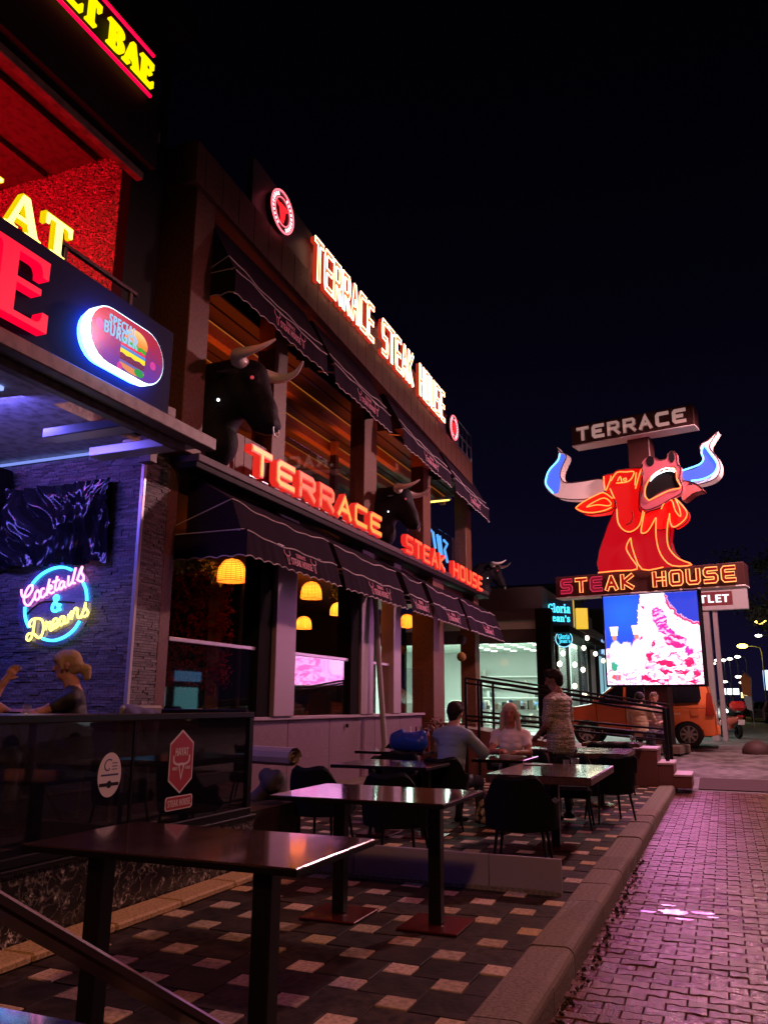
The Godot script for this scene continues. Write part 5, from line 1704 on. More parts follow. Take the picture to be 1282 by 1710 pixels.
	b2 = MB.new()
	b2.tube([Vector3(-1.2, 0, 0), Vector3(0.7, 0.05, 0)], 0.035, 8)
	part(s, "tube_light", b2.mesh(), glow(1.0, 0.8, 0.12, 2.5))
	part(s, "fitting", boxm(Vector3(2.0, 0.05, 0.09), 0.006), M.white, Vector3(-0.25, 0.07, 0))
	bull_heads()

func burger_sign():
	# capsule light box on the bar fascia, centre about y 4.36, z -5.1
	var s := thing("burger_sign", "lit capsule light box with a burger picture on the bar fascia", "sign", Vector3(-4.62, 4.36, -5.12))
	s.transform.basis = street_basis()
	var cap := func(w: float, h: float) -> PackedVector2Array:
		var p := PackedVector2Array()
		var r := h
		for i in 13: p.append(Vector2(w - r, 0) + Vector2(cos(-PI / 2 + PI * i / 12), sin(-PI / 2 + PI * i / 12)) * r)
		for i in 13: p.append(Vector2(-w + r, 0) + Vector2(cos(PI / 2 + PI * i / 12), sin(PI / 2 + PI * i / 12)) * r)
		return p
	var b := MB.new()
	b.prism(cap.call(0.475, 0.25), 0.06, 0.15)
	part(s, "rim_light", b.mesh(), glow(0.62, 0.85, 1.0, 3.2))
	b = MB.new()
	b.prism(cap.call(0.45, 0.225), 0.0, 0.06)
	part(s, "back_light", b.mesh(), glow(0.02, 0.10, 1.0, 30.0))
	# printed face: drawn burger on a pink and violet ground
	var W := 380
	var H := 200
	var im := Image.create(W, H, false, Image.FORMAT_RGB8)
	var fn := FastNoiseLite.new()
	fn.frequency = 0.03
	for y in H:
		for x in W:
			var u := float(x) / W
			var v := float(y) / H
			var c := Color(0.62, 0.16, 0.26).lerp(Color(0.36, 0.22, 0.62), clampf(v * 1.5 - 0.25 + 0.3 * fn.get_noise_2d(x, y), 0, 1))
			c = c.lerp(Color(0.15, 0.45, 0.55), clampf(0.5 - 4.0 * absf(u - 0.08) - 2.0 * absf(v - 0.8), 0, 1))
			var px := (x - 205.0)
			var py := (y - 112.0)
			var inb := func(cx: float, cy: float, rx: float, ry: float) -> bool: return pow((px - cx) / rx, 2) + pow((py - cy) / ry, 2) < 1.0
			var wob := 3.0 * sin(px * 0.22)
			if inb.call(20, -45, 62, 44) and py < -30: c = Color(0.85, 0.55, 0.25).lerp(Color(1, 0.8, 0.5), clampf((-py - 40) / 40.0, 0, 1))
			if inb.call(8, 58, 66, 26) and py > 52: c = Color(0.80, 0.55, 0.35)
			if absf(px - 8) < 66:
				if py > -32 + wob and py < -16 + wob: c = Color(0.25, 0.75, 0.2) if fn.get_noise_2d(x * 6, y * 6) > -0.1 else Color(0.1, 0.5, 0.15)
				elif py >= -16 + wob and py < -4: c = Color(0.85, 0.2, 0.35)
				elif py >= -4 and py < 8: c = Color(0.25, 0.55, 0.85)
				elif py >= 8 and py < 22 + 10 * absf(fmod(px + 200.0, 44.0) / 44.0 - 0.5): c = Color(0.95, 0.9, 0.2)
				elif py >= 20 and py < 50: c = Color(0.30, 0.12, 0.22) if fn.get_noise_2d(x * 9, y * 9) > 0 else Color(0.5, 0.25, 0.4)
				elif py >= 50 and py < 60: c = Color(0.35, 0.4, 0.7)
			for q in [[40, 78, 20], [322, 120, 16], [150, 190, 14]]:
				if Vector2(x - q[0], y - q[1]).length() < q[2]: c = Color(0.75, 0.25, 0.6)
			if Vector2((x - 250) * 0.6, y - 178).length() < 15: c = Color(0.1, 0.6, 0.3)
			im.set_pixel(x, y, c)
	var fm := mt(1, 1, 1, 0.15)
	fm.albedo_texture = ImageTexture.create_from_image(im)
	fm.emission_enabled = true
	fm.emission = Color.WHITE
	fm.emission_operator = BaseMaterial3D.EMISSION_OP_MULTIPLY
	fm.emission_texture = fm.albedo_texture
	fm.emission_energy_multiplier = 0.95
	b = MB.new()
	b.prism(cap.call(0.465, 0.24), 0.151, 0.156)
	part(s, "face_screen", b.mesh(), fm)
	var blue := glow(0.30, 0.65, 1.0, 0.9)
	fit_text(s, "lettering_light", "SPECIAL", false, blue, Vector3(-0.10, 0.145, 0.16), Basis(), 0.34, 0.085, 0.006)
	fit_text(s, "lettering_light", "BURGER", false, blue, Vector3(-0.11, 0.055, 0.16), Basis(), 0.42, 0.105, 0.006)
	area(Vector3(-4.40, 4.36, -5.12), Vector3(1, -0.2, 0), 0.9, 0.45, Color(0.75, 0.7, 1.0), 0.22)

func cocktail_sign():
	var s := thing("neon_cocktail_sign", "pink and yellow neon script in a blue ring on the slate wall", "sign", Vector3(-7.1, 2.5, -7.27))
	var cols := {"blue": glow(0.05, 0.62, 1.0, 3.6), "pink": glow(1.0, 0.28, 0.62, 3.4), "yellow": glow(1.0, 0.85, 0.14, 3.2)}
	var rad := {"blue": 0.017, "pink": 0.013, "yellow": 0.013}
	for k in ["blue", "pink", "yellow"]:
		var i := 0
		for st in COCKTAIL[k]:
			var p3 := []
			for p in st: p3.append(Vector3(p.x, p.y, 0.035 if k == "blue" else 0.05))
			var b := MB.new()
			b.tube(spline(p3, 5), rad[k], 6)
			part(s, "ring_neon" if k == "blue" and i < 4 else "letter_neon", b.mesh(), cols[k])
			i += 1
	var b := MB.new()
	var out := PackedVector2Array()
	for i in 40: out.append(Vector2(cos(TAU * i / 40) * 0.56, sin(TAU * i / 40) * 0.49))
	b.prism(out, 0.012, 0.018)
	part(s, "backing_panel", b.mesh(), glass(0.25, 0.25, 0.2, 0.6))
	b = MB.new()
	b.tube(spline([Vector3(-0.42, -0.12, 0.022), Vector3(-0.2, 0.02, 0.022), Vector3(0.05, 0.02, 0.022), Vector3(0.3, 0.0, 0.022)], 6), 0.01, 5)
	part(s, "cable", b.mesh(), M.black)
	omni(Vector3(-7.1, 2.62, -7.02), Color(0.45, 0.5, 1.0), 0.10, 0.3)
	omni(Vector3(-6.9, 2.3, -7.02), Color(1.0, 0.75, 0.4), 0.03, 0.2)

func bull_heads():
	var pr := []
	var blk := Color(0.014, 0.013, 0.02)
	var add := func(a: Vector3, b: Vector3, ra: float, rb: float, sc := Vector3.ONE): pr.append({"a": a, "b": b, "ra": ra, "rb": rb, "c": blk, "s": sc})
	add.call(Vector3(-0.05, 0.78, 0), Vector3(0.40, 0.98, 0), 0.50, 0.36, Vector3(1, 1, 0.82))
	add.call(Vector3(0.0, 0.48, 0), Vector3(0.10, 0.30, 0), 0.44, 0.34, Vector3(1, 1, 0.8))
	add.call(Vector3(0.05, 1.15, 0), Vector3(0.35, 1.22, 0), 0.26, 0.2)
	add.call(Vector3(0.62, 1.13, 0), Vector3(0.84, 0.66, 0), 0.235, 0.15, Vector3(1, 1, 0.95))
	add.call(Vector3(0.84, 0.66, 0), Vector3(0.90, 0.46, 0), 0.145, 0.135)
	add.call(Vector3(0.52, 0.95, 0), Vector3(0.76, 0.50, 0), 0.18, 0.11)
	for z in [-1, 1]:
		add.call(Vector3(0.50, 1.16, 0.24 * z), Vector3(0.40, 1.06, 0.46 * z), 0.06, 0.02)
		add.call(Vector3(0.72, 1.06, 0.17 * z), Vector3(0.76, 1.0, 0.17 * z), 0.06, 0.05)
		add.call(Vector3(0.96, 0.50, 0.07 * z), Vector3(0.99, 0.46, 0.08 * z), 0.045, 0.04)
	var mesh := sdf_mesh(pr, 0.03, 0.10)
	var hide := mt(0.008, 0.007, 0.012, 0.6, 0.0, 0.3)
	hide.heightmap_enabled = true
	hide.heightmap_texture = M.bumps
	hide.heightmap_scale = 0.6
	tri_mat(hide, 1.4, false)
	var t := thing("bull_sculpture", "big black bull head with pale horns above the corner awning", "sculpture", Vector3(-5.9, 4.32, -8.35), 0.0, "bull heads on the facade")
	part(t, "head", mesh, hide)
	for z in [-1, 1]:
		var hb := MB.new()
		hb.tube(spline([Vector3(0.58, 1.24, 0.16 * z), Vector3(0.62, 1.30, 0.34 * z), Vector3(0.80, 1.27, 0.45 * z), Vector3(1.02, 1.31, 0.44 * z), Vector3(1.18, 1.42, 0.36 * z)], 6), 0.115, 10, false, 0.012)
		part(t, "horn", hb.mesh(), mt(0.82, 0.77, 0.72, 0.35))
		var ey := MB.new()
		ey.sphere(Vector3(0.775, 1.03, 0.215 * z), Vector3(0.028, 0.028, 0.022), 10, 8)
		part(t, "eye_light", ey.mesh(), glow(1.0, 0.08, 0.12, 0.5))
	var rg := MB.new()
	var ring := []
	for i in 14: ring.append(Vector3(1.02, 0.37 + 0.075 * cos(TAU * i / 14), 0.07 * sin(TAU * i / 14)))
	rg.tube(ring, 0.012, 5, true)
	part(t, "nose_ring", rg.mesh(), M.steel)
	part(t, "base_plate", boxm(Vector3(0.3, 0.2, 0.7), 0.02), M.wood, Vector3(0.0, 0.1, 0))
	var lp := MB.new()
	lp.sphere(Vector3(0.42, 0.72, 0.40), Vector3(0.02, 0.02, 0.02), 8, 6)
	lp.sphere(Vector3(-0.28, 0.52, 0.38), Vector3(0.016, 0.016, 0.016), 8, 6)
	part(t, "pin_light", lp.mesh(), glow(0.8, 0.95, 1.0, 3.0))
	copy(t, Vector3(-5.9, 4.32, -14.1), 0.0, "black bull head between the two glowing names, in shadow").scale = Vector3.ONE * 0.82
	copy(t, Vector3(-6.1, 4.3, -22.1), 0.0, "small far bull head beyond the end of the ledge").scale = Vector3.ONE * 0.7

func sdf_mesh(prims: Array, cell: float, k: float) -> ArrayMesh:
	# smooth union of tapered capsules (optionally flattened), meshed as surface nets with the nearest piece's colour
	var lo := Vector3.ONE * 1e9
	var hi := -lo
	for p in prims:
		var rr: float = maxf(p.ra, p.rb) + k * 0.3
		for q in [p.a, p.b]:
			lo = lo.min(q - Vector3.ONE * rr)
			hi = hi.max(q + Vector3.ONE * rr)
	lo -= Vector3.ONE * cell * 2.5
	hi += Vector3.ONE * cell * 2.5
	var nx := int(ceil((hi.x - lo.x) / cell)) + 1
	var ny := int(ceil((hi.y - lo.y) / cell)) + 1
	var nz := int(ceil((hi.z - lo.z) / cell)) + 1
	var val := PackedFloat32Array()
	val.resize(nx * ny * nz)
	val.fill(1e3)
	var own := PackedByteArray()
	own.resize(nx * ny * nz)
	var best := PackedFloat32Array()
	best.resize(nx * ny * nz)
	best.fill(1e3)
	var sxy := nx * ny
	for pi in prims.size():
		var p: Dictionary = prims[pi]
		var a: Vector3 = p.a
		var b: Vector3 = p.b
		var ra: float = p.ra
		var rb: float = p.rb
		var s: Vector3 = p.get("s", Vector3.ONE)
		var kk: float = p.get("k", k)
		var m := maxf(ra, rb) + kk + cell * 2.0
		var i0 := ((a.min(b) - Vector3.ONE * m - lo) / cell).floor().max(Vector3.ZERO)
		var i1 := ((a.max(b) + Vector3.ONE * m - lo) / cell).ceil().min(Vector3(nx - 1, ny - 1, nz - 1))
		var inv := Vector3.ONE / s
		var as_ := a * inv
		var ab := (b - a) * inv
		var ll := maxf(ab.length_squared(), 1e-9)
		var ms := minf(s.x, minf(s.y, s.z))
		if ms < 1.0: ms = lerpf(ms, 1.0, 0.4)
		for iz in range(int(i0.z), int(i1.z) + 1):
			for iy in range(int(i0.y), int(i1.y) + 1):
				var idx := iz * sxy + iy * nx + int(i0.x)
				var pz := lo.z + iz * cell
				var py := lo.y + iy * cell
				for ix in range(int(i0.x), int(i1.x) + 1):
					var q := Vector3(lo.x + ix * cell, py, pz) * inv - as_
					var t := clampf(q.dot(ab) / ll, 0.0, 1.0)
					var d := ((q - ab * t).length() - lerpf(ra, rb, t)) * ms
					if d < best[idx]:
						best[idx] = d
						own[idx] = pi
					var v := val[idx]
					var h := maxf(kk - absf(v - d), 0.0) / kk
					val[idx] = minf(v, d) - h * h * kk * 0.25
					idx += 1
	var vi := {}
	var V := PackedVector3Array()
	var N := PackedVector3Array()
	var CC := PackedColorArray()
	var I := PackedInt32Array()
	var co := [0, 1, nx, nx + 1, sxy, sxy + 1, sxy + nx, sxy + nx + 1]
	var off := [Vector3(0, 0, 0), Vector3(1, 0, 0), Vector3(0, 1, 0), Vector3(1, 1, 0), Vector3(0, 0, 1), Vector3(1, 0, 1), Vector3(0, 1, 1), Vector3(1, 1, 1)]
	var edges := [[0, 1], [2, 3], [4, 5], [6, 7], [0, 2], [1, 3], [4, 6], [5, 7], [0, 4], [1, 5], [2, 6], [3, 7]]
	for iz in nz - 1:
		for iy in ny - 1:
			var base := iz * sxy + iy * nx
			for ix in nx - 1:
				var id := base + ix
				if absf(val[id]) > cell * 2.0: continue
				var neg := 0
				for c in 8:
					if val[id + co[c]] < 0.0: neg += 1
				if neg == 0 or neg == 8: continue
				var sum := Vector3.ZERO
				var n := 0
				for e in edges:
					var va := val[id + co[e[0]]]
					var vb := val[id + co[e[1]]]
					if (va < 0.0) != (vb < 0.0):
						sum += off[e[0]].lerp(off[e[1]], va / (va - vb))
						n += 1
				var c3 := sum / n
				vi[id] = V.size()
				V.append(lo + (Vector3(ix, iy, iz) + c3) * cell)
				var g := Vector3(val[id + 1] - val[id] + val[id + co[7]] - val[id + co[6]] + val[id + co[3]] - val[id + co[2]] + val[id + co[5]] - val[id + co[4]],
					val[id + co[2]] - val[id] + val[id + co[7]] - val[id + co[5]] + val[id + co[3]] - val[id + co[1]] + val[id + co[6]] - val[id + co[4]],
					val[id + co[4]] - val[id] + val[id + co[7]] - val[id + co[3]] + val[id + co[5]] - val[id + co[1]] + val[id + co[6]] - val[id + co[2]])
				N.append(g.normalized())
				CC.append(prims[own[id + co[int(c3.x > 0.5) + 2 * int(c3.y > 0.5) + 4 * int(c3.z > 0.5)]]].c)
	for id in vi:
		var v0 := val[id]
		var st := [1, nx, sxy]
		for ax in 3:
			var v1 := val[id + st[ax]]
			if (v0 < 0.0) == (v1 < 0.0): continue
			var u: int = st[(ax + 1) % 3]
			var w: int = st[(ax + 2) % 3]
			if not (vi.has(id - u) and vi.has(id - w) and vi.has(id - u - w)): continue
			var q := [vi[id - u - w], vi[id - w], vi[id], vi[id - u]]
			if v0 < 0.0: I.append_array([q[0], q[2], q[1], q[0], q[3], q[2]])
			else: I.append_array([q[0], q[1], q[2], q[0], q[2], q[3]])
	var arr := []
	arr.resize(Mesh.ARRAY_MAX)
	arr[Mesh.ARRAY_VERTEX] = V
	arr[Mesh.ARRAY_NORMAL] = N
	arr[Mesh.ARRAY_COLOR] = CC
	arr[Mesh.ARRAY_INDEX] = I
	var mesh := ArrayMesh.new()
	mesh.add_surface_from_arrays(Mesh.PRIMITIVE_TRIANGLES, arr)
	return mesh

func rel(o: Vector3) -> MB:
	var m := MB.new()
	m.xf.origin = -o
	return m

func led_picture() -> ImageTexture:
	# what the screen shows: cooks in white and cuts of marbled meat against blue
	var S := 256
	var im := Image.create(S, S, false, Image.FORMAT_RGBAF)
	var fn := FastNoiseLite.new()
	fn.seed = 8
	fn.frequency = 0.012
	fn.fractal_octaves = 3
	var f2 := FastNoiseLite.new()
	f2.seed = 19
	f2.frequency = 0.03
	f2.fractal_octaves = 2
	var W := Color(1.9, 1.35, 1.75)
	var el := func(x: float, y: float, cx: float, cy: float, rx: float, ry: float, rot := 0.0) -> float:
		var d := Vector2(x - cx, y - cy).rotated(-rot)
		return sqrt(pow(d.x / rx, 2) + pow(d.y / ry, 2))
	var lean := [[0.60, 0.28, 0.085, 0.15, -0.35, 0.9], [0.66, 0.43, 0.10, 0.035, 0.15, 0.9], [0.74, 0.53, 0.125, 0.075, 0.2, 0.4], [0.33, 0.69, 0.032, 0.045, 0.0, 0.3], [0.36, 0.50, 0.06, 0.028, -0.6, 0.1], [0.62, 0.77, 0.13, 0.035, 0.12, 0.0], [0.62, 0.86, 0.075, 0.025, 0.1, 0.0], [0.78, 0.87, 0.07, 0.035, 0.2, 0.0], [0.865, 0.76, 0.05, 0.06, 0.4, 0.0], [0.87, 0.64, 0.045, 0.05, 0.3, 0.8], [0.93, 0.88, 0.035, 0.06, 0.0, 0.0], [0.47, 0.68, 0.035, 0.06, 0.3, 0.0], [0.55, 0.965, 0.10, 0.025, 0.0, 0.0], [0.42, 0.93, 0.06, 0.03, 0.3, 0.0], [0.44, 0.14, 0.02, 0.035, 0.2, 0.0], [0.45, 0.80, 0.06, 0.025, -0.3, 0.0], [0.52, 0.55, 0.03, 0.05, 0.5, 0.1], [0.90, 0.97, 0.06, 0.025, 0.0, 0.0], [0.70, 0.68, 0.05, 0.02, -0.2, 0.2]]
	var put := func(c: Color, d: Color, k: float) -> Color: return c.lerp(d, clampf(k, 0, 1))
	for py in S:
		for px in S:
			var x := px / float(S)
			var y := py / float(S)
			var c := Color(0.015, 0.04, 0.50).lerp(Color(0.01, 0.12, 0.95), clampf(1.15 - Vector2(x - 0.22, y - 0.2).length() * 2.4, 0, 1))
			var wx := x + 0.025 * fn.get_noise_2d(px * 4, py * 4)
			var wy := y + 0.025 * fn.get_noise_2d(py * 4 + 300, px * 4)
			# the heap of meat: fat first, its tone drifting between white and rose
			var edge := 0.60 - 0.85 * smoothstep(0.30, 0.47, wx)
			var nd := Vector2(wx - 1.12, wy + 0.10).length()
			var heap := minf(smoothstep(-0.012, 0.012, wy - edge), smoothstep(0.455, 0.468, nd))
			var fat := W.lerp(Color(1.5, 0.42, 0.78), smoothstep(0.0, 0.6, fn.get_noise_2d(px * 3 + 50, py * 5)) * smoothstep(0.3, 0.7, y))
			fat = fat.lerp(Color(0.85, 0.05, 0.2), 0.8 * smoothstep(0.14, 0.30, f2.get_noise_2d(px * 1.6, py * 3.2)) * smoothstep(0.45, 0.7, y))
			c = put.call(c, fat, heap)
			if wx > 0.66: c = put.call(c, Color(0.9, 0.03, 0.16), smoothstep(0.455, 0.47, nd) * (1.0 - smoothstep(0.49, 0.505, nd)))
			c = put.call(c, W, 1.0 - smoothstep(0.9, 1.1, el.call(wx, wy, 0.42, 0.2, 0.05, 0.15, 0.1)))
			for q in lean:
				var e: float = el.call(wx, wy, q[0], q[1], q[2], q[3], q[4])
				if e < 1.15:
					var d := Vector2(wx - q[0], wy - q[1]).rotated(-q[4])
					var st := f2.get_noise_2d(d.x * 150.0 + q[0] * 999.0, d.y * 800.0)
					var m := Color(0.92, 0.012, 0.14).lerp(Color(0.70, 0.03, 0.46), q[5]) * (0.85 + 0.5 * fn.get_noise_2d(px * 8, py * 8))
					m = m.lerp(Color(1.3, 0.55, 0.95), smoothstep(0.12, 0.42, st))
					c = put.call(c, m, 1.0 - smoothstep(0.82, 1.08, e))
			if wx > 0.72 and wx < 0.86 and wy > 0.2 and wy < 0.42 and absf((wy - 0.2) - (wx - 0.72) * 1.5) < 0.03: c = put.call(c, Color(0.06, 0.12, 0.4), smoothstep(-0.1, 0.2, f2.get_noise_2d(px * 8, py * 8)))
			# two cooks in tall hats
			for q in [[0.10, 0.44], [0.34, 0.43]]:
				var fold := 0.8 + 0.25 * sin((x - q[0]) * 120.0)
				c = put.call(c, Color(1.1, 1.15, 1.5) * fold, 1.0 - smoothstep(0.9, 1.1, el.call(x, y, q[0] + 0.01, q[1] + 0.24, 0.075, 0.17)))
				c = put.call(c, W, 1.0 - smoothstep(0.9, 1.1, el.call(x, y, q[0] + 0.05, q[1] + 0.16, 0.08, 0.05, 0.3)))
				c = put.call(c, Color(0.55, 0.22, 0.18), 1.0 - smoothstep(0.85, 1.1, el.call(x, y, q[0], q[1] + 0.035, 0.028, 0.034)))
				if absf(x - q[0]) < 0.034 + 0.012 * smoothstep(0.0, 0.09, q[1] - y) and y > q[1] - 0.09 and y < q[1] + 0.012: c = W * (0.85 + 0.15 * fold)
			c = put.call(c, W, 1.0 - smoothstep(0.85, 1.1, el.call(wx, wy, 0.22, 0.70, 0.10, 0.17)))
			c = put.call(c, Color(0.04, 0.35, 0.22), 1.0 - smoothstep(0.8, 1.2, el.call(wx, wy, 0.08, 0.80, 0.035, 0.05)))
			c = put.call(c, Color(0.9, 0.10, 0.10), 1.0 - smoothstep(0.8, 1.2, el.call(wx, wy, 0.09, 0.92, 0.05, 0.03)))
			if y > 0.86 and x > 0.08 and x < 0.28: c = put.call(c, Color(0.15, 0.25, 0.6), 0.7 * smoothstep(0.0, 0.3, sin(x * 190.0)))
			# rows of diodes
			c = c * (0.94 + 0.06 * float((px / 2 + py / 2) % 2))
			im.set_pixel(px, py, c)
	return ImageTexture.create_from_image(im)

func build_bull_sign():
	var c := Vector3(-1.445, 0.28, -20.6)
	var turn := deg_to_rad(-12.0)
	var t := thing("bull_pylon_sign", "tall pylon with red neon bull, name boards and a bright video screen", "sign", c, turn)
	var y0 := -c.y
	var maroon := tri_mat(mt(0.055, 0.014, 0.014, 0.5), 1.0)
	var b := MB.new()
	b.cbox(Vector3(-0.1, 4.1 + y0 * 0.5, -0.45), Vector3(0.56, 8.3, 0.45), 0.02)
	part(t, "column", b.mesh(), maroon)
	b = MB.new()
	b.cbox(Vector3(-0.1, 0.1, -0.45), Vector3(1.1, 0.2, 0.9), 0.02)
	part(t, "base", b.mesh(), M.kerb[0])
	# video screen
	var pic := led_picture()
	var sm := mt(0.02, 0.02, 0.02, 0.5)
	sm.emission_enabled = true
	sm.emission = Color.WHITE
	sm.emission_operator = BaseMaterial3D.EMISSION_OP_MULTIPLY
	sm.emission_texture = pic
	sm.emission_energy_multiplier = 1.6
	b = MB.new()
	b.cbox(Vector3(-0.04, 2.94 + y0, -0.12), Vector3(2.36, 2.26, 0.22), 0.015)
	part(t, "screen_cabinet", b.mesh(), M.black)
	b = MB.new()
	b.quad(Vector3(-1.17, 1.86 + y0, 0.0), Vector3(1.09, 1.86 + y0, 0.0), Vector3(1.09, 4.02 + y0, 0.0), Vector3(-1.17, 4.02 + y0, 0.0))
	part(t, "led_screen", b.mesh(), sm)
	# boards
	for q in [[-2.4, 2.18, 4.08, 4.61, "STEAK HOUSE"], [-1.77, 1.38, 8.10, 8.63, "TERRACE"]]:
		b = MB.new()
		b.cbox(Vector3((q[0] + q[1]) * 0.5, (q[2] + q[3]) * 0.5 + y0, -0.2), Vector3(q[1] - q[0], q[3] - q[2], 0.5), 0.015)
		var bd := part(t, "name_board", b.mesh(), maroon)
		b = MB.new()
		b.cbox(Vector3((q[0] + q[1]) * 0.5, q[2] + y0 - 0.016, -0.2), Vector3(q[1] - q[0], 0.03, 0.5), 0.004)
		part(bd, "underside", b.mesh(), M.white)
		var word: String = q[4]
		var n := word.length()
		var pitch: float = (q[1] - q[0] - 0.26) / n
		var w := pitch * 0.80
		var hh: float = (q[3] - q[2]) * 0.70
		var x: float = q[0] + 0.16
		for i in n:
			var ch := word[i]
			if ch != " ":
				var lit: bool = n > 8 and not i in [0, 2]
				b = MB.new()
				glyph_fill(b, ch, w, hh, 0.085, 0, 0.03)
				var at := Vector3(x, q[2] + (q[3] - q[2]) * 0.15 + y0, 0.055)
				var m: Material
				if n > 8: m = glow(1.0, 0.01, 0.015, 0.32) if lit else glow(1.0, 0.02, 0.08, 0.22)
				else: m = glow(0.72, 0.42, 0.38, 0.42, Color(0.75, 0.6, 0.58))  # unlit letters: the faint glow stands in for light falling on them
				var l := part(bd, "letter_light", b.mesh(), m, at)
				if n > 8:
					b = MB.new()
					outline_tubes(b, ch, w, hh, 0.085, 0.04, 0.012)
					part(l, "neon_tube", b.mesh(), glow(1.0, 0.30, 0.08, 2.6) if lit else glow(1.0, 0.04, 0.12, 0.7))
				elif i in [0, 2, 3, 4]:
					b = MB.new()
					outline_tubes(b, ch, w, hh, 0.085, 0.04, 0.008)
					part(l, "dead_tube", b.mesh(), mt(0.45, 0.12, 0.12, 0.3))
			x += pitch
	# the bull: stacked panels, each with its own depth
	var col := {"horn_left": glow(0.85, 0.40, 0.42, 0.42, Color(0.8, 0.75, 0.73)), "horn_right": glow(0.85, 0.40, 0.42, 0.42, Color(0.8, 0.75, 0.73)), "neck": glow(1.0, 0.0, 0.015, 0.55), "ear_left": glow(1.0, 0.0, 0.0, 1.05), "ear_right": mt(0.40, 0.10, 0.10, 0.5), "face": glow(1.0, 0.0, 0.002, 0.8), "muzzle": glow(0.85, 0.10, 0.16, 0.38, Color(0.6, 0.3, 0.33)), "mouth": M.black_matt, "beard": glow(1.0, 0.0, 0.0, 1.1)}  # horns are pale plastic; their glow stands in for light on them
	var zz := {"horn_left": [-0.35, 0.0], "horn_right": [-0.40, -0.05], "neck": [-0.3, -0.02], "ear_left": [-0.3, 0.03], "ear_right": [-0.35, 0.0], "face": [-0.2, 0.08], "muzzle": [0.0, 0.16], "mouth": [0.1, 0.165], "beard": [-0.1, 0.06]}
	for k in ["horn_left", "horn_right", "neck", "ear_left", "ear_right", "beard", "face", "muzzle", "mouth"]:
		var raw: Array = BULL_SHAPES[k][0]
		var poly := PackedVector2Array()
		for p in spline(raw, 3, true) if not k in ["neck"] else raw: poly.append(Vector2(p.x, p.y + y0))
		b = MB.new()
		b.prism(poly, zz[k][0], zz[k][1])
		var nm: String = {"horn_left": "horn_added_glow", "horn_right": "horn_added_glow", "muzzle": "muzzle_light", "ear_left": "ear_light", "ear_right": "ear", "neck": "neck_light", "face": "face_light", "beard": "beard_light"}.get(k, k)
		var o := part(t, nm, b.mesh(), col[k])
		# dark return edge round each panel
		b = MB.new()
		var rim := []
		for p in poly: rim.append(Vector3(p.x, p.y, zz[k][1] + 0.004))
		b.tube(rim, 0.014, 4, true)
		part(o, "edge_trim", b.mesh(), maroon)
	var nos := MB.new()
	for q in [[0.277, 7.29, 0.10, 0.13], [0.806, 7.31, 0.07, 0.14]]:
		var el := PackedVector2Array()
		for i in 20: el.append(Vector2(q[0] + cos(TAU * i / 20) * q[2], q[1] + y0 + sin(TAU * i / 20) * q[3]))
		nos.prism(el, 0.16, 0.175)
	part(t, "nostril", nos.mesh(), M.black_matt)
	# blue backlit fields inside the horn tubes
	for raw in [HORN_BLUE.left[0], HORN_BLUE.right[0]]:
		var poly := PackedVector2Array()
		for p in spline(raw, 3, true): poly.append(Vector2(p.x, p.y + y0))
		b = MB.new()
		b.prism(poly, -0.02, 0.012)
		part(t, "blue_field_light", b.mesh(), glow(0.09, 0.17, 1.0, 1.0))
	var nm := {"horn_neon": glow(0.10, 0.45, 1.0, 5.0), "red_neon": glow(1.0, 0.16, 0.03, 3.4), "teeth_neon": glow(0.85, 0.9, 1.0, 4.0), "line_dark": maroon}
	var zl := {"horn_neon": 0.05, "red_neon": 0.12, "teeth_neon": 0.2, "line_dark": 0.175}
	for k in ["horn_neon", "red_neon", "teeth_neon", "line_dark"]:
		var i := 0
		for st in BULL_LINES[k]:
			var p3 := []
			for p in spline(st, 3): p3.append(Vector3(p.x, p.y + y0, zl[k] + (0.08 if k == "red_neon" and i >= 16 else 0.0)))
			b = MB.new()
			b.tube(p3, 0.015 if k != "horn_neon" else 0.02, 5)
			part(t, "neon_tube" if k != "line_dark" else "drawn_line", b.mesh(), nm[k])
			i += 1
	# light of the screen and of the red tubes
	var f := Vector3(sin(turn), 0, cos(turn))
	area(c + Vector3(0, 2.65, 0) + f * 0.06, f, 2.2, 2.1, Color(0.92, 0.45, 0.82), 9.0)
	area(c + Vector3(0, 5.4, 0) + f * 0.45, f, 2.4, 2.2, Color(1.0, 0.12, 0.06), 0.8)
	area(c + Vector3(-0.1, 4.05, 0) + f * 0.14, f, 4.4, 0.4, Color(1.0, 0.15, 0.06), 0.5)

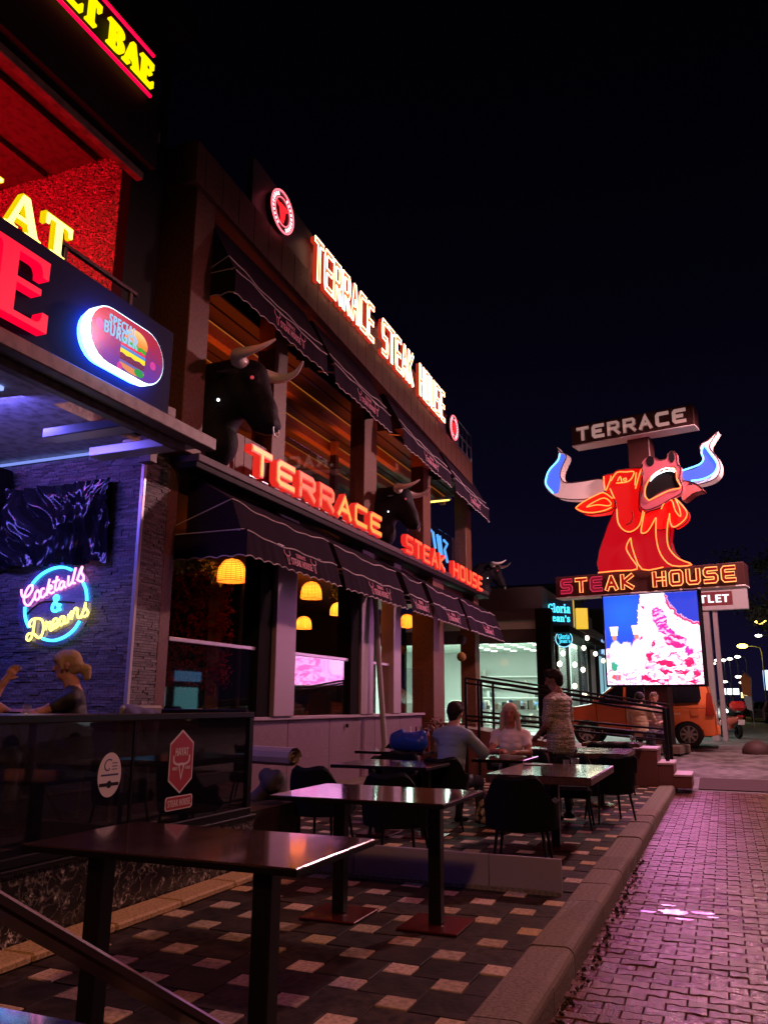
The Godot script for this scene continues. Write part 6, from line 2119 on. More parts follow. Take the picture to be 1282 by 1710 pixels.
func wheel(parent: Node, at: Vector3, r: float):
	var b := MB.new()
	var w := 0.2
	b.lathe([Vector2(r * 0.64, -w * 0.5), Vector2(r * 0.9, -w * 0.5), Vector2(r, -w * 0.32), Vector2(r, w * 0.32), Vector2(r * 0.9, w * 0.5), Vector2(r * 0.64, w * 0.5)], 28, Vector3.BACK)
	var o := part(parent, "wheel", b.mesh(), mt(0.02, 0.02, 0.022, 0.8), at)
	b = MB.new()
	b.lathe([Vector2(r * 0.66, w * 0.46), Vector2(r * 0.62, w * 0.50), Vector2(r * 0.60, w * 0.2), Vector2(0.001, w * 0.15)], 28, Vector3.BACK)
	part(o, "rim", b.mesh(), mt(0.08, 0.08, 0.09, 0.4, 0.5))
	b = MB.new()
	for k in 8:
		var a := TAU * k / 8
		var d := Vector2(cos(a), sin(a))
		b.stroke([d * r * 0.12, d * r * 0.64], r * 0.15, w * 0.3, w * 0.46)
	b.lathe([Vector2(r * 0.17, w * 0.3), Vector2(r * 0.17, w * 0.5), Vector2(0.001, w * 0.5)], 14, Vector3.BACK)
	var ring := []
	for i in 24: ring.append(Vector3(cos(TAU * i / 24) * r * 0.63, sin(TAU * i / 24) * r * 0.63, w * 0.44))
	b.tube(ring, r * 0.04, 5, true)
	part(o, "spokes", b.mesh(), mt(0.55, 0.55, 0.57, 0.3, 0.7))

func build_car():
	# small orange passenger van, nose to the left (local x), near side towards +z
	var t := thing("orange_van", "orange small van parked side-on behind the pylon screen", "van", Vector3(-2.15, 0.335, -23.45))
	var paint := mt(0.80, 0.21, 0.06, 0.28)
	paint.clearcoat_enabled = true
	paint.clearcoat = 0.8
	paint.clearcoat_roughness = 0.08
	# side outline, x to the rear (+), nose at -2.05
	var prof := [Vector2(-2.05, 0.38), Vector2(-2.07, 0.62), Vector2(-1.98, 0.86), Vector2(-1.75, 0.97), Vector2(-1.15, 1.07), Vector2(-0.78, 1.38), Vector2(-0.45, 1.64), Vector2(-0.15, 1.74), Vector2(0.6, 1.78), Vector2(1.4, 1.76), Vector2(1.72, 1.70), Vector2(1.83, 1.50), Vector2(1.90, 1.10), Vector2(1.96, 0.80), Vector2(1.97, 0.42), Vector2(1.90, 0.30)]
	var under := []
	for wx in [1.27, -1.27]:
		for i in 9:
			var a := PI * i / 8
			under.append(Vector2(wx + cos(a) * 0.39, 0.30 + sin(a) * 0.36))
	var poly := []
	poly.append_array(prof)
	poly.append_array(under)
	poly.append(Vector2(-1.95, 0.28))
	var b := MB.new()
	var layers := [[0.86, 0.985, 0.0], [0.845, 1.0, 0.0], [0.72, 1.012, 0.0]]
	var ring := func(z: float, inset: float) -> Array:
		var out := []
		for p in poly:
			var q: Vector2 = p
			var top: float = clampf((q.y - 1.0) / 0.75, 0.0, 1.0)
			out.append(Vector3(q.x * (1.0 - inset * 0.6), q.y - inset * (0.6 if q.y > 0.9 else 0.0), z - signf(z) * 0.16 * top))
		return out
	var zs := [[0.82, 0.05], [0.86, 0.02], [0.80, 0.0], [0.4, -0.005], [-0.4, -0.005], [-0.80, 0.0], [-0.86, 0.02], [-0.82, 0.05]]
	var rings := []
	for q in zs: rings.append(ring.call(q[0], q[1]))
	var n := poly.size()
	for k in rings.size() - 1:
		for i in n:
			var j := (i + 1) % n
			b.quad(rings[k][i], rings[k + 1][i], rings[k + 1][j], rings[k][j])
	# the flat sides
	var p2 := PackedVector2Array()
	for p in poly: p2.append(p)
	var idx := Geometry2D.triangulate_polygon(p2)
	for i in range(0, idx.size(), 3):
		var a: Vector3 = rings[0][idx[i]]
		var c: Vector3 = rings[0][idx[i + 1]]
		var d: Vector3 = rings[0][idx[i + 2]]
		if (c - a).cross(d - a).z < 0: b.tri(a, d, c)
		else: b.tri(a, c, d)
		a = rings[7][idx[i]]
		c = rings[7][idx[i + 1]]
		d = rings[7][idx[i + 2]]
		if (c - a).cross(d - a).z > 0: b.tri(a, d, c)
		else: b.tri(a, c, d)
	part(t, "body", b.mesh(), paint)
	# glass, proud of the tilted upper sides
	var dark := mt(0.01, 0.01, 0.014, 0.05)
	var side := func(pts: Array, called: String, m: Material, off := 0.012):
		var mb := MB.new()
		for s in [1.0]:
			var v := []
			for p in pts:
				var top: float = clampf((p.y - 1.0) / 0.75, 0.0, 1.0)
				v.append(Vector3(p.x, p.y, s * (0.855 - 0.16 * top + off)))
			for i in range(1, v.size() - 1): mb.tri(v[0], v[i], v[i + 1])
		part(t, called, mb.mesh(), m)
	side.call([Vector2(-0.95, 1.10), Vector2(-0.30, 1.06), Vector2(-0.28, 1.60), Vector2(-0.42, 1.58), Vector2(-0.70, 1.36)], "front_window", dark)
	side.call([Vector2(-0.22, 1.06), Vector2(0.62, 1.06), Vector2(0.62, 1.63), Vector2(-0.20, 1.62)], "middle_window", dark)
	side.call([Vector2(0.74, 1.08), Vector2(1.55, 1.12), Vector2(1.62, 1.22), Vector2(1.60, 1.56), Vector2(1.50, 1.62), Vector2(0.74, 1.63)], "rear_window", dark)
	# seams of the doors and the body crease, mirror, lamps, bumper
	for l in [[Vector2(-0.98, 0.45), Vector2(-1.0, 1.05)], [Vector2(-0.25, 0.4), Vector2(-0.25, 1.05)], [Vector2(0.68, 0.45), Vector2(0.68, 1.62)], [Vector2(0.70, 0.98), Vector2(1.72, 0.98)]]:
		var mb := MB.new()
		var v := []
		for p in l:
			var top: float = clampf((p.y - 1.0) / 0.75, 0.0, 1.0)
			v.append(Vector3(p.x, p.y, 0.828 - 0.16 * top + 0.035))
		mb.tube(v, 0.006, 4)
		part(t, "door_seam", mb.mesh(), M.black)
	for x in [-0.42, 0.5]: part(t, "door_handle", boxm(Vector3(0.16, 0.03, 0.03), 0.008), paint, Vector3(x, 0.95, 0.87))
	part(t, "mirror", boxm(Vector3(0.12, 0.16, 0.2), 0.03), paint, Vector3(-0.98, 1.12, 0.95))
	side.call([Vector2(1.70, 0.80), Vector2(1.92, 0.82), Vector2(1.86, 1.36), Vector2(1.76, 1.36)], "tail_lamp", mt(0.25, 0.01, 0.01, 0.15), 0.02)
	part(t, "rear_bumper", boxm(Vector3(0.14, 0.24, 1.66), 0.03), paint, Vector3(1.95, 0.44, 0))
	part(t, "front_bumper", boxm(Vector3(0.14, 0.26, 1.66), 0.03), M.black, Vector3(-2.03, 0.44, 0))
	side.call([Vector2(-1.98, 0.72), Vector2(-1.55, 0.88), Vector2(-1.62, 0.98), Vector2(-1.95, 0.90)], "head_lamp", mt(0.6, 0.6, 0.65, 0.05), 0.02)
	side.call([Vector2(0.78, 0.80), Vector2(1.1, 0.82), Vector2(1.1, 0.86), Vector2(0.78, 0.84)], "side_lettering", mt(0.75, 0.5, 0.4, 0.4), 0.016)
	part(t, "number_plate", boxm(Vector3(0.02, 0.11, 0.5), 0.004), M.white, Vector3(2.03, 0.62, 0))
	part(t, "sill_trim", boxm(Vector3(1.7, 0.10, 0.04), 0.015), M.black, Vector3(0, 0.36, 0.86))
	part(t, "fuel_flap", boxm(Vector3(0.2, 0.18, 0.012), 0.005), paint, Vector3(1.45, 0.88, 0.855))
	part(t, "roof_bar", boxm(Vector3(1.9, 0.04, 0.05), 0.012), M.black, Vector3(0.5, 1.81, 0.6))
	var mb := MB.new()
	mb.box(Vector3(0, 0.42, 0), Vector3(3.6, 0.3, 1.3))
	part(t, "underbody", mb.mesh(), M.black_matt)
	for x in [-1.27, 1.27]:
		wheel(t, Vector3(x, 0.33, 0.75), 0.335)
		var bk := MB.new()
		bk.lathe([Vector2(0.001, -0.1), Vector2(0.3, -0.1), Vector2(0.335, -0.06), Vector2(0.335, 0.06), Vector2(0.3, 0.1), Vector2(0.001, 0.1)], 24, Vector3.BACK)
		part(t, "wheel", bk.mesh(), mt(0.02, 0.02, 0.022, 0.8), Vector3(x, 0.335, -0.72))

func build_scooter(at: Vector3, turn: float, label: String, bodyc: Material, small: bool):
	# x = forwards
	var t := thing("motor_scooter", label, "scooter", at, turn, "parked two-wheelers")
	for x in [-0.62, 0.62]:
		var b := MB.new()
		b.lathe([Vector2(0.14, -0.05), Vector2(0.22, -0.05), Vector2(0.25, 0.0), Vector2(0.22, 0.05), Vector2(0.14, 0.05), Vector2(0.14, -0.05)], 20, Vector3.BACK)
		b.lathe([Vector2(0.14, 0.03), Vector2(0.03, 0.05), Vector2(0.001, 0.05)], 12, Vector3.BACK)
		part(t, "wheel", b.mesh(), M.black_matt, Vector3(x, 0.25, 0))
	var pr := []
	var add := func(a: Vector3, c: Vector3, ra: float, rb: float): pr.append({"a": a, "b": c, "ra": ra, "rb": rb, "c": Color.WHITE, "s": Vector3(1, 1, 0.8)})
	add.call(Vector3(-0.75, 0.62, 0), Vector3(-0.15, 0.52, 0), 0.10, 0.17)
	add.call(Vector3(-0.15, 0.35, 0), Vector3(0.30, 0.32, 0), 0.08, 0.08)
	add.call(Vector3(0.34, 0.40, 0), Vector3(0.46, 0.95, 0), 0.13, 0.11)
	add.call(Vector3(0.50, 0.55, 0), Vector3(0.68, 0.50, 0), 0.09, 0.07)
	part(t, "fairing", sdf_mesh(pr, 0.035, 0.06), bodyc)
	var s := MB.new()
	s.cbox(Vector3(-0.35, 0.76, 0), Vector3(0.7, 0.10, 0.28), 0.04)
	part(t, "saddle", s.mesh(), M.black_matt)
	s = MB.new()
	s.tube([Vector3(0.44, 0.95, 0), Vector3(0.42, 1.08, 0)], 0.03, 6)
	s.tube([Vector3(0.34, 1.10, -0.32), Vector3(0.42, 1.08, -0.1), Vector3(0.42, 1.08, 0.1), Vector3(0.34, 1.10, 0.32)], 0.02, 6)
	for z in [-0.3, 0.3]: s.tube([Vector3(0.38, 1.10, z), Vector3(0.40, 1.30, z * 1.15)], 0.008, 4)
	part(t, "handlebar", s.mesh(), M.black_metal)
	s = MB.new()
	for z in [-0.36, 0.36]: s.sphere(Vector3(0.40, 1.33, z), Vector3(0.015, 0.05, 0.075), 10, 6)
	part(t, "mirror", s.mesh(), M.black_metal)
	if not small:
		s = MB.new()
		s.cbox(Vector3(-0.72, 1.02, 0), Vector3(0.40, 0.30, 0.42), 0.09)
		part(t, "top_box", s.mesh(), mt(0.5, 0.03, 0.03, 0.25))
		part(t, "number_plate", boxm(Vector3(0.015, 0.16, 0.2), 0.003), M.white, Vector3(-0.92, 0.52, 0), Basis(Vector3.BACK, 0.3))
		part(t, "tail_lamp", boxm(Vector3(0.05, 0.07, 0.2), 0.015), mt(0.4, 0.01, 0.01, 0.15), Vector3(-0.88, 0.70, 0))
	s = MB.new()
	s.tube([Vector3(-0.1, 0.22, -0.12), Vector3(-0.75, 0.30, -0.14)], 0.045, 8)
	part(t, "exhaust", s.mesh(), M.black_metal)

func street_lamp(at: Vector3, h: float, arm: float, label: String, c: Color, e: float, head: float, light: float):
	var t := thing("street_lamp", label, "street lamp", at, 0.0, "lamps along the far street")
	var b := MB.new()
	b.tube(spline([Vector3(0, 0, 0), Vector3(0, h * 0.45, 0), Vector3(0, h - 0.9, 0), Vector3(arm * 0.25, h - 0.15, 0), Vector3(arm, h, 0)], 5), 0.12, 6, false, 0.06)
	part(t, "pole", b.mesh(), M.grey)
	b = MB.new()
	b.sphere(Vector3(arm + signf(arm) * 0.3, h - 0.02, 0), Vector3(head * 1.3, head * 0.6, head), 12, 8)
	var m := part(t, "lamp_head", b.mesh(), glow(c.r, c.g, c.b, e))
	if light > 0: omni(at + Vector3(arm, h - head * 2.0, 0), Color(c.r, c.g, c.b).linear_to_srgb(), light, 0.3)

func build_street():
	build_car()
	build_scooter(Vector3(0.12, 0.345, -29.4), deg_to_rad(112), "red scooter with a red top box parked beside the orange van", mt(0.42, 0.035, 0.025, 0.3), false)
	# outlet board on its pole behind the pylon
	var t := thing("outlet_sign", "white board with lit white letters on a dark red field behind the pylon", "sign", Vector3(-0.3, 0.34, -27.0), deg_to_rad(-6))
	var b := MB.new()
	b.cbox(Vector3(0.0, 2.2, -0.1), Vector3(0.2, 4.4, 0.2), 0.01)
	b.cbox(Vector3(0.26, 2.2, -0.12), Vector3(0.14, 4.4, 0.16), 0.01)
	part(t, "pole", b.mesh(), M.alu)
	b = MB.new()
	b.cbox(Vector3(0.15, 4.22, 0.0), Vector3(2.2, 0.66, 0.2), 0.015)
	part(t, "board", b.mesh(), mt(0.6, 0.6, 0.62, 0.5))
	b = MB.new()
	b.cbox(Vector3(-0.18, 4.22, 0.11), Vector3(2.0 - 0.02, 0.42, 0.03), 0.006)
	b = MB.new()
	b.cbox(Vector3(0.02, 4.24, 0.105), Vector3(1.6, 0.42, 0.02), 0.004)
	part(t, "red_field", b.mesh(), mt(0.22, 0.02, 0.03, 0.5))
	fit_text(t, "lettering_light", "OUTLET", false, glow(0.95, 0.95, 1.0, 1.6), Vector3(0.02, 4.24, 0.13), Basis(), 1.42, 0.24, 0.02)
	# ---- the bright shop behind the ramp, and the cafe row
	var h := thing("glass_shop", "brightly lit shop with a glass front and rows of ceiling lights", "building", Vector3(-7, 0.34, -24.6))
	var o := h.position
	var mk := func() -> MB:
		var m := MB.new()
		m.xf.origin = -o
		return m
	b = rel(o)
	b.slab(-13, -5.0, 0.0, 0.4, -36, -24.6)
	part(h, "floor", b.mesh(), mt(0.35, 0.34, 0.33, 0.4))
	b = rel(o)
	b.slab(-13, -5.0, 0.4, 4.2, -36.2, -36)
	b.slab(-13.2, -13, 0.4, 4.2, -36, -24.6)
	part(h, "back_wall", b.mesh(), mt(0.5, 0.52, 0.5, 0.7))
	b = rel(o)
	b.slab(-5.06, -4.96, 0.4, 4.2, -36, -24.95)
	part(h, "side_wall", b.mesh(), mt(0.5, 0.52, 0.5, 0.7))
	b = rel(o)
	b.slab(-13, -4.96, 3.62, 4.2, -36, -24.6)
	part(h, "ceiling", b.mesh(), mt(0.5, 0.58, 0.52, 0.8))
	b = rel(o)
	b.cbox(Vector3(-8.9, 4.05, -24.55), Vector3(8.4, 0.32, 0.3), 0.01)
	b.cbox(Vector3(-8.95, 3.45, -24.7), Vector3(8.0, 0.5, 0.05), 0.005)
	part(h, "fascia", b.mesh(), mt(0.05, 0.04, 0.055, 0.6))
	b = rel(o)
	b.cbox(Vector3(-4.82, 2.2, -24.55), Vector3(0.45, 4.0, 0.45), 0.01)
	part(h, "front_post", b.mesh(), M.black_matt)
	b = rel(o)
	b.cbox(Vector3(-9.4, 2.2, -24.6), Vector3(0.2, 3.6, 0.2), 0.01)
	part(h, "front_post", b.mesh(), M.black_matt)
	for q in [[-9.3, -7.2], [-7.16, -5.06]]:
		b = rel(o)
		b.slab(q[0], q[1], 0.5, 3.2, -24.62, -24.6)
		part(h, "shop_pane", b.mesh(), M.pane_clear)
	var lampm := glow(0.85, 1.0, 0.88, 5.5)
	for i in 5:
		for j in 9:
			b = rel(o)
			b.lathe([Vector2(0.001, 0), Vector2(0.13, 0), Vector2(0.13, 0.03)], 10, Vector3.DOWN, Vector3(-5.6 - i * 0.85, 3.615, -25.4 - j * 1.15))
			part(h, "ceiling_light", b.mesh(), lampm)
	area(Vector3(-7.6, 3.55, -29.5), Vector3.DOWN, 4.6, 9.0, Color(0.86, 1.0, 0.92), 170.0)
	# shelves and goods
	var r := RandomNumberGenerator.new()
	r.seed = 4
	for k in 5:
		var s := thing("shop_shelf", ["tall shelf of glassware at the back of the bright shop", "low counter of boxes behind the shop glass", "pale display table left in the bright shop", "pale display table in the middle of the bright shop", "white wall rack on the right of the bright shop"][k], "shelf", [Vector3(-7.8, 0.4, -35.6), Vector3(-6.6, 0.4, -26.2), Vector3(-8.4, 0.4, -28.5), Vector3(-6.8, 0.4, -30.5), Vector3(-5.4, 0.4, -31.0)][k])
		var wdt: float = [5.0, 2.6, 1.6, 1.8, 0.4][k]
		var dep: float = [0.4, 0.6, 0.8, 0.8, 5.0][k]
		var nlev: int = [5, 2, 2, 2, 4][k]
		for l in nlev:
			part(s, "shelf_board", boxm(Vector3(wdt, 0.04, dep), 0.005), M.white, Vector3(0, 0.35 + l * 0.45, 0))
		for e in [-1, 1]: part(s, "upright", boxm(Vector3(0.05, 0.45 * nlev, 0.05)), M.white, Vector3(e * (wdt * 0.5 - 0.03), 0.225 * nlev, 0))
		var g := MB.new()
		for i in 40:
			var l := r.randi() % nlev
			var sz := Vector3(r.randf_range(0.08, 0.2), r.randf_range(0.1, 0.3), r.randf_range(0.08, 0.2))
			g.tint = [Color(0.6, 0.62, 0.6), Color(0.1, 0.2, 0.5), Color(0.5, 0.45, 0.4), Color(0.08, 0.08, 0.09), Color(0.35, 0.5, 0.45)][r.randi() % 5]
			g.cbox(Vector3(r.randf_range(-0.45, 0.45) * wdt, 0.37 + l * 0.45 + sz.y * 0.5, r.randf_range(-0.35, 0.35) * dep), sz, 0.01)
		var vm := mt(1, 1, 1, 0.4)
		vm.vertex_color_use_as_albedo = true
		part(s, "goods", g.mesh(true), vm).set_meta("kind", "stuff")
	# row of cafes along the street beyond
	var row := thing("cafe_row", "row of dark cafe fronts with lit glass along the far street", "building", Vector3(-5, 0.34, -30))
	o = row.position
	b = rel(o)
	b.slab(-9, -5.05, 0.3, 4.6, -60, -36.3)
	b.slab(-9, -5.0, 3.75, 5.0, -36, -25.3)
	part(row, "wall", b.mesh(), mt(0.07, 0.065, 0.075, 0.7))
	for z in [-25.2, -27.0, -29.0, -31.5, -34.0, -36.5]:
		b = rel(o)
		b.cbox(Vector3(-4.95, 2.1, z), Vector3(0.16, 3.6, 0.22), 0.01)
		part(row, "pilaster", b.mesh(), M.black_matt)
	for i in 4:
		b = rel(o)
		b.slab(-5.02, -4.99, 0.6, 3.5, -38.6 - i * 2.4, -36.8 - i * 2.4)
		part(row, "lit_window", b.mesh(), glow(0.30, 0.62, 0.75, 0.7))
	for i in 4:
		b = rel(o)
		b.slab(-4.955, -4.945, 0.5, 3.4, -27.0 - i * 2.2 + 0.1, -25.4 - i * 2.2)
		part(row, "window_pane", b.mesh(), M.pane)
	b = rel(o)
	b.slab(-5.0, -4.2, 3.55, 3.75, -34, -25.3)
	part(row, "canopy", b.mesh(), M.black_matt)
	# round blue neon badge with script, blue board above, yellow board
	t = thing("round_cafe_sign", "round blue neon sign with script beside the bright shop", "sign", Vector3(-4.5, 3.39, -26.0), deg_to_rad(8))
	b = MB.new()
	b.lathe([Vector2(0.001, 0), Vector2(0.27, 0), Vector2(0.27, 0.08), Vector2(0.001, 0.08)], 24, Vector3.BACK)
	part(t, "disc", b.mesh(), mt(0.01, 0.02, 0.05, 0.4))
	var ring := []
	for i in 32: ring.append(Vector3(cos(TAU * i / 32) * 0.255, sin(TAU * i / 32) * 0.255, 0.1))
	b = MB.new()
	b.tube(ring, 0.013, 5, true)
	part(t, "neon_ring", b.mesh(), glow(0.25, 0.75, 1.0, 1.6))
	fit_text(t, "lettering_light", "Gloria", true, glow(0.08, 0.75, 1.0, 1.7), Vector3(0.0, 0.075, 0.1), Basis(), 0.36, 0.16, 0.01)
	fit_text(t, "lettering_light", "Jean's", true, glow(0.08, 0.75, 1.0, 1.7), Vector3(0.02, -0.085, 0.1), Basis(), 0.34, 0.15, 0.01)
	part(t, "bracket", boxm(Vector3(0.5, 0.04, 0.04)), M.black, Vector3(-0.4, 0, 0.02))
	t = thing("blue_cafe_sign", "slanted blue lit board above the round cafe sign", "sign", Vector3(-4.75, 3.75, -26.6), deg_to_rad(45))
	part(t, "board", boxm(Vector3(1.1, 0.95, 0.1), 0.01), mt(0.03, 0.06, 0.12, 0.4), Vector3(0, 0.5, 0))
	fit_text(t, "lettering_light", "Gloria", true, glow(0.08, 0.7, 1.0, 2.0), Vector3(0, 0.68, 0.06), Basis(), 0.85, 0.3, 0.02)
	fit_text(t, "lettering_light", "Jean's", true, glow(0.08, 0.7, 1.0, 2.0), Vector3(0, 0.32, 0.06), Basis(), 0.8, 0.28, 0.02)
	t = thing("yellow_shop_sign", "upright yellow lit board behind the blue cafe sign", "sign", Vector3(-4.62, 4.0, -30.0), deg_to_rad(20))
	part(t, "lit_board_sign", boxm(Vector3(0.42, 0.75, 0.14), 0.01), glow(1.0, 0.62, 0.02, 0.85), Vector3(0.1, 0.42, 0))
	part(t, "mast_light", boxm(Vector3(0.12, 1.6, 0.12), 0.01), glow(1.0, 0.7, 0.1, 0.5), Vector3(-0.22, 0.9, 0))
	# string of bulbs under the cafe canopies
	var nth := ["first", "second", "third", "fourth", "fifth", "sixth", "seventh", "eighth", "ninth", "tenth", "last"]
	var bulbs := [Vector3(-4.6, 2.6, -25.6), Vector3(-4.55, 2.95, -26.0), Vector3(-4.3, 1.95, -26.4), Vector3(-4.3, 2.62, -26.6), Vector3(-4.2, 2.5, -27.6), Vector3(-4.35, 3.3, -29.0), Vector3(-4.1, 1.7, -27.0), Vector3(-4.15, 3.6, -28.5), Vector3(-4.1, 3.15, -30.0), Vector3(-4.1, 3.0, -32.0), Vector3(-3.9, 3.0, -35.0)]
	for i in bulbs.size():
		var q: Vector3 = bulbs[i]
		b = MB.new()
		b.sphere(Vector3(0, 0, 0), Vector3(0.075, 0.085, 0.075), 10, 8)
		var bo := thing("hanging_bulb", "small round bulb before the cafe fronts, %s from the left" % nth[i], "bulb", q, 0.0, "bulbs hung before the cafes")
		part(bo, "bulb", b.mesh(), glow(1.0, 0.86, 0.62, 5.0))
		b = MB.new()
		b.tube([Vector3(0, 0.08, 0), Vector3(0, 0.3, 0)], 0.006, 3)
		part(bo, "cord", b.mesh(), M.black)
	omni(Vector3(-3.9, 2.6, -27.5), Color(1.0, 0.85, 0.65), 0.35, 0.4)
	t = thing("blue_letter_sign", "pale blue lit lettering on the shop beyond the yellow board", "sign", Vector3(-4.93, 3.62, -38.0))
	t.transform.basis = street_basis()
	for i in 7:
		b = MB.new()
		b.stroke([Vector2(i * 0.75, 0), Vector2(i * 0.75 + 0.2, 0.55), Vector2(i * 0.75 + 0.45, 0.05)], 0.1, 0, 0.05)
		part(t, "letter_light", b.mesh(), glow(0.3, 0.55, 1.0, 1.3))
	# dark blocks of flats far behind
	for q in [[Vector3(-14.5, 0.2, -62), Vector3(9, 9.2, 9), "dark flat-roofed block behind the bright shop"], [Vector3(-10.5, 0.2, -95), Vector3(8, 11, 9), "far dark apartment block left of the pylon"], [Vector3(-8.0, 0.2, -150), Vector3(7, 12, 12), "farthest dark block along the street"]]:
		t = thing("apartment_block", q[2], "building", q[0])
		part(t, "wall", boxm(q[1], 0.05), mt(0.10, 0.09, 0.11, 0.8), Vector3(0, q[1].y * 0.5, 0))
		part(t, "roof", boxm(Vector3(q[1].x + 0.6, 0.3, q[1].z + 0.6), 0.03), mt(0.16, 0.15, 0.17, 0.8), Vector3(0, q[1].y + 0.15, 0))
		for i in 4:
			for j in 3:
				var lit: bool = r.randf() < 0.12
				part(t, "window", boxm(Vector3(0.9, 1.2, 0.08), 0.01), glow(1.0, 0.7, 0.35, 0.4) if lit else mt(0.02, 0.02, 0.03, 0.1), Vector3(-q[1].x * 0.5 + 1.1 + i * q[1].x * 0.25, 1.8 + j * 2.8, q[1].z * 0.5 + 0.03))
	# street lamps
	street_lamp(Vector3(5.0, 0.2, -81), 8.6, -1.0, "nearest yellow street lamp at the right edge", Color(1.0, 0.66, 0.10), 9.0, 0.42, 6.0)
	street_lamp(Vector3(5.0, 0.2, -115), 8.6, -1.9, "yellow street lamp just left of the nearest one", Color(1.0, 0.74, 0.10), 9.0, 0.50, 6.0)
	street_lamp(Vector3(6.6, 0.2, -98), 8.6, -2.2, "small white street lamp beside the yellow ones", Color(1.0, 0.86, 0.6), 6.0, 0.28, 0.0)
	var far := [[-0.2, -163, -0.7], [0.6, -151, -0.8], [1.5, -151, -0.7], [2.6, -147, -0.8], [3.8, -141, -0.9], [2.0, -230, -1.0], [4.6, -190, -1.0], [6.0, -240, -1.0]]
	for i in far.size():
		street_lamp(Vector3(far[i][0], 0.2, far[i][1]), 8.6 if i < 5 else 7.0, far[i][2], ["distant street lamp, %s from the left of the high row" % nth[i], "tiny lower street lamp far off, %s from the left" % nth[maxi(0, i - 5)]][int(i > 4)], Color(1.0, 0.9, 0.72), 7.0, 0.34 if i < 5 else 0.5, 0.0)
	# parked cars and oncoming headlights far down the street
	var carm := [mt(0.03, 0.03, 0.035, 0.3), mt(0.25, 0.25, 0.27, 0.3), mt(0.10, 0.02, 0.02, 0.3)]
	var spots := [[Vector3(-0.6, 0.3, -62), true, "oncoming car with white headlights in the far street"], [Vector3(2.6, 0.24, -66), false, "dark parked car on the right of the far street"], [Vector3(3.2, 0.24, -60), false, "pale parked car at the right edge of the street"], [Vector3(2.2, 0.22, -76), false, "dark red parked car behind the dark one"], [Vector3(0.8, 0.22, -110), true, "second oncoming car far down the street"]]
	for i in spots.size():
		t = thing("street_car", spots[i][2], "car", spots[i][0], 0.0, "cars in the far street")
		var pr := PackedVector2Array([Vector2(-0.85, 0.25), Vector2(0.85, 0.25), Vector2(0.88, 0.8), Vector2(0.62, 1.4), Vector2(-0.62, 1.4), Vector2(-0.88, 0.8)])
		b = MB.new()
		b.prism(pr, -2.0, 2.0)
		part(t, "body", b.mesh(), carm[i % 3])
		b = MB.new()
		b.prism(PackedVector2Array([Vector2(-0.72, 0.9), Vector2(0.72, 0.9), Vector2(0.55, 1.33), Vector2(-0.55, 1.33)]), 2.0, 2.02)
		part(t, "windscreen", b.mesh(), mt(0.01, 0.01, 0.014, 0.05))
		for x in [-0.62, 0.62]:
			b = MB.new()
			b.sphere(Vector3(x, 0.68, 2.03), Vector3(0.20, 0.17, 0.06), 10, 6) if spots[i][1] else b.sphere(Vector3(x, 0.68, 2.03), Vector3(0.14, 0.08, 0.05), 8, 6)
			part(t, "head_lamp", b.mesh(), glow(0.95, 1.0, 0.95, 9.0) if spots[i][1] else mt(0.4, 0.05, 0.04, 0.2))
			b = MB.new()
			b.lathe([Vector2(0.001, -0.1), Vector2(0.3, -0.1), Vector2(0.3, 0.1), Vector2(0.001, 0.1)], 14, Vector3.RIGHT, Vector3(x * 1.2, 0.3, 1.3))
			part(t, "wheel", b.mesh(), M.black_matt)
	omni(Vector3(-0.6, 0.9, -59.5), Color(0.95, 1.0, 0.95), 3.0, 0.3)
	build_scooter(Vector3(2.6, 0.3, -52), deg_to_rad(60), "dark motorbike parked at the right edge of the street", carm[0], true)
	build_scooter(Vector3(3.2, 0.3, -50), deg_to_rad(75), "dark red motorbike beside the first at the right edge", carm[2], true)
	# shop signs as points of light far off
	for q in [[Vector3(1.3, 4.0, -180), Vector3(3.4, 1.2, 0.3), Color(0.85, 0.9, 1.0), "white lit sign over the far street"], [Vector3(5.6, 4.6, -120), Vector3(1.0, 2.6, 0.3), Color(0.4, 0.6, 1.0), "pale blue lit sign at the right of the far street"], [Vector3(-3.2, 2.6, -130), Vector3(1.2, 0.7, 0.3), Color(0.7, 1.0, 0.7), "greenish lit sign far down the left side"], [Vector3(3.6, 3.2, -170), Vector3(1.2, 1.0, 0.3), Color(1.0, 0.8, 0.3), "yellow lit sign far down the right side"]]:
		t = thing("far_sign", q[3], "sign", q[0])
		part(t, "panel_light", boxm(q[1], 0.02), glow(q[2].r, q[2].g, q[2].b, 2.4))
		part(t, "post", boxm(Vector3(0.15, q[0].y, 0.15)), M.grey, Vector3(0, -q[0].y * 0.5 + 0.2, -0.1))
	# feather flag
	t = thing("feather_flag", "orange and white feather flag on a pole in the far street", "flag", Vector3(1.3, 0.3, -45))
	b = MB.new()
	b.tube(spline([Vector3(0, 0, 0), Vector3(0, 1.6, 0), Vector3(0.05, 2.4, 0), Vector3(-0.3, 2.75, 0)], 5), 0.02, 5)
	part(t, "pole", b.mesh(), M.grey)
	b = MB.new()
	b.prism(PackedVector2Array([Vector2(0, 1.5), Vector2(0.03, 2.4), Vector2(-0.25, 2.68), Vector2(-0.45, 2.4), Vector2(-0.4, 1.6)]), -0.004, 0.004)
	part(t, "orange_cloth", b.mesh(), mt(0.6, 0.2, 0.06, 0.8))
	b = MB.new()
	b.prism(PackedVector2Array([Vector2(0, 0.8), Vector2(0, 1.49), Vector2(-0.4, 1.59), Vector2(-0.25, 0.9)]), -0.004, 0.004)
	part(t, "white_cloth", b.mesh(), mt(0.6, 0.6, 0.6, 0.8))
	# tree at the right edge
	t = thing("street_tree", "leafy tree hanging in at the right edge above the street", "tree", Vector3(3.4, 0.34, -38))
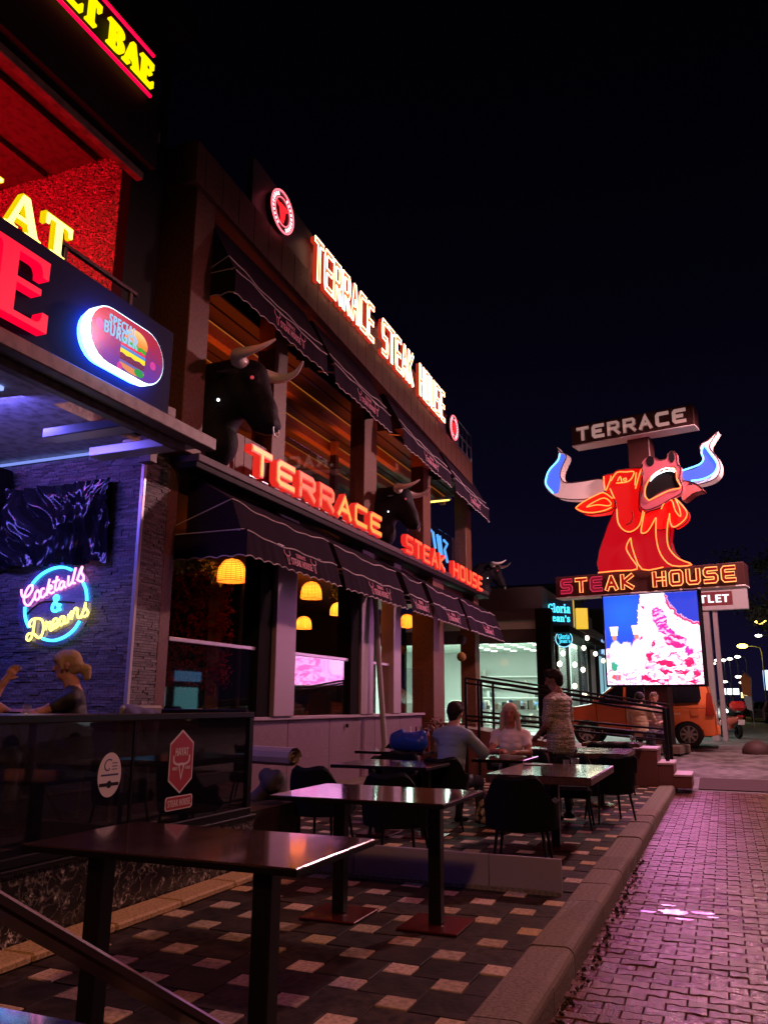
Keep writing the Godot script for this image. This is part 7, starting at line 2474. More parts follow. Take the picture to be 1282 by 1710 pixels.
	b = MB.new()
	b.tube([Vector3(0, 0, 0), Vector3(0.05, 1.6, 0), Vector3(-0.1, 3.4, 0.1), Vector3(-0.2, 5.2, 0)], 0.2, 8, false, 0.08)
	b.tube([Vector3(-0.1, 3.4, 0.1), Vector3(-1.0, 4.6, 0.2), Vector3(-1.6, 5.6, 0.1)], 0.09, 6, false, 0.03)
	b.tube([Vector3(0, 3.0, 0.1), Vector3(0.9, 4.4, -0.2), Vector3(1.4, 5.4, 0.1)], 0.09, 6, false, 0.03)
	part(t, "trunk", b.mesh(), mt(0.07, 0.05, 0.04, 0.9))
	b = MB.new()
	for i in 46:
		var c := Vector3(r.randfn(-0.3, 1.0), r.randf_range(4.3, 7.4), r.randfn(0, 1.0))
		leaf_mass(b, c, Vector3(0.28, 0.22, 0.28), 110, 0.2, r)
	part(t, "crown", b.mesh(), mt(0.06, 0.075, 0.035, 0.7))
	# dark rounded boulder at the end of the walk
	var fn := FastNoiseLite.new()
	fn.frequency = 2.0
	b = MB.new()
	b.sphere(Vector3.ZERO, Vector3(0.32, 0.26, 0.28), 20, 14)
	for i in b.v.size():
		b.v[i] *= 1.0 + 0.12 * fn.get_noise_3dv(b.v[i])
	single("boulder", b.mesh(), mt(0.05, 0.02, 0.02, 0.7), "dark rounded boulder at the end of the paved walk", "boulder", Vector3(0.62, 0.32, -21.6))

func cafe_table(at: Vector3, w: float, d: float, label: String, turn := 0.0, legs := 2, thick := 0.035, y := 0.75, lz := 0.0) -> Node3D:
	var t := thing("terrace_table", label, "table", at, turn, "glossy dark tables on the terrace")
	var b := MB.new()
	b.cbox(Vector3(0, y - thick * 0.5, 0), Vector3(w, thick, d), 0.004)
	part(t, "table_top", b.mesh(), M.table)
	if thick <= 0.05:
		b = MB.new()
		b.cbox(Vector3(0, y - thick * 0.5 - 0.003, 0), Vector3(w + 0.004, thick - 0.004, d + 0.004), 0.003)
		part(t, "edge_band", b.mesh(), M.black)
	else:
		b = MB.new()
		b.cbox(Vector3(0, y - thick * 0.5 - 0.004, 0), Vector3(w + 0.006, thick - 0.012, d + 0.006), 0.004)
		part(t, "edge_band", b.mesh(), M.table_edge)
	var xs := [-w * 0.5 + 0.38, w * 0.5 - 0.17] if legs == 2 else [0.0]
	for x in xs:
		b = MB.new()
		b.cbox(Vector3(x, (y - thick) * 0.5 + 0.008, lz), Vector3(0.085, y - thick - 0.02, 0.085), 0.006)
		part(t, "leg", b.mesh(), M.black_metal)
		b = MB.new()
		b.cbox(Vector3(x, 0.0115, lz), Vector3(0.40, 0.015, 0.42), 0.004)
		part(t, "foot_plate", b.mesh(), M.plate)
	return t

func make_chair() -> Node3D:
	# upholstered tub chair, facing -z, origin on the floor
	var t := thing("tub_chair", "", "chair", Vector3.ZERO, 0.0, "dark upholstered tub chairs on the terrace")
	var b := MB.new()
	b.cbox(Vector3(0, 0.41, -0.02), Vector3(0.50, 0.13, 0.48), 0.04)
	part(t, "seat", b.mesh(), M.cushion)
	# curved shell: from the left arm round the back to the right arm
	var sh := MB.new()
	var n := 26
	var prev := []
	for i in n + 1:
		var u := float(i) / n
		var a := lerpf(-0.15, PI + 0.15, u)
		var out := Vector3(cos(a) * 0.315, 0, sin(a) * 0.27 + 0.0)
		var inn := Vector3(cos(a) * 0.245, 0, sin(a) * 0.205 + 0.0)
		var k := pow(sin(clampf(a, 0, PI)), 1.3)
		var top := lerpf(0.60, 0.80, smoothstep(0.25, 0.85, k)) + 0.012 * sin(u * 21.0)
		var bot := lerpf(0.36, 0.34, k)
		var lean := 0.06 * k
		var ring := [out + Vector3(0, bot, 0), out * 1.03 + Vector3(0, (top + bot) * 0.5, lean * 0.5), out * 1.05 + Vector3(0, top - 0.03, lean), (out + inn) * 0.53 + Vector3(0, top, lean), inn * 1.05 + Vector3(0, top - 0.03, lean), inn + Vector3(0, bot, 0)]
		if i > 0:
			for j in ring.size():
				var j2 := (j + 1) % ring.size()
				sh.quad(prev[j], prev[j2], ring[j2], ring[j])
		if i == 0 or i == n:
			for j in range(1, ring.size() - 1):
				if i == 0: sh.tri(ring[0], ring[j], ring[j + 1])
				else: sh.tri(ring[0], ring[j + 1], ring[j])
		prev = ring
	part(t, "backrest", sh.mesh(), M.cushion)
	for x in [-1, 1]:
		for z in [-1, 1]:
			b = MB.new()
			b.tube([Vector3(0.19 * x, 0.36, 0.17 * z), Vector3(0.235 * x, 0.005, 0.225 * z)], 0.017, 7, false, 0.011)
			part(t, "leg", b.mesh(), M.black_metal)
	return t

func build_furniture():
	# foreground tables
	cafe_table(Vector3(-2.22, 0, -3.29), 1.36, 0.76, "nearest dark glossy table, its far corner by the glass fence", 0.0, 2, 0.03, 0.79, 0.30)
	cafe_table(Vector3(-2.28, 0, -5.5), 1.24, 0.90, "dark glossy table with red foot plates in front of the low slab", 0.0, 2, 0.03, 0.79, 0.10)
	cafe_table(Vector3(-3.45, 0, -8.75), 1.10, 0.95, "dark table with an ashtray between the tub chairs and the parapet")
	cafe_table(Vector3(-1.66, 0, -8.65), 0.98, 1.65, "thick-edged wooden table by the kerb, nearest of its row", 0.0, 1, 0.075)
	cafe_table(Vector3(-1.72, 0, -12.4), 0.85, 1.5, "thick-edged wooden table by the kerb, second of its row", 0.0, 1, 0.075)
	cafe_table(Vector3(-1.85, 0, -15.1), 0.95, 0.8, "small wooden table by the kerb in front of the ramp", 0.0, 1, 0.06)
	cafe_table(Vector3(-2.55, 0, -10.25), 0.62, 0.9, "small dark table between the seated couple", 0.0, 1)
	cafe_table(Vector3(-2.7, 0, -12.6), 1.0, 0.9, "dark table with papers behind the standing man", 0.0, 1)
	cafe_table(Vector3(-4.3, 0, -11.1), 1.0, 0.8, "dark table that holds the blue bag by the wall", 0.0, 1)
	# a dark table in the near left corner, only its edge in view
	cafe_table(Vector3(-1.85, 0, -1.62), 0.95, 0.70, "low glossy table corner at the bottom left mirroring neon", 0.0, 1, 0.03, 0.55)
	var c := make_chair()
	var list := [
		[Vector3(-1.72, 0, -7.42), 6, "dark tub chair with its back to us at the nearest kerb-side table"],
		[Vector3(-3.72, 0, -7.55), -4, "dark tub chair nearer the fence, back to us before the ashtray table"],
		[Vector3(-2.78, 0, -7.15), 3, "dark tub chair second from the fence, back to us"],
		[Vector3(-3.85, 0, -9.75), 176, "dark tub chair facing us across the ashtray table, nearer the wall"],
		[Vector3(-3.1, 0, -9.35), 20, "dark tub chair under the man in the grey-blue shirt"],
		[Vector3(-1.75, 0, -10.1), 185, "dark tub chair on the far side of the nearest kerb-side table"],
		[Vector3(-1.05 - 0.35, 0, -10.75), 30, "dark tub chair between the first and second kerb-side tables"],
		[Vector3(-2.45, 0, -11.1), 190, "dark tub chair under the blonde woman"],
		[Vector3(-2.3, 0, -12.0), 95, "dark tub chair left of the second kerb-side table"],
		[Vector3(-1.65, 0, -13.7), 178, "dark tub chair beyond the second kerb-side table"],
		[Vector3(-2.2, 0, -14.3), 60, "dark tub chair beside the small table before the ramp"],
		[Vector3(-3.3, 0, -13.3), 200, "dark tub chair at the table behind the standing man"],
		[Vector3(-4.75, 0, -11.9), 170, "dark tub chair by the wainscot beyond the blue bag"],
	]
	for i in list.size():
		if i == 0:
			c.position = list[0][0]
			c.rotation.y = deg_to_rad(list[0][1])
			c.set_meta("label", list[0][2])
		else:
			copy(c, list[i][0], deg_to_rad(list[i][1]), list[i][2])
	# bar table and chair behind the glass fence
	var t := thing("bar_table", "long pale-edged table of the bar behind the glass fence", "table", Vector3(-5.6, 0.46, -5.15))
	part(t, "table_top", boxm(Vector3(1.5, 0.045, 0.75), 0.005), M.table_edge, Vector3(0, 0.815, 0))
	for x in [-0.5, 0.5]:
		var b := MB.new()
		b.tube([Vector3(x, 0.76, -0.25), Vector3(x + 0.12, 0.0, 0.25)], 0.02, 6)
		b.tube([Vector3(x, 0.76, 0.25), Vector3(x + 0.12, 0.0, -0.25)], 0.02, 6)
		part(t, "leg", b.mesh(), M.black_metal)
	t = thing("bar_chair", "pale blue-lit plastic chair behind the woman in black", "chair", Vector3(-4.78, 0.46, -5.75), deg_to_rad(80))
	var cb := MB.new()
	cb.cbox(Vector3(0, 0.44, 0), Vector3(0.45, 0.05, 0.45), 0.02)
	part(t, "seat", cb.mesh(), M.grey)
	cb = MB.new()
	cb.cbox(Vector3(0, 0.70, 0.23), Vector3(0.45, 0.42, 0.04), 0.018, Basis(Vector3.RIGHT, 0.15))
	part(t, "backrest", cb.mesh(), M.grey)
	for x in [-1, 1]:
		for z in [-1, 1]:
			cb = MB.new()
			cb.tube([Vector3(0.18 * x, 0.43, 0.18 * z), Vector3(0.2 * x, 0, 0.2 * z)], 0.015, 6)
			part(t, "leg", cb.mesh(), M.grey)
	# jacket over that chair
	var pr := []
	for q in [[Vector3(-0.15, 0.86, 0.24), Vector3(0.15, 0.84, 0.24), 0.06, 0.05], [Vector3(-0.12, 0.80, 0.28), Vector3(-0.10, 0.55, 0.30), 0.07, 0.05], [Vector3(0.05, 0.8, 0.28), Vector3(0.1, 0.6, 0.3), 0.06, 0.05]]:
		pr.append({"a": q[0], "b": q[1], "ra": q[2], "rb": q[3], "c": Color.WHITE})
	single("jacket", sdf_mesh(pr, 0.02, 0.04), mt(0.10, 0.10, 0.22, 0.9), "blue jacket hung over the pale chair behind the woman in black", "jacket", Vector3(-4.78, 0.46, -5.75), ry(80))
	build_ramp()

func build_ramp():
	# wheelchair ramp and steps that close the terrace, with black railings
	var t := thing("entrance_ramp", "brown ramp with pale steps closing the far end of the terrace", "ramp", Vector3(-3, 0, -16.4))
	var o := t.position
	var b := rel(o)
	b.prism(PackedVector2Array([Vector2(-5.2, 0.0), Vector2(-1.55, 0.0), Vector2(-1.55, 0.45), Vector2(-5.2, 0.98)]), -17.3, -16.1)
	part(t, "ramp_body", b.mesh(), tri_mat(mt(0.16, 0.07, 0.065, 0.6), 1.0))
	var st := mt(0.50, 0.42, 0.48, 0.4)
	for q in [[-1.55, -1.16, 0.645], [-1.16, -0.9, 0.41], [-0.9, -0.62, 0.22]]:
		b = rel(o)
		b.cbox(Vector3((q[0] + q[1]) * 0.5, q[2] * 0.5 - 0.03, -16.0), Vector3(q[1] - q[0], q[2] - 0.04, 0.9), 0.006)
		part(t, "riser_block", b.mesh(), tri_mat(mt(0.16, 0.07, 0.065, 0.6), 1.0))
		b = rel(o)
		b.cbox(Vector3((q[0] + q[1]) * 0.5, q[2] - 0.02, -16.0), Vector3(q[1] - q[0] + 0.02, 0.04, 0.94), 0.006)
		part(t, "tread", b.mesh(), st)
	t = thing("ramp_railing", "black steel railing sloping down along the ramp", "railing", Vector3(-3, 0, -16.1))
	o = t.position
	for zz in [-16.05, -17.2]:
		for q in [[1.90, 1.33], [1.80, 1.24], [1.16, 0.86], [1.08, 0.76]]:
			b = rel(o)
			var dz := 0.0 if zz > -17 else 0.0
			b.tube([Vector3(-4.78, q[0] + (0.06 if zz < -17 else 0.0), zz), Vector3(-1.0, q[1] + (0.06 if zz < -17 else 0.0), zz)], 0.024, 6)
			part(t, "rail", b.mesh(), M.black_metal)
		for x in [-4.78, -4.52, -1.02]:
			b = rel(o)
			b.tube([Vector3(x, 0.0, zz), Vector3(x, 1.9 - (x + 4.78) * 0.151, zz)], 0.03 if x < -2 else 0.04, 6)
			part(t, "post", b.mesh(), M.black_metal)
	# handrail that runs down in the near left corner
	var h := thing("handrail", "broad dark handrail sloping across the bottom left corner", "handrail", Vector3(-1.7, 0, -2.2))
	b = MB.new()
	var A := Vector3(-1.774, 0.953, -1.608)
	var B := Vector3(-1.676, 0.225, -2.777)
	var ax := (B - A).normalized()
	var zz2 := ax.cross(Vector3.UP).normalized()
	var yy := zz2.cross(ax).normalized()
	b.cbox((A + B) * 0.5 - h.position, Vector3(A.distance_to(B), 0.035, 0.155), 0.008, Basis(ax, yy, zz2))
	part(h, "rail", b.mesh(), mt(0.06, 0.035, 0.04, 0.3, 0.5))
	b = MB.new()
	b.tube([B - h.position + Vector3(-0.03, -0.01, 0), Vector3(B.x - 0.03, 0.0, B.z) - h.position], 0.02, 8)
	part(h, "post", b.mesh(), M.black_metal)
	b = MB.new()
	b.tube([A - h.position + Vector3(0, -0.03, -0.02), Vector3(A.x, 0.0, A.z - 0.02) - h.position], 0.02, 8)
	part(h, "post", b.mesh(), M.black_metal)

func person(label: String, at: Vector3, turn: float, spec: Dictionary) -> Node3D:
	# joints in local axes, facing +z, y up from the floor; one continuous body, hair as its child
	var t := thing("person", label, "person", at, turn)
	var pr := []
	var skin: Color = spec.get("skin", Color(0.46, 0.25, 0.17))
	var top: Color = spec.top
	var leg: Color = spec.legs
	var shoe: Color = spec.get("shoe", Color(0.03, 0.03, 0.03))
	var add := func(a: Vector3, b: Vector3, ra: float, rb: float, c: Color, s := Vector3.ONE, k := 0.035): pr.append({"a": a, "b": b, "ra": ra, "rb": rb, "c": c, "s": s, "k": k})
	var J: Dictionary = spec.j
	var w: float = spec.get("shoulder", 0.19)
	var hp: Vector3 = J.hip
	var ch: Vector3 = J.chest
	var nk: Vector3 = J.neck
	var hd: Vector3 = J.head - Vector3(0, 0.025, 0)
	var fat: float = spec.get("girth", 1.0)
	# trunk
	add.call(hp, hp.lerp(ch, 0.5), 0.155 * fat, 0.140 * fat, top, Vector3(1.05, 1, 0.78))
	add.call(hp.lerp(ch, 0.5), ch, 0.140 * fat, 0.155 * fat, top, Vector3(1.1, 1, 0.75))
	add.call(ch + Vector3(-w * 0.55, 0.07, 0), ch + Vector3(w * 0.55, 0.07, 0), 0.085, 0.085, top)
	for s in [-1, 1]:
		add.call(ch + Vector3(s * w * 0.5, 0.09, 0), ch + Vector3(s * w, 0.06, 0), 0.07, 0.065, top)
	if spec.get("bust", false):
		for s in [-1, 1]: add.call(ch + Vector3(s * 0.06, -0.05, 0.05), ch + Vector3(s * 0.065, -0.08, 0.06), 0.07, 0.065, top, Vector3.ONE, 0.06)
	add.call(ch + Vector3(0, 0.12, 0.0), nk, 0.07, 0.06, skin if spec.get("open_neck", true) else top)
	add.call(nk, hd + Vector3(0, -0.07, -0.01), 0.060, 0.056, skin)
	# head: cranium, face, jaw, nose, ears (turned about the neck)
	var hb := Basis.from_euler(Vector3(spec.get("nod", 0.0), spec.get("look", 0.0), spec.get("tilt", 0.0)))
	var H := func(v: Vector3) -> Vector3: return hd + hb * v
	add.call(H.call(Vector3(0, 0.035, -0.02)), H.call(Vector3(0, 0.03, 0.012)), 0.088, 0.083, skin, Vector3.ONE, 0.03)
	add.call(H.call(Vector3(0, -0.015, 0.025)), H.call(Vector3(0, -0.068, 0.042)), 0.066, 0.045, skin, Vector3.ONE, 0.03)
	add.call(H.call(Vector3(0, 0.012, 0.095)), H.call(Vector3(0, -0.022, 0.112)), 0.010, 0.015, skin, Vector3.ONE, 0.012)
	for s in [-1, 1]:
		add.call(H.call(Vector3(s * 0.088, 0.012, -0.01)), H.call(Vector3(s * 0.092, -0.022, -0.008)), 0.017, 0.013, skin, Vector3.ONE, 0.012)
		add.call(H.call(Vector3(s * 0.035, 0.034, 0.088)), H.call(Vector3(s * 0.05, 0.034, 0.078)), 0.010, 0.009, skin * 0.75, Vector3.ONE, 0.01)
	add.call(H.call(Vector3(-0.018, -0.048, 0.083)), H.call(Vector3(0.018, -0.048, 0.083)), 0.010, 0.010, Color(skin.r * 0.8, skin.g * 0.5, skin.b * 0.5), Vector3.ONE, 0.008)
	# arms
	var sleeve: float = spec.get("sleeve", 0.7)
	for s in [-1, 1]:
		var sd: Dictionary = J.arm_r if s < 0 else J.arm_l
		var sh := ch + Vector3(s * w, 0.06, 0)
		var el: Vector3 = sd.elbow
		var wr: Vector3 = sd.wrist
		var cut := sh.lerp(el, sleeve)
		if sleeve > 0.05: add.call(sh, cut, 0.062 * fat, 0.056 * fat, top)
		if sleeve < 1.0: add.call(cut, el, 0.043, 0.037, skin)
		else: add.call(sh.lerp(el, 0.5), el, 0.052, 0.046, top)
		var fore := skin if sleeve <= 1.0 else top
		add.call(el, wr, 0.039, 0.027, fore)
		# palm, four fingers, thumb
		var hdir: Vector3 = sd.get("hand", (wr - el).normalized())
		var across: Vector3 = sd.get("across", hdir.cross(Vector3.UP))
		if across.length() < 0.1: across = Vector3.RIGHT
		across = across.normalized()
		var palm := wr + hdir * 0.085
		add.call(wr, palm, 0.026, 0.028, skin, Vector3.ONE, 0.02)
		add.call(palm - across * 0.022, palm + across * 0.022, 0.018, 0.018, skin, Vector3.ONE, 0.015)
		var curl: Vector3 = sd.get("curl", Vector3.DOWN)
		for f in 4:
			var root := palm + across * (-0.030 + 0.020 * f)
			var ln: float = [0.034, 0.042, 0.045, 0.038][f]
			var mid := root + (hdir + curl * 0.25).normalized() * ln
			add.call(root, mid, 0.0095, 0.009, skin, Vector3.ONE, 0.006)
			add.call(mid, mid + (hdir * 0.6 + curl * 0.7).normalized() * ln * 0.8, 0.009, 0.0075, skin, Vector3.ONE, 0.006)
		var tr: Vector3 = wr + hdir * 0.035 + across * 0.028 * sd.get("thumb", 1.0)
		add.call(tr, tr + (hdir * 0.6 + across * 0.5 * sd.get("thumb", 1.0) + curl * 0.3).normalized() * 0.055, 0.012, 0.009, skin, Vector3.ONE, 0.01)
	if spec.has("hem"): add.call(hp + Vector3(0, 0.06, 0), hp + Vector3(0, spec.hem, 0), 0.165 * fat, 0.175 * fat, top, Vector3(1.12, 1, 0.82))
	# legs
	for s in [-1, 1]:
		var sd: Dictionary = J.leg_r if s < 0 else J.leg_l
		var hj := hp + Vector3(s * 0.09, -0.03, 0)
		add.call(hj, sd.knee, 0.098 * fat, 0.062, leg)
		add.call(sd.knee, sd.ankle, 0.060, 0.042, leg if spec.get("long_legs", true) else skin)
		var toe: Vector3 = sd.ankle + Vector3(0, -0.045, 0.15)
		add.call(sd.ankle + Vector3(0, -0.03, -0.03), toe, 0.042, 0.034, shoe, Vector3(1, 0.85, 1))
	var m := mt(1, 1, 1, 0.65)
	m.vertex_color_use_as_albedo = true
	m.heightmap_enabled = true
	m.heightmap_texture = spec.get("folds", M.folds)
	m.heightmap_scale = 2.2
	tri_mat(m, 1.1, false)
	if spec.has("pattern"):
		m.albedo_texture = spec.pattern
		tri_mat(m, 2.2, false)
	var body := part(t, "body", sdf_mesh(pr, spec.get("cell", 0.014), 0.035), m)
	# eyes
	for s in [-1, 1]:
		var e := MB.new()
		e.sphere(H.call(Vector3(s * 0.033, 0.020, 0.084)), Vector3(0.011, 0.009, 0.009), 10, 6)
		part(t, "eye", e.mesh(), mt(0.05, 0.035, 0.03, 0.2))
	if spec.has("hair"):
		var hr := []
		for q in spec.hair: hr.append({"a": H.call(q[0]), "b": H.call(q[1]), "ra": q[2], "rb": q[3], "c": Color.WHITE, "s": Vector3.ONE})
		var hm := mt(spec.hair_color.r, spec.hair_color.g, spec.hair_color.b, 0.7, 0.0, 0.3)
		hm.albedo_texture = M.streak
		hm.heightmap_enabled = true
		hm.heightmap_texture = M.streak
		hm.heightmap_scale = 0.35
		tri_mat(hm, 5.0, false)
		part(t, "hair", sdf_mesh(hr, 0.010, 0.03), hm)
	return t

func short_hair() -> Array:
	return [[Vector3(0, 0.055, -0.03), Vector3(0, 0.062, 0.02), 0.088, 0.078], [Vector3(0, 0.0, -0.05), Vector3(0, -0.04, -0.055), 0.078, 0.06], [Vector3(-0.03, 0.10, 0.05), Vector3(0.03, 0.105, 0.05), 0.035, 0.035], [Vector3(-0.078, 0.03, -0.02), Vector3(-0.08, 0.05, 0.02), 0.024, 0.02], [Vector3(0.078, 0.03, -0.02), Vector3(0.08, 0.05, 0.02), 0.024, 0.02]]

func build_people():
	var black := Color(0.012, 0.012, 0.015)
	var denim := Color(0.03, 0.035, 0.06)
	var seat_legs := {"leg_r": {"knee": Vector3(-0.12, 0.50, 0.42), "ankle": Vector3(-0.12, 0.09, 0.44)}, "leg_l": {"knee": Vector3(0.12, 0.50, 0.42), "ankle": Vector3(0.13, 0.09, 0.36)}}
	# woman in black at the bar, seen from her left, facing the left edge
	var j := {"hip": Vector3(0, 0.53, 0.0), "chest": Vector3(0, 0.90, 0.09), "neck": Vector3(0, 1.09, 0.11), "head": Vector3(0, 1.26, 0.16),
		"arm_r": {"elbow": Vector3(-0.27, 0.80, 0.26), "wrist": Vector3(-0.14, 0.835, 0.50), "curl": Vector3.DOWN * 0.3},
		"arm_l": {"elbow": Vector3(0.24, 0.84, 0.32), "wrist": Vector3(0.05, 0.845, 0.54), "curl": Vector3.DOWN * 0.3}}
	j.merge(seat_legs)
	person("woman in a black T-shirt with a blonde ponytail seated at the bar table", Vector3(-5.18, 0.46, -5.74), deg_to_rad(-52), {"top": black, "legs": denim, "j": j, "sleeve": 0.5, "bust": true, "cell": 0.012, "nod": 0.05,
		"hair_color": Color(0.62, 0.45, 0.25), "hair": [[Vector3(0, 0.055, -0.03), Vector3(0, 0.062, 0.025), 0.092, 0.082], [Vector3(0, 0.01, -0.05), Vector3(0, -0.01, -0.05), 0.08, 0.07], [Vector3(-0.04, 0.075, 0.08), Vector3(0.04, 0.075, 0.08), 0.026, 0.026], [Vector3(-0.07, 0.05, 0.05), Vector3(-0.085, -0.02, 0.03), 0.025, 0.016], [Vector3(0.07, 0.05, 0.05), Vector3(0.085, -0.02, 0.03), 0.025, 0.016], [Vector3(0, -0.01, -0.12), Vector3(0, -0.03, -0.145), 0.03, 0.03], [Vector3(0, -0.03, -0.16), Vector3(0, -0.10, -0.17), 0.045, 0.03]]})
	# woman cut off at the left edge, arm raised with a cigarette
	j = {"hip": Vector3(0, 0.53, 0.0), "chest": Vector3(0, 0.90, 0.05), "neck": Vector3(0, 1.09, 0.06), "head": Vector3(0, 1.26, 0.09),
		"arm_r": {"elbow": Vector3(-0.30, 0.85, 0.24), "wrist": Vector3(-0.23, 1.09, 0.33), "hand": Vector3(0.1, 0.85, 0.5).normalized(), "across": Vector3(0.3, -0.4, 0.8), "curl": Vector3(0, 0.3, 0.9)},
		"arm_l": {"elbow": Vector3(0.24, 0.82, 0.28), "wrist": Vector3(0.05, 0.835, 0.45), "curl": Vector3.DOWN * 0.3}}
	j.merge(seat_legs)
	person("woman in a white sleeveless top at the left edge, hand raised", Vector3(-5.72, 0.46, -5.02), deg_to_rad(120), {"top": Color(0.45, 0.38, 0.36), "legs": Color(0.3, 0.28, 0.28), "j": j, "sleeve": 0.0, "bust": true, "cell": 0.012,
		"hair_color": Color(0.55, 0.42, 0.28), "hair": [[Vector3(0, 0.055, -0.03), Vector3(0, 0.062, 0.02), 0.092, 0.08], [Vector3(0, 0.0, -0.06), Vector3(0, -0.22, -0.08), 0.085, 0.05], [Vector3(-0.07, 0.02, -0.03), Vector3(-0.08, -0.2, 0.0), 0.035, 0.025], [Vector3(0.07, 0.02, -0.03), Vector3(0.08, -0.2, 0.0), 0.035, 0.025]]})
	# man with his back to us in a grey-blue shirt
	j = {"hip": Vector3(0, 0.56, 0.0), "chest": Vector3(0, 0.97, 0.08), "neck": Vector3(0, 1.15, 0.10), "head": Vector3(0, 1.31, 0.14),
		"arm_r": {"elbow": Vector3(-0.30, 0.84, 0.28), "wrist": Vector3(-0.16, 0.80, 0.48)},
		"arm_l": {"elbow": Vector3(0.30, 0.86, 0.34), "wrist": Vector3(0.16, 1.12, 0.33), "hand": Vector3(-0.3, 0.9, -0.1).normalized(), "across": Vector3(1, 0.2, 0), "curl": Vector3(-1, 0, 0)}}
	j.merge(seat_legs)
	person("seated man with dark hair seen from behind in a pale grey-blue shirt", Vector3(-3.02, 0, -9.42), deg_to_rad(162), {"top": Color(0.24, 0.33, 0.36), "legs": denim, "j": j, "shoulder": 0.205, "girth": 1.12, "sleeve": 1.0, "hair_color": Color(0.025, 0.018, 0.014), "hair": short_hair(), "tilt": 0.08})
	# blonde woman facing us
	j = {"hip": Vector3(0, 0.55, 0.0), "chest": Vector3(0, 0.94, 0.06), "neck": Vector3(0, 1.13, 0.08), "head": Vector3(0, 1.29, 0.11),
		"arm_r": {"elbow": Vector3(-0.24, 0.80, 0.22), "wrist": Vector3(-0.10, 0.81, 0.42)},
		"arm_l": {"elbow": Vector3(0.24, 0.79, 0.18), "wrist": Vector3(0.12, 0.80, 0.40)}}
	j.merge(seat_legs)
	person("blonde woman in a cream top facing us across the small table", Vector3(-2.62, 0, -10.85), deg_to_rad(8), {"top": Color(0.74, 0.70, 0.64), "legs": Color(0.05, 0.04, 0.05), "j": j, "sleeve": 0.5, "bust": true, "skin": Color(0.40, 0.165, 0.10),
		"hair_color": Color(0.72, 0.58, 0.40), "hair": [[Vector3(0, 0.058, -0.03), Vector3(0, 0.066, 0.01), 0.093, 0.082], [Vector3(-0.05, 0.08, 0.05), Vector3(-0.09, 0.0, 0.02), 0.03, 0.03], [Vector3(0.05, 0.08, 0.05), Vector3(0.09, 0.0, 0.02), 0.03, 0.03], [Vector3(-0.09, 0.0, 0.0), Vector3(-0.12, -0.25, 0.0), 0.036, 0.03], [Vector3(0.09, 0.0, 0.0), Vector3(0.12, -0.25, 0.0), 0.036, 0.03], [Vector3(0, 0.0, -0.07), Vector3(0, -0.22, -0.07), 0.075, 0.06]]})
	# standing man in a patterned short-sleeved shirt, turned to the left
	var pat := noise_tex(0.10, [[0.0, Color(0.30, 0.34, 0.34)], [0.46, Color(0.45, 0.43, 0.43)], [0.5, Color(0.98, 0.96, 0.94)], [1.0, Color(1, 1, 1)]], 256, FastNoiseLite.TYPE_SIMPLEX_SMOOTH, 2, 44)
	j = {"hip": Vector3(0, 0.98, 0.0), "chest": Vector3(0, 1.37, 0.02), "neck": Vector3(0, 1.56, 0.03), "head": Vector3(0, 1.72, 0.07),
		"arm_r": {"elbow": Vector3(-0.25, 1.12, 0.02), "wrist": Vector3(-0.14, 1.02, 0.22)},
		"arm_l": {"elbow": Vector3(0.26, 1.14, 0.04), "wrist": Vector3(0.14, 1.02, 0.24)},
		"leg_r": {"knee": Vector3(-0.11, 0.52, 0.02), "ankle": Vector3(-0.12, 0.09, 0.0)}, "leg_l": {"knee": Vector3(0.11, 0.52, 0.03), "ankle": Vector3(0.12, 0.09, 0.0)}}
	person("standing man in a pale patterned short-sleeved shirt and black trousers", Vector3(-1.92, 0, -10.55), deg_to_rad(-112), {"top": Color(0.52, 0.50, 0.40), "legs": black, "j": j, "shoulder": 0.20, "girth": 1.1, "sleeve": 0.72, "hem": -0.07, "pattern": pat, "hair_color": Color(0.02, 0.015, 0.012), "hair": short_hair(), "nod": 0.22, "look": 0.40})
	# two people sitting by the van beyond the railing
	j = {"hip": Vector3(0, 0.56, 0.0), "chest": Vector3(0, 0.96, 0.05), "neck": Vector3(0, 1.14, 0.06), "head": Vector3(0, 1.30, 0.09),
		"arm_r": {"elbow": Vector3(-0.27, 0.80, 0.16), "wrist": Vector3(-0.12, 0.78, 0.36)}, "arm_l": {"elbow": Vector3(0.27, 0.80, 0.16), "wrist": Vector3(0.12, 0.78, 0.36)}}
	j.merge(seat_legs)
	person("dark-haired man in a beige shirt seated beyond the railing", Vector3(-1.72, 0.25, -18.9), deg_to_rad(170), {"top": Color(0.42, 0.32, 0.20), "legs": denim, "j": j, "shoulder": 0.2, "girth": 1.1, "sleeve": 0.7, "cell": 0.02, "hair_color": Color(0.02, 0.015, 0.012), "hair": short_hair()})
	person("person with short pale hair seated beyond the railing beside the van", Vector3(-1.45, 0.25, -19.5), deg_to_rad(10), {"top": Color(0.30, 0.22, 0.20), "legs": denim, "j": j, "sleeve": 0.7, "cell": 0.02, "hair_color": Color(0.3, 0.2, 0.15), "hair": short_hair()})
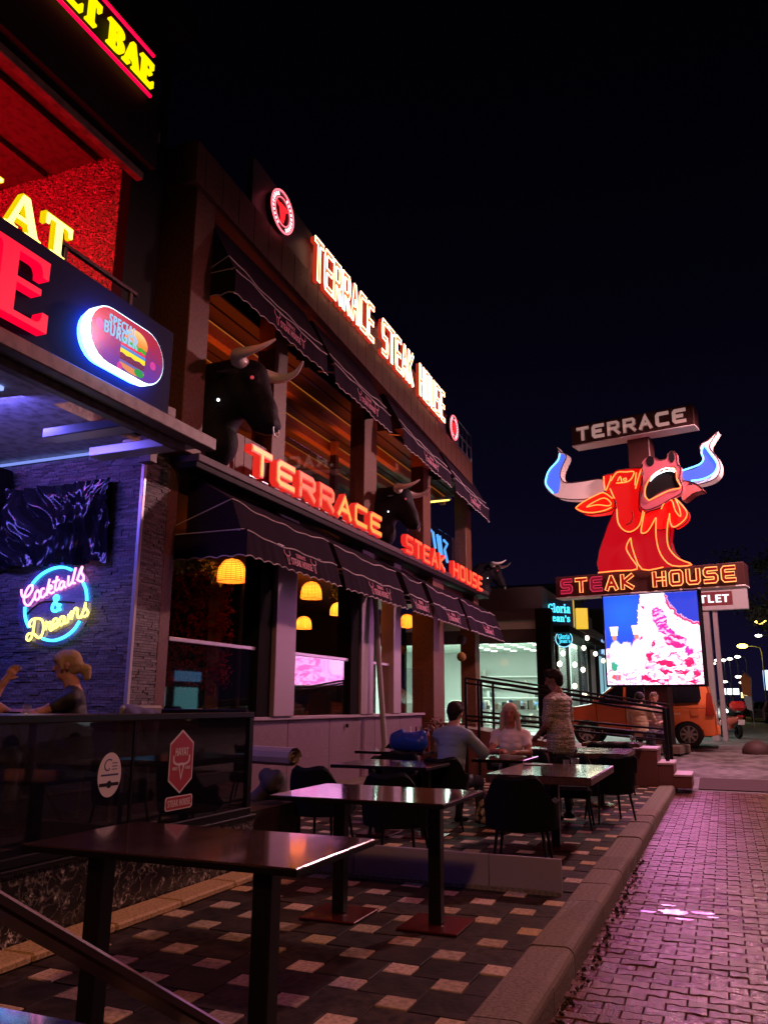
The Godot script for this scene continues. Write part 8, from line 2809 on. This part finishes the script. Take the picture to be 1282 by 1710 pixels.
	# the seats of those two
	for q in [[Vector3(-1.72, 0.25, -18.9), 170, "dark stool under the man in the beige shirt"], [Vector3(-1.45, 0.25, -19.5), 10, "dark stool under the person beside the van"]]:
		var s := thing("stool", q[2], "stool", q[0], deg_to_rad(q[1]), "stools beyond the railing")
		part(s, "seat", boxm(Vector3(0.4, 0.06, 0.4), 0.015), M.black_matt, Vector3(0, 0.42, 0.03))
		for x in [-1, 1]:
			for z in [-1, 1]:
				var b := MB.new()
				b.tube([Vector3(0.15 * x, 0.4, 0.15 * z + 0.03), Vector3(0.18 * x, -0.12, 0.18 * z + 0.03)], 0.015, 6)
				part(s, "leg", b.mesh(), M.black_metal)

func tumbler(at: Vector3, r: float, h: float, label: String):
	var b := MB.new()
	b.lathe([Vector2(0.001, 0.004), Vector2(r * 0.85, 0.0), Vector2(r, h), Vector2(r * 0.92, h), Vector2(r * 0.8, 0.012), Vector2(0.001, 0.012)], 16)
	single("drinking_glass", b.mesh(), glass(0.12, 0.4, 0.4, 0.42), label, "glass", at)

func build_small():
	# ashtrays, glasses, menus, phones on the tables
	var b := MB.new()
	b.lathe([Vector2(0.05, 0.0), Vector2(0.055, 0.03), Vector2(0.045, 0.03), Vector2(0.04, 0.01), Vector2(0.001, 0.01)], 18)
	single("ashtray", b.mesh(), M.steel, "round metal ashtray on the table between the tub chairs", "ashtray", Vector3(-3.36, 0.751, -8.62))
	tumbler(Vector3(-1.50, 0.751, -9.0), 0.045, 0.09, "clear tumbler in the middle of the nearest kerb-side table")
	tumbler(Vector3(-1.60, 0.751, -9.05), 0.035, 0.07, "small clear glass beside the tumbler on the kerb-side table")
	tumbler(Vector3(-1.5, 0.751, -15.0), 0.05, 0.13, "amber-lit glass jar on the small table before the ramp")
	tumbler(Vector3(-5.25, 1.299, -5.18), 0.035, 0.07, "small glass on the bar table before the woman in black")
	b = MB.new()
	b.cbox(Vector3.ZERO, Vector3(0.30, 0.006, 0.21), 0.002)
	var menu := b.mesh()
	single("menu_card", menu, mt(0.35, 0.35, 0.38, 0.25), "pale glossy menu lying on the left of the kerb-side table", "menu", Vector3(-1.93, 0.756, -9.2), ry(12))
	single("menu_card", menu, mt(0.42, 0.40, 0.42, 0.3), "pale menu on the table behind the standing man", "menu", Vector3(-2.62, 0.756, -12.4), ry(-20))
	single("menu_card", menu, mt(0.30, 0.32, 0.36, 0.2), "glossy menu on the second kerb-side table", "menu", Vector3(-1.8, 0.756, -12.1), ry(5))
	single("phone", boxm(Vector3(0.08, 0.012, 0.16), 0.003), M.black, "dark phone lying on the bar table", "phone", Vector3(-5.45, 1.305, -5.22), ry(70))
	# things on the bar table: phones and a packet, cigarette in the raised hand
	single("cigarette_packet", boxm(Vector3(0.06, 0.025, 0.09), 0.003), M.white, "white cigarette packet on the bar table", "packet", Vector3(-5.36, 1.3115, -5.32), ry(30))
	# blue bag with bottles by the wall
	var pr := []
	for q in [[Vector3(-0.16, 0.10, 0), Vector3(0.16, 0.10, 0.02), 0.12, 0.13], [Vector3(-0.2, 0.18, 0.02), Vector3(-0.1, 0.24, 0.0), 0.05, 0.04], [Vector3(0.12, 0.18, 0.0), Vector3(0.22, 0.22, 0.02), 0.06, 0.05], [Vector3(0.0, 0.16, 0.05), Vector3(0.05, 0.18, 0.05), 0.06, 0.05]]:
		pr.append({"a": q[0], "b": q[1], "ra": q[2], "rb": q[3], "c": Color.WHITE})
	var t := thing("blue_bag", "bright blue plastic bag standing on the table by the wall", "bag", Vector3(-4.1, 0.76, -10.95))
	part(t, "bag", sdf_mesh(pr, 0.02, 0.05), mt(0.01, 0.06, 0.42, 0.35), Vector3(0, 0.01, 0))
	for i in 4:
		var bt := MB.new()
		bt.lathe([Vector2(0.03, 0.0), Vector2(0.032, 0.2), Vector2(0.012, 0.27), Vector2(0.012, 0.32), Vector2(0.001, 0.32)], 12)
		single("bottle", bt.mesh(), [M.white, mt(0.12, 0.05, 0.02, 0.1), mt(0.2, 0.18, 0.16, 0.2), mt(0.3, 0.06, 0.05, 0.2)][i], ["white bottle behind the blue bag", "brown bottle behind the blue bag", "grey bottle behind the blue bag", "reddish bottle behind the blue bag"][i], "bottle", Vector3(-4.16 + 0.085 * i, 0.751, -11.18 - 0.02 * (i % 2)))
	# vase of dried flowers on the parapet side
	t = thing("flower_vase", "vase of dried flowers left of the seated man", "vase", Vector3(-3.75, 0.751, -11.2))
	b = MB.new()
	b.lathe([Vector2(0.001, 0.0), Vector2(0.05, 0.0), Vector2(0.07, 0.08), Vector2(0.03, 0.16), Vector2(0.035, 0.19)], 16)
	part(t, "vase", b.mesh(), M.grey)
	var r := RandomNumberGenerator.new()
	r.seed = 2
	b = MB.new()
	leaf_mass(b, Vector3(0, 0.30, 0), Vector3(0.07, 0.06, 0.07), 160, 0.06, r)
	for i in 8: b.tube([Vector3(0, 0.15, 0), Vector3(r.randfn(0, 0.05), 0.32, r.randfn(0, 0.05))], 0.003, 3)
	part(t, "flowers", b.mesh(), mt(0.30, 0.18, 0.15, 0.9))
	# rolled tarpaulin and bundled covers on a crate at the fence end
	t = thing("tarpaulin_roll", "rolled beige tarpaulin on dark bundled covers at the fence end", "roll", Vector3(-4.3, 0.0, -7.55))
	b = MB.new()
	var fn := FastNoiseLite.new()
	fn.frequency = 3.0
	var sp := []
	for i in 26:
		var a := i * 0.62
		var rr := 0.11 - i * 0.0036
		sp.append(Vector3(cos(a) * rr, sin(a) * rr, 0))
	for i in sp.size() - 1:
		var p0: Vector3 = sp[i]
		var p1: Vector3 = sp[i + 1]
		b.quad(p0 + Vector3(0, 0, 0.3), p1 + Vector3(0, 0, 0.3), p1 - Vector3(0, 0, 0.3), p0 - Vector3(0, 0, 0.3))
	part(t, "roll", b.mesh(), mt(0.34, 0.28, 0.25, 0.85), Vector3(0, 0.86, 0), Basis(Vector3.UP, deg_to_rad(75)))
	pr = []
	for i in 9: pr.append({"a": Vector3(r.randf_range(-0.12, 0.12), r.randf_range(0.45, 0.68), r.randf_range(-0.15, 0.15)), "b": Vector3(r.randf_range(-0.15, 0.15), r.randf_range(0.4, 0.66), r.randf_range(-0.2, 0.2)), "ra": 0.08, "rb": 0.07, "c": Color.WHITE})
	part(t, "bundle", sdf_mesh(pr, 0.02, 0.03), mt(0.06, 0.05, 0.055, 0.8))
	part(t, "crate", boxm(Vector3(0.42, 0.42, 0.5), 0.01), M.black_matt, Vector3(0, 0.21, 0))
	# patterned shopping bag on the floor under the couple's table
	t = thing("patterned_bag", "white patterned bag on the floor under the couple's table", "bag", Vector3(-2.62, 0.0, -9.75))
	pr = []
	for q in [[Vector3(-0.1, 0.12, 0), Vector3(0.1, 0.12, 0), 0.10, 0.10], [Vector3(-0.08, 0.24, 0), Vector3(0.08, 0.24, 0), 0.07, 0.07]]: pr.append({"a": q[0], "b": q[1], "ra": q[2], "rb": q[3], "c": Color.WHITE})
	var pm := mt(0.55, 0.52, 0.5, 0.6)
	pm.albedo_texture = noise_tex(0.06, [[0.0, Color(0.05, 0.05, 0.05)], [0.45, Color(0.1, 0.1, 0.1)], [0.5, Color(1, 1, 1)], [1.0, Color(1, 1, 1)]], 128, FastNoiseLite.TYPE_SIMPLEX_SMOOTH, 2, 6)
	tri_mat(pm, 1.6, false)
	part(t, "bag", sdf_mesh(pr, 0.02, 0.04), pm)
	# unseen lamps added outside the picture to brighten the walk, terrace and van
	for q in [[Vector3(2.3, -0.1, 1.8), Color(1.0, 0.66, 0.46), 31.0, "added warm fill lamp, unseen behind the viewpoint at the road kerb"], [Vector3(2.95, -0.1, -10.8), Color(1.0, 0.52, 0.56), 22.0, "added fill lamp at the road kerb beside the terrace, right of the picture"], [Vector3(2.85, 0.05, -18.4), Color(1.0, 0.72, 0.74), 105.0, "added fill lamp at the road kerb beside the orange van, right of the picture"]]:
		var lp := thing("added_fill_lamp", q[3], "street lamp", q[0], 0.0, "added fill lamps along the road kerb")
		b = MB.new()
		b.tube(spline([Vector3(0, 0, 0), Vector3(0, 4.4, 0), Vector3(-0.1, 7.7, 0), Vector3(-0.75, 8.5, 0)], 5), 0.08, 8, false, 0.04)
		part(lp, "pole", b.mesh(), M.grey)
		b = MB.new()
		b.cbox(Vector3(-0.95, 8.5, 0), Vector3(0.6, 0.09, 0.3), 0.03)
		part(lp, "hood", b.mesh(), M.grey)
		b = MB.new()
		b.slab(-1.2, -0.7, 8.43, 8.452, -0.12, 0.12)
		part(lp, "lamp_lens", b.mesh(), glow(q[1].r, q[1].g, q[1].b, 8.0))
		hooded(q[0] + Vector3(-0.95, 8.38, 0), q[1], q[2], 89.0, 0.3)
	opposite_side()
	# loose cable at the end of the bar canopy
	b = MB.new()
	b.tube(spline([Vector3(0, 0.12, 0), Vector3(0.1, 0.16, 0.02), Vector3(0.14, 0.0, 0), Vector3(0.08, -0.12, 0)], 6), 0.006, 5)
	single("loose_cable", b.mesh(), M.white, "loose pale cable curling below the end of the bar canopy", "cable", Vector3(-5.75, 4.25, -7.1))

func opposite_side():
	# shops and parked cars across the road; the dining room windows mirror them
	var h := thing("opposite_shops", "row of lit shops across the road, right of the picture", "building", Vector3(18, -0.2, -24))
	part(h, "wall", boxm(Vector3(5, 5.0, 40)), mt(0.10, 0.10, 0.11, 0.8), Vector3(2.6, 2.5, 0))
	for i in 12:
		part(h, "lit_window", boxm(Vector3(0.06, 1.9, 2.3), 0.01), [glow(0.25, 0.75, 0.85, 0.9), glow(0.8, 0.9, 1.0, 0.8), glow(1.0, 0.7, 0.4, 0.6)][i % 3], Vector3(0.06, 1.5, -18 + i * 3.2))
		part(h, "shop_board_sign", boxm(Vector3(0.1, 0.6, 2.6), 0.01), [glow(0.2, 0.5, 1.0, 0.8), mt(0.2, 0.2, 0.2), glow(1.0, 0.15, 0.1, 0.7)][(i * 7) % 3], Vector3(0.0, 3.1, -18 + i * 3.2))
	for i in 5:
		var t := thing("parked_car", ["dark car parked across the road, nearest of five", "silver car parked across the road, second of five", "dark red car parked across the road, third of five", "dark car parked across the road, fourth of five", "silver car parked across the road, farthest of five"][i], "car", Vector3(12.5, -0.22, -14 - i * 6.0), 0.0, "cars parked across the road")
		var b := MB.new()
		b.prism(PackedVector2Array([Vector2(-2.1, 0.25), Vector2(2.1, 0.25), Vector2(2.15, 0.75), Vector2(1.2, 0.95), Vector2(0.6, 1.42), Vector2(-1.1, 1.42), Vector2(-1.7, 0.95), Vector2(-2.15, 0.85)]), -0.85, 0.85)
		part(t, "body", b.mesh(), [mt(0.02, 0.02, 0.025, 0.2), mt(0.3, 0.3, 0.32, 0.25), mt(0.15, 0.02, 0.02, 0.25)][i % 3], Vector3.ZERO, ry(90))
		b = MB.new()
		b.prism(PackedVector2Array([Vector2(-1.45, 0.95), Vector2(1.0, 0.95), Vector2(0.55, 1.36), Vector2(-1.05, 1.36)]), -0.87, 0.87)
		part(t, "side_glass", b.mesh(), mt(0.01, 0.01, 0.014, 0.05), Vector3.ZERO, ry(90))
		for x in [-1.3, 1.3]:
			for z in [-0.78, 0.78]:
				b = MB.new()
				b.lathe([Vector2(0.001, -0.1), Vector2(0.32, -0.1), Vector2(0.32, 0.1), Vector2(0.001, 0.1)], 16, Vector3.RIGHT)
				part(t, "wheel", b.mesh(), M.black_matt, Vector3(z, 0.32, x))
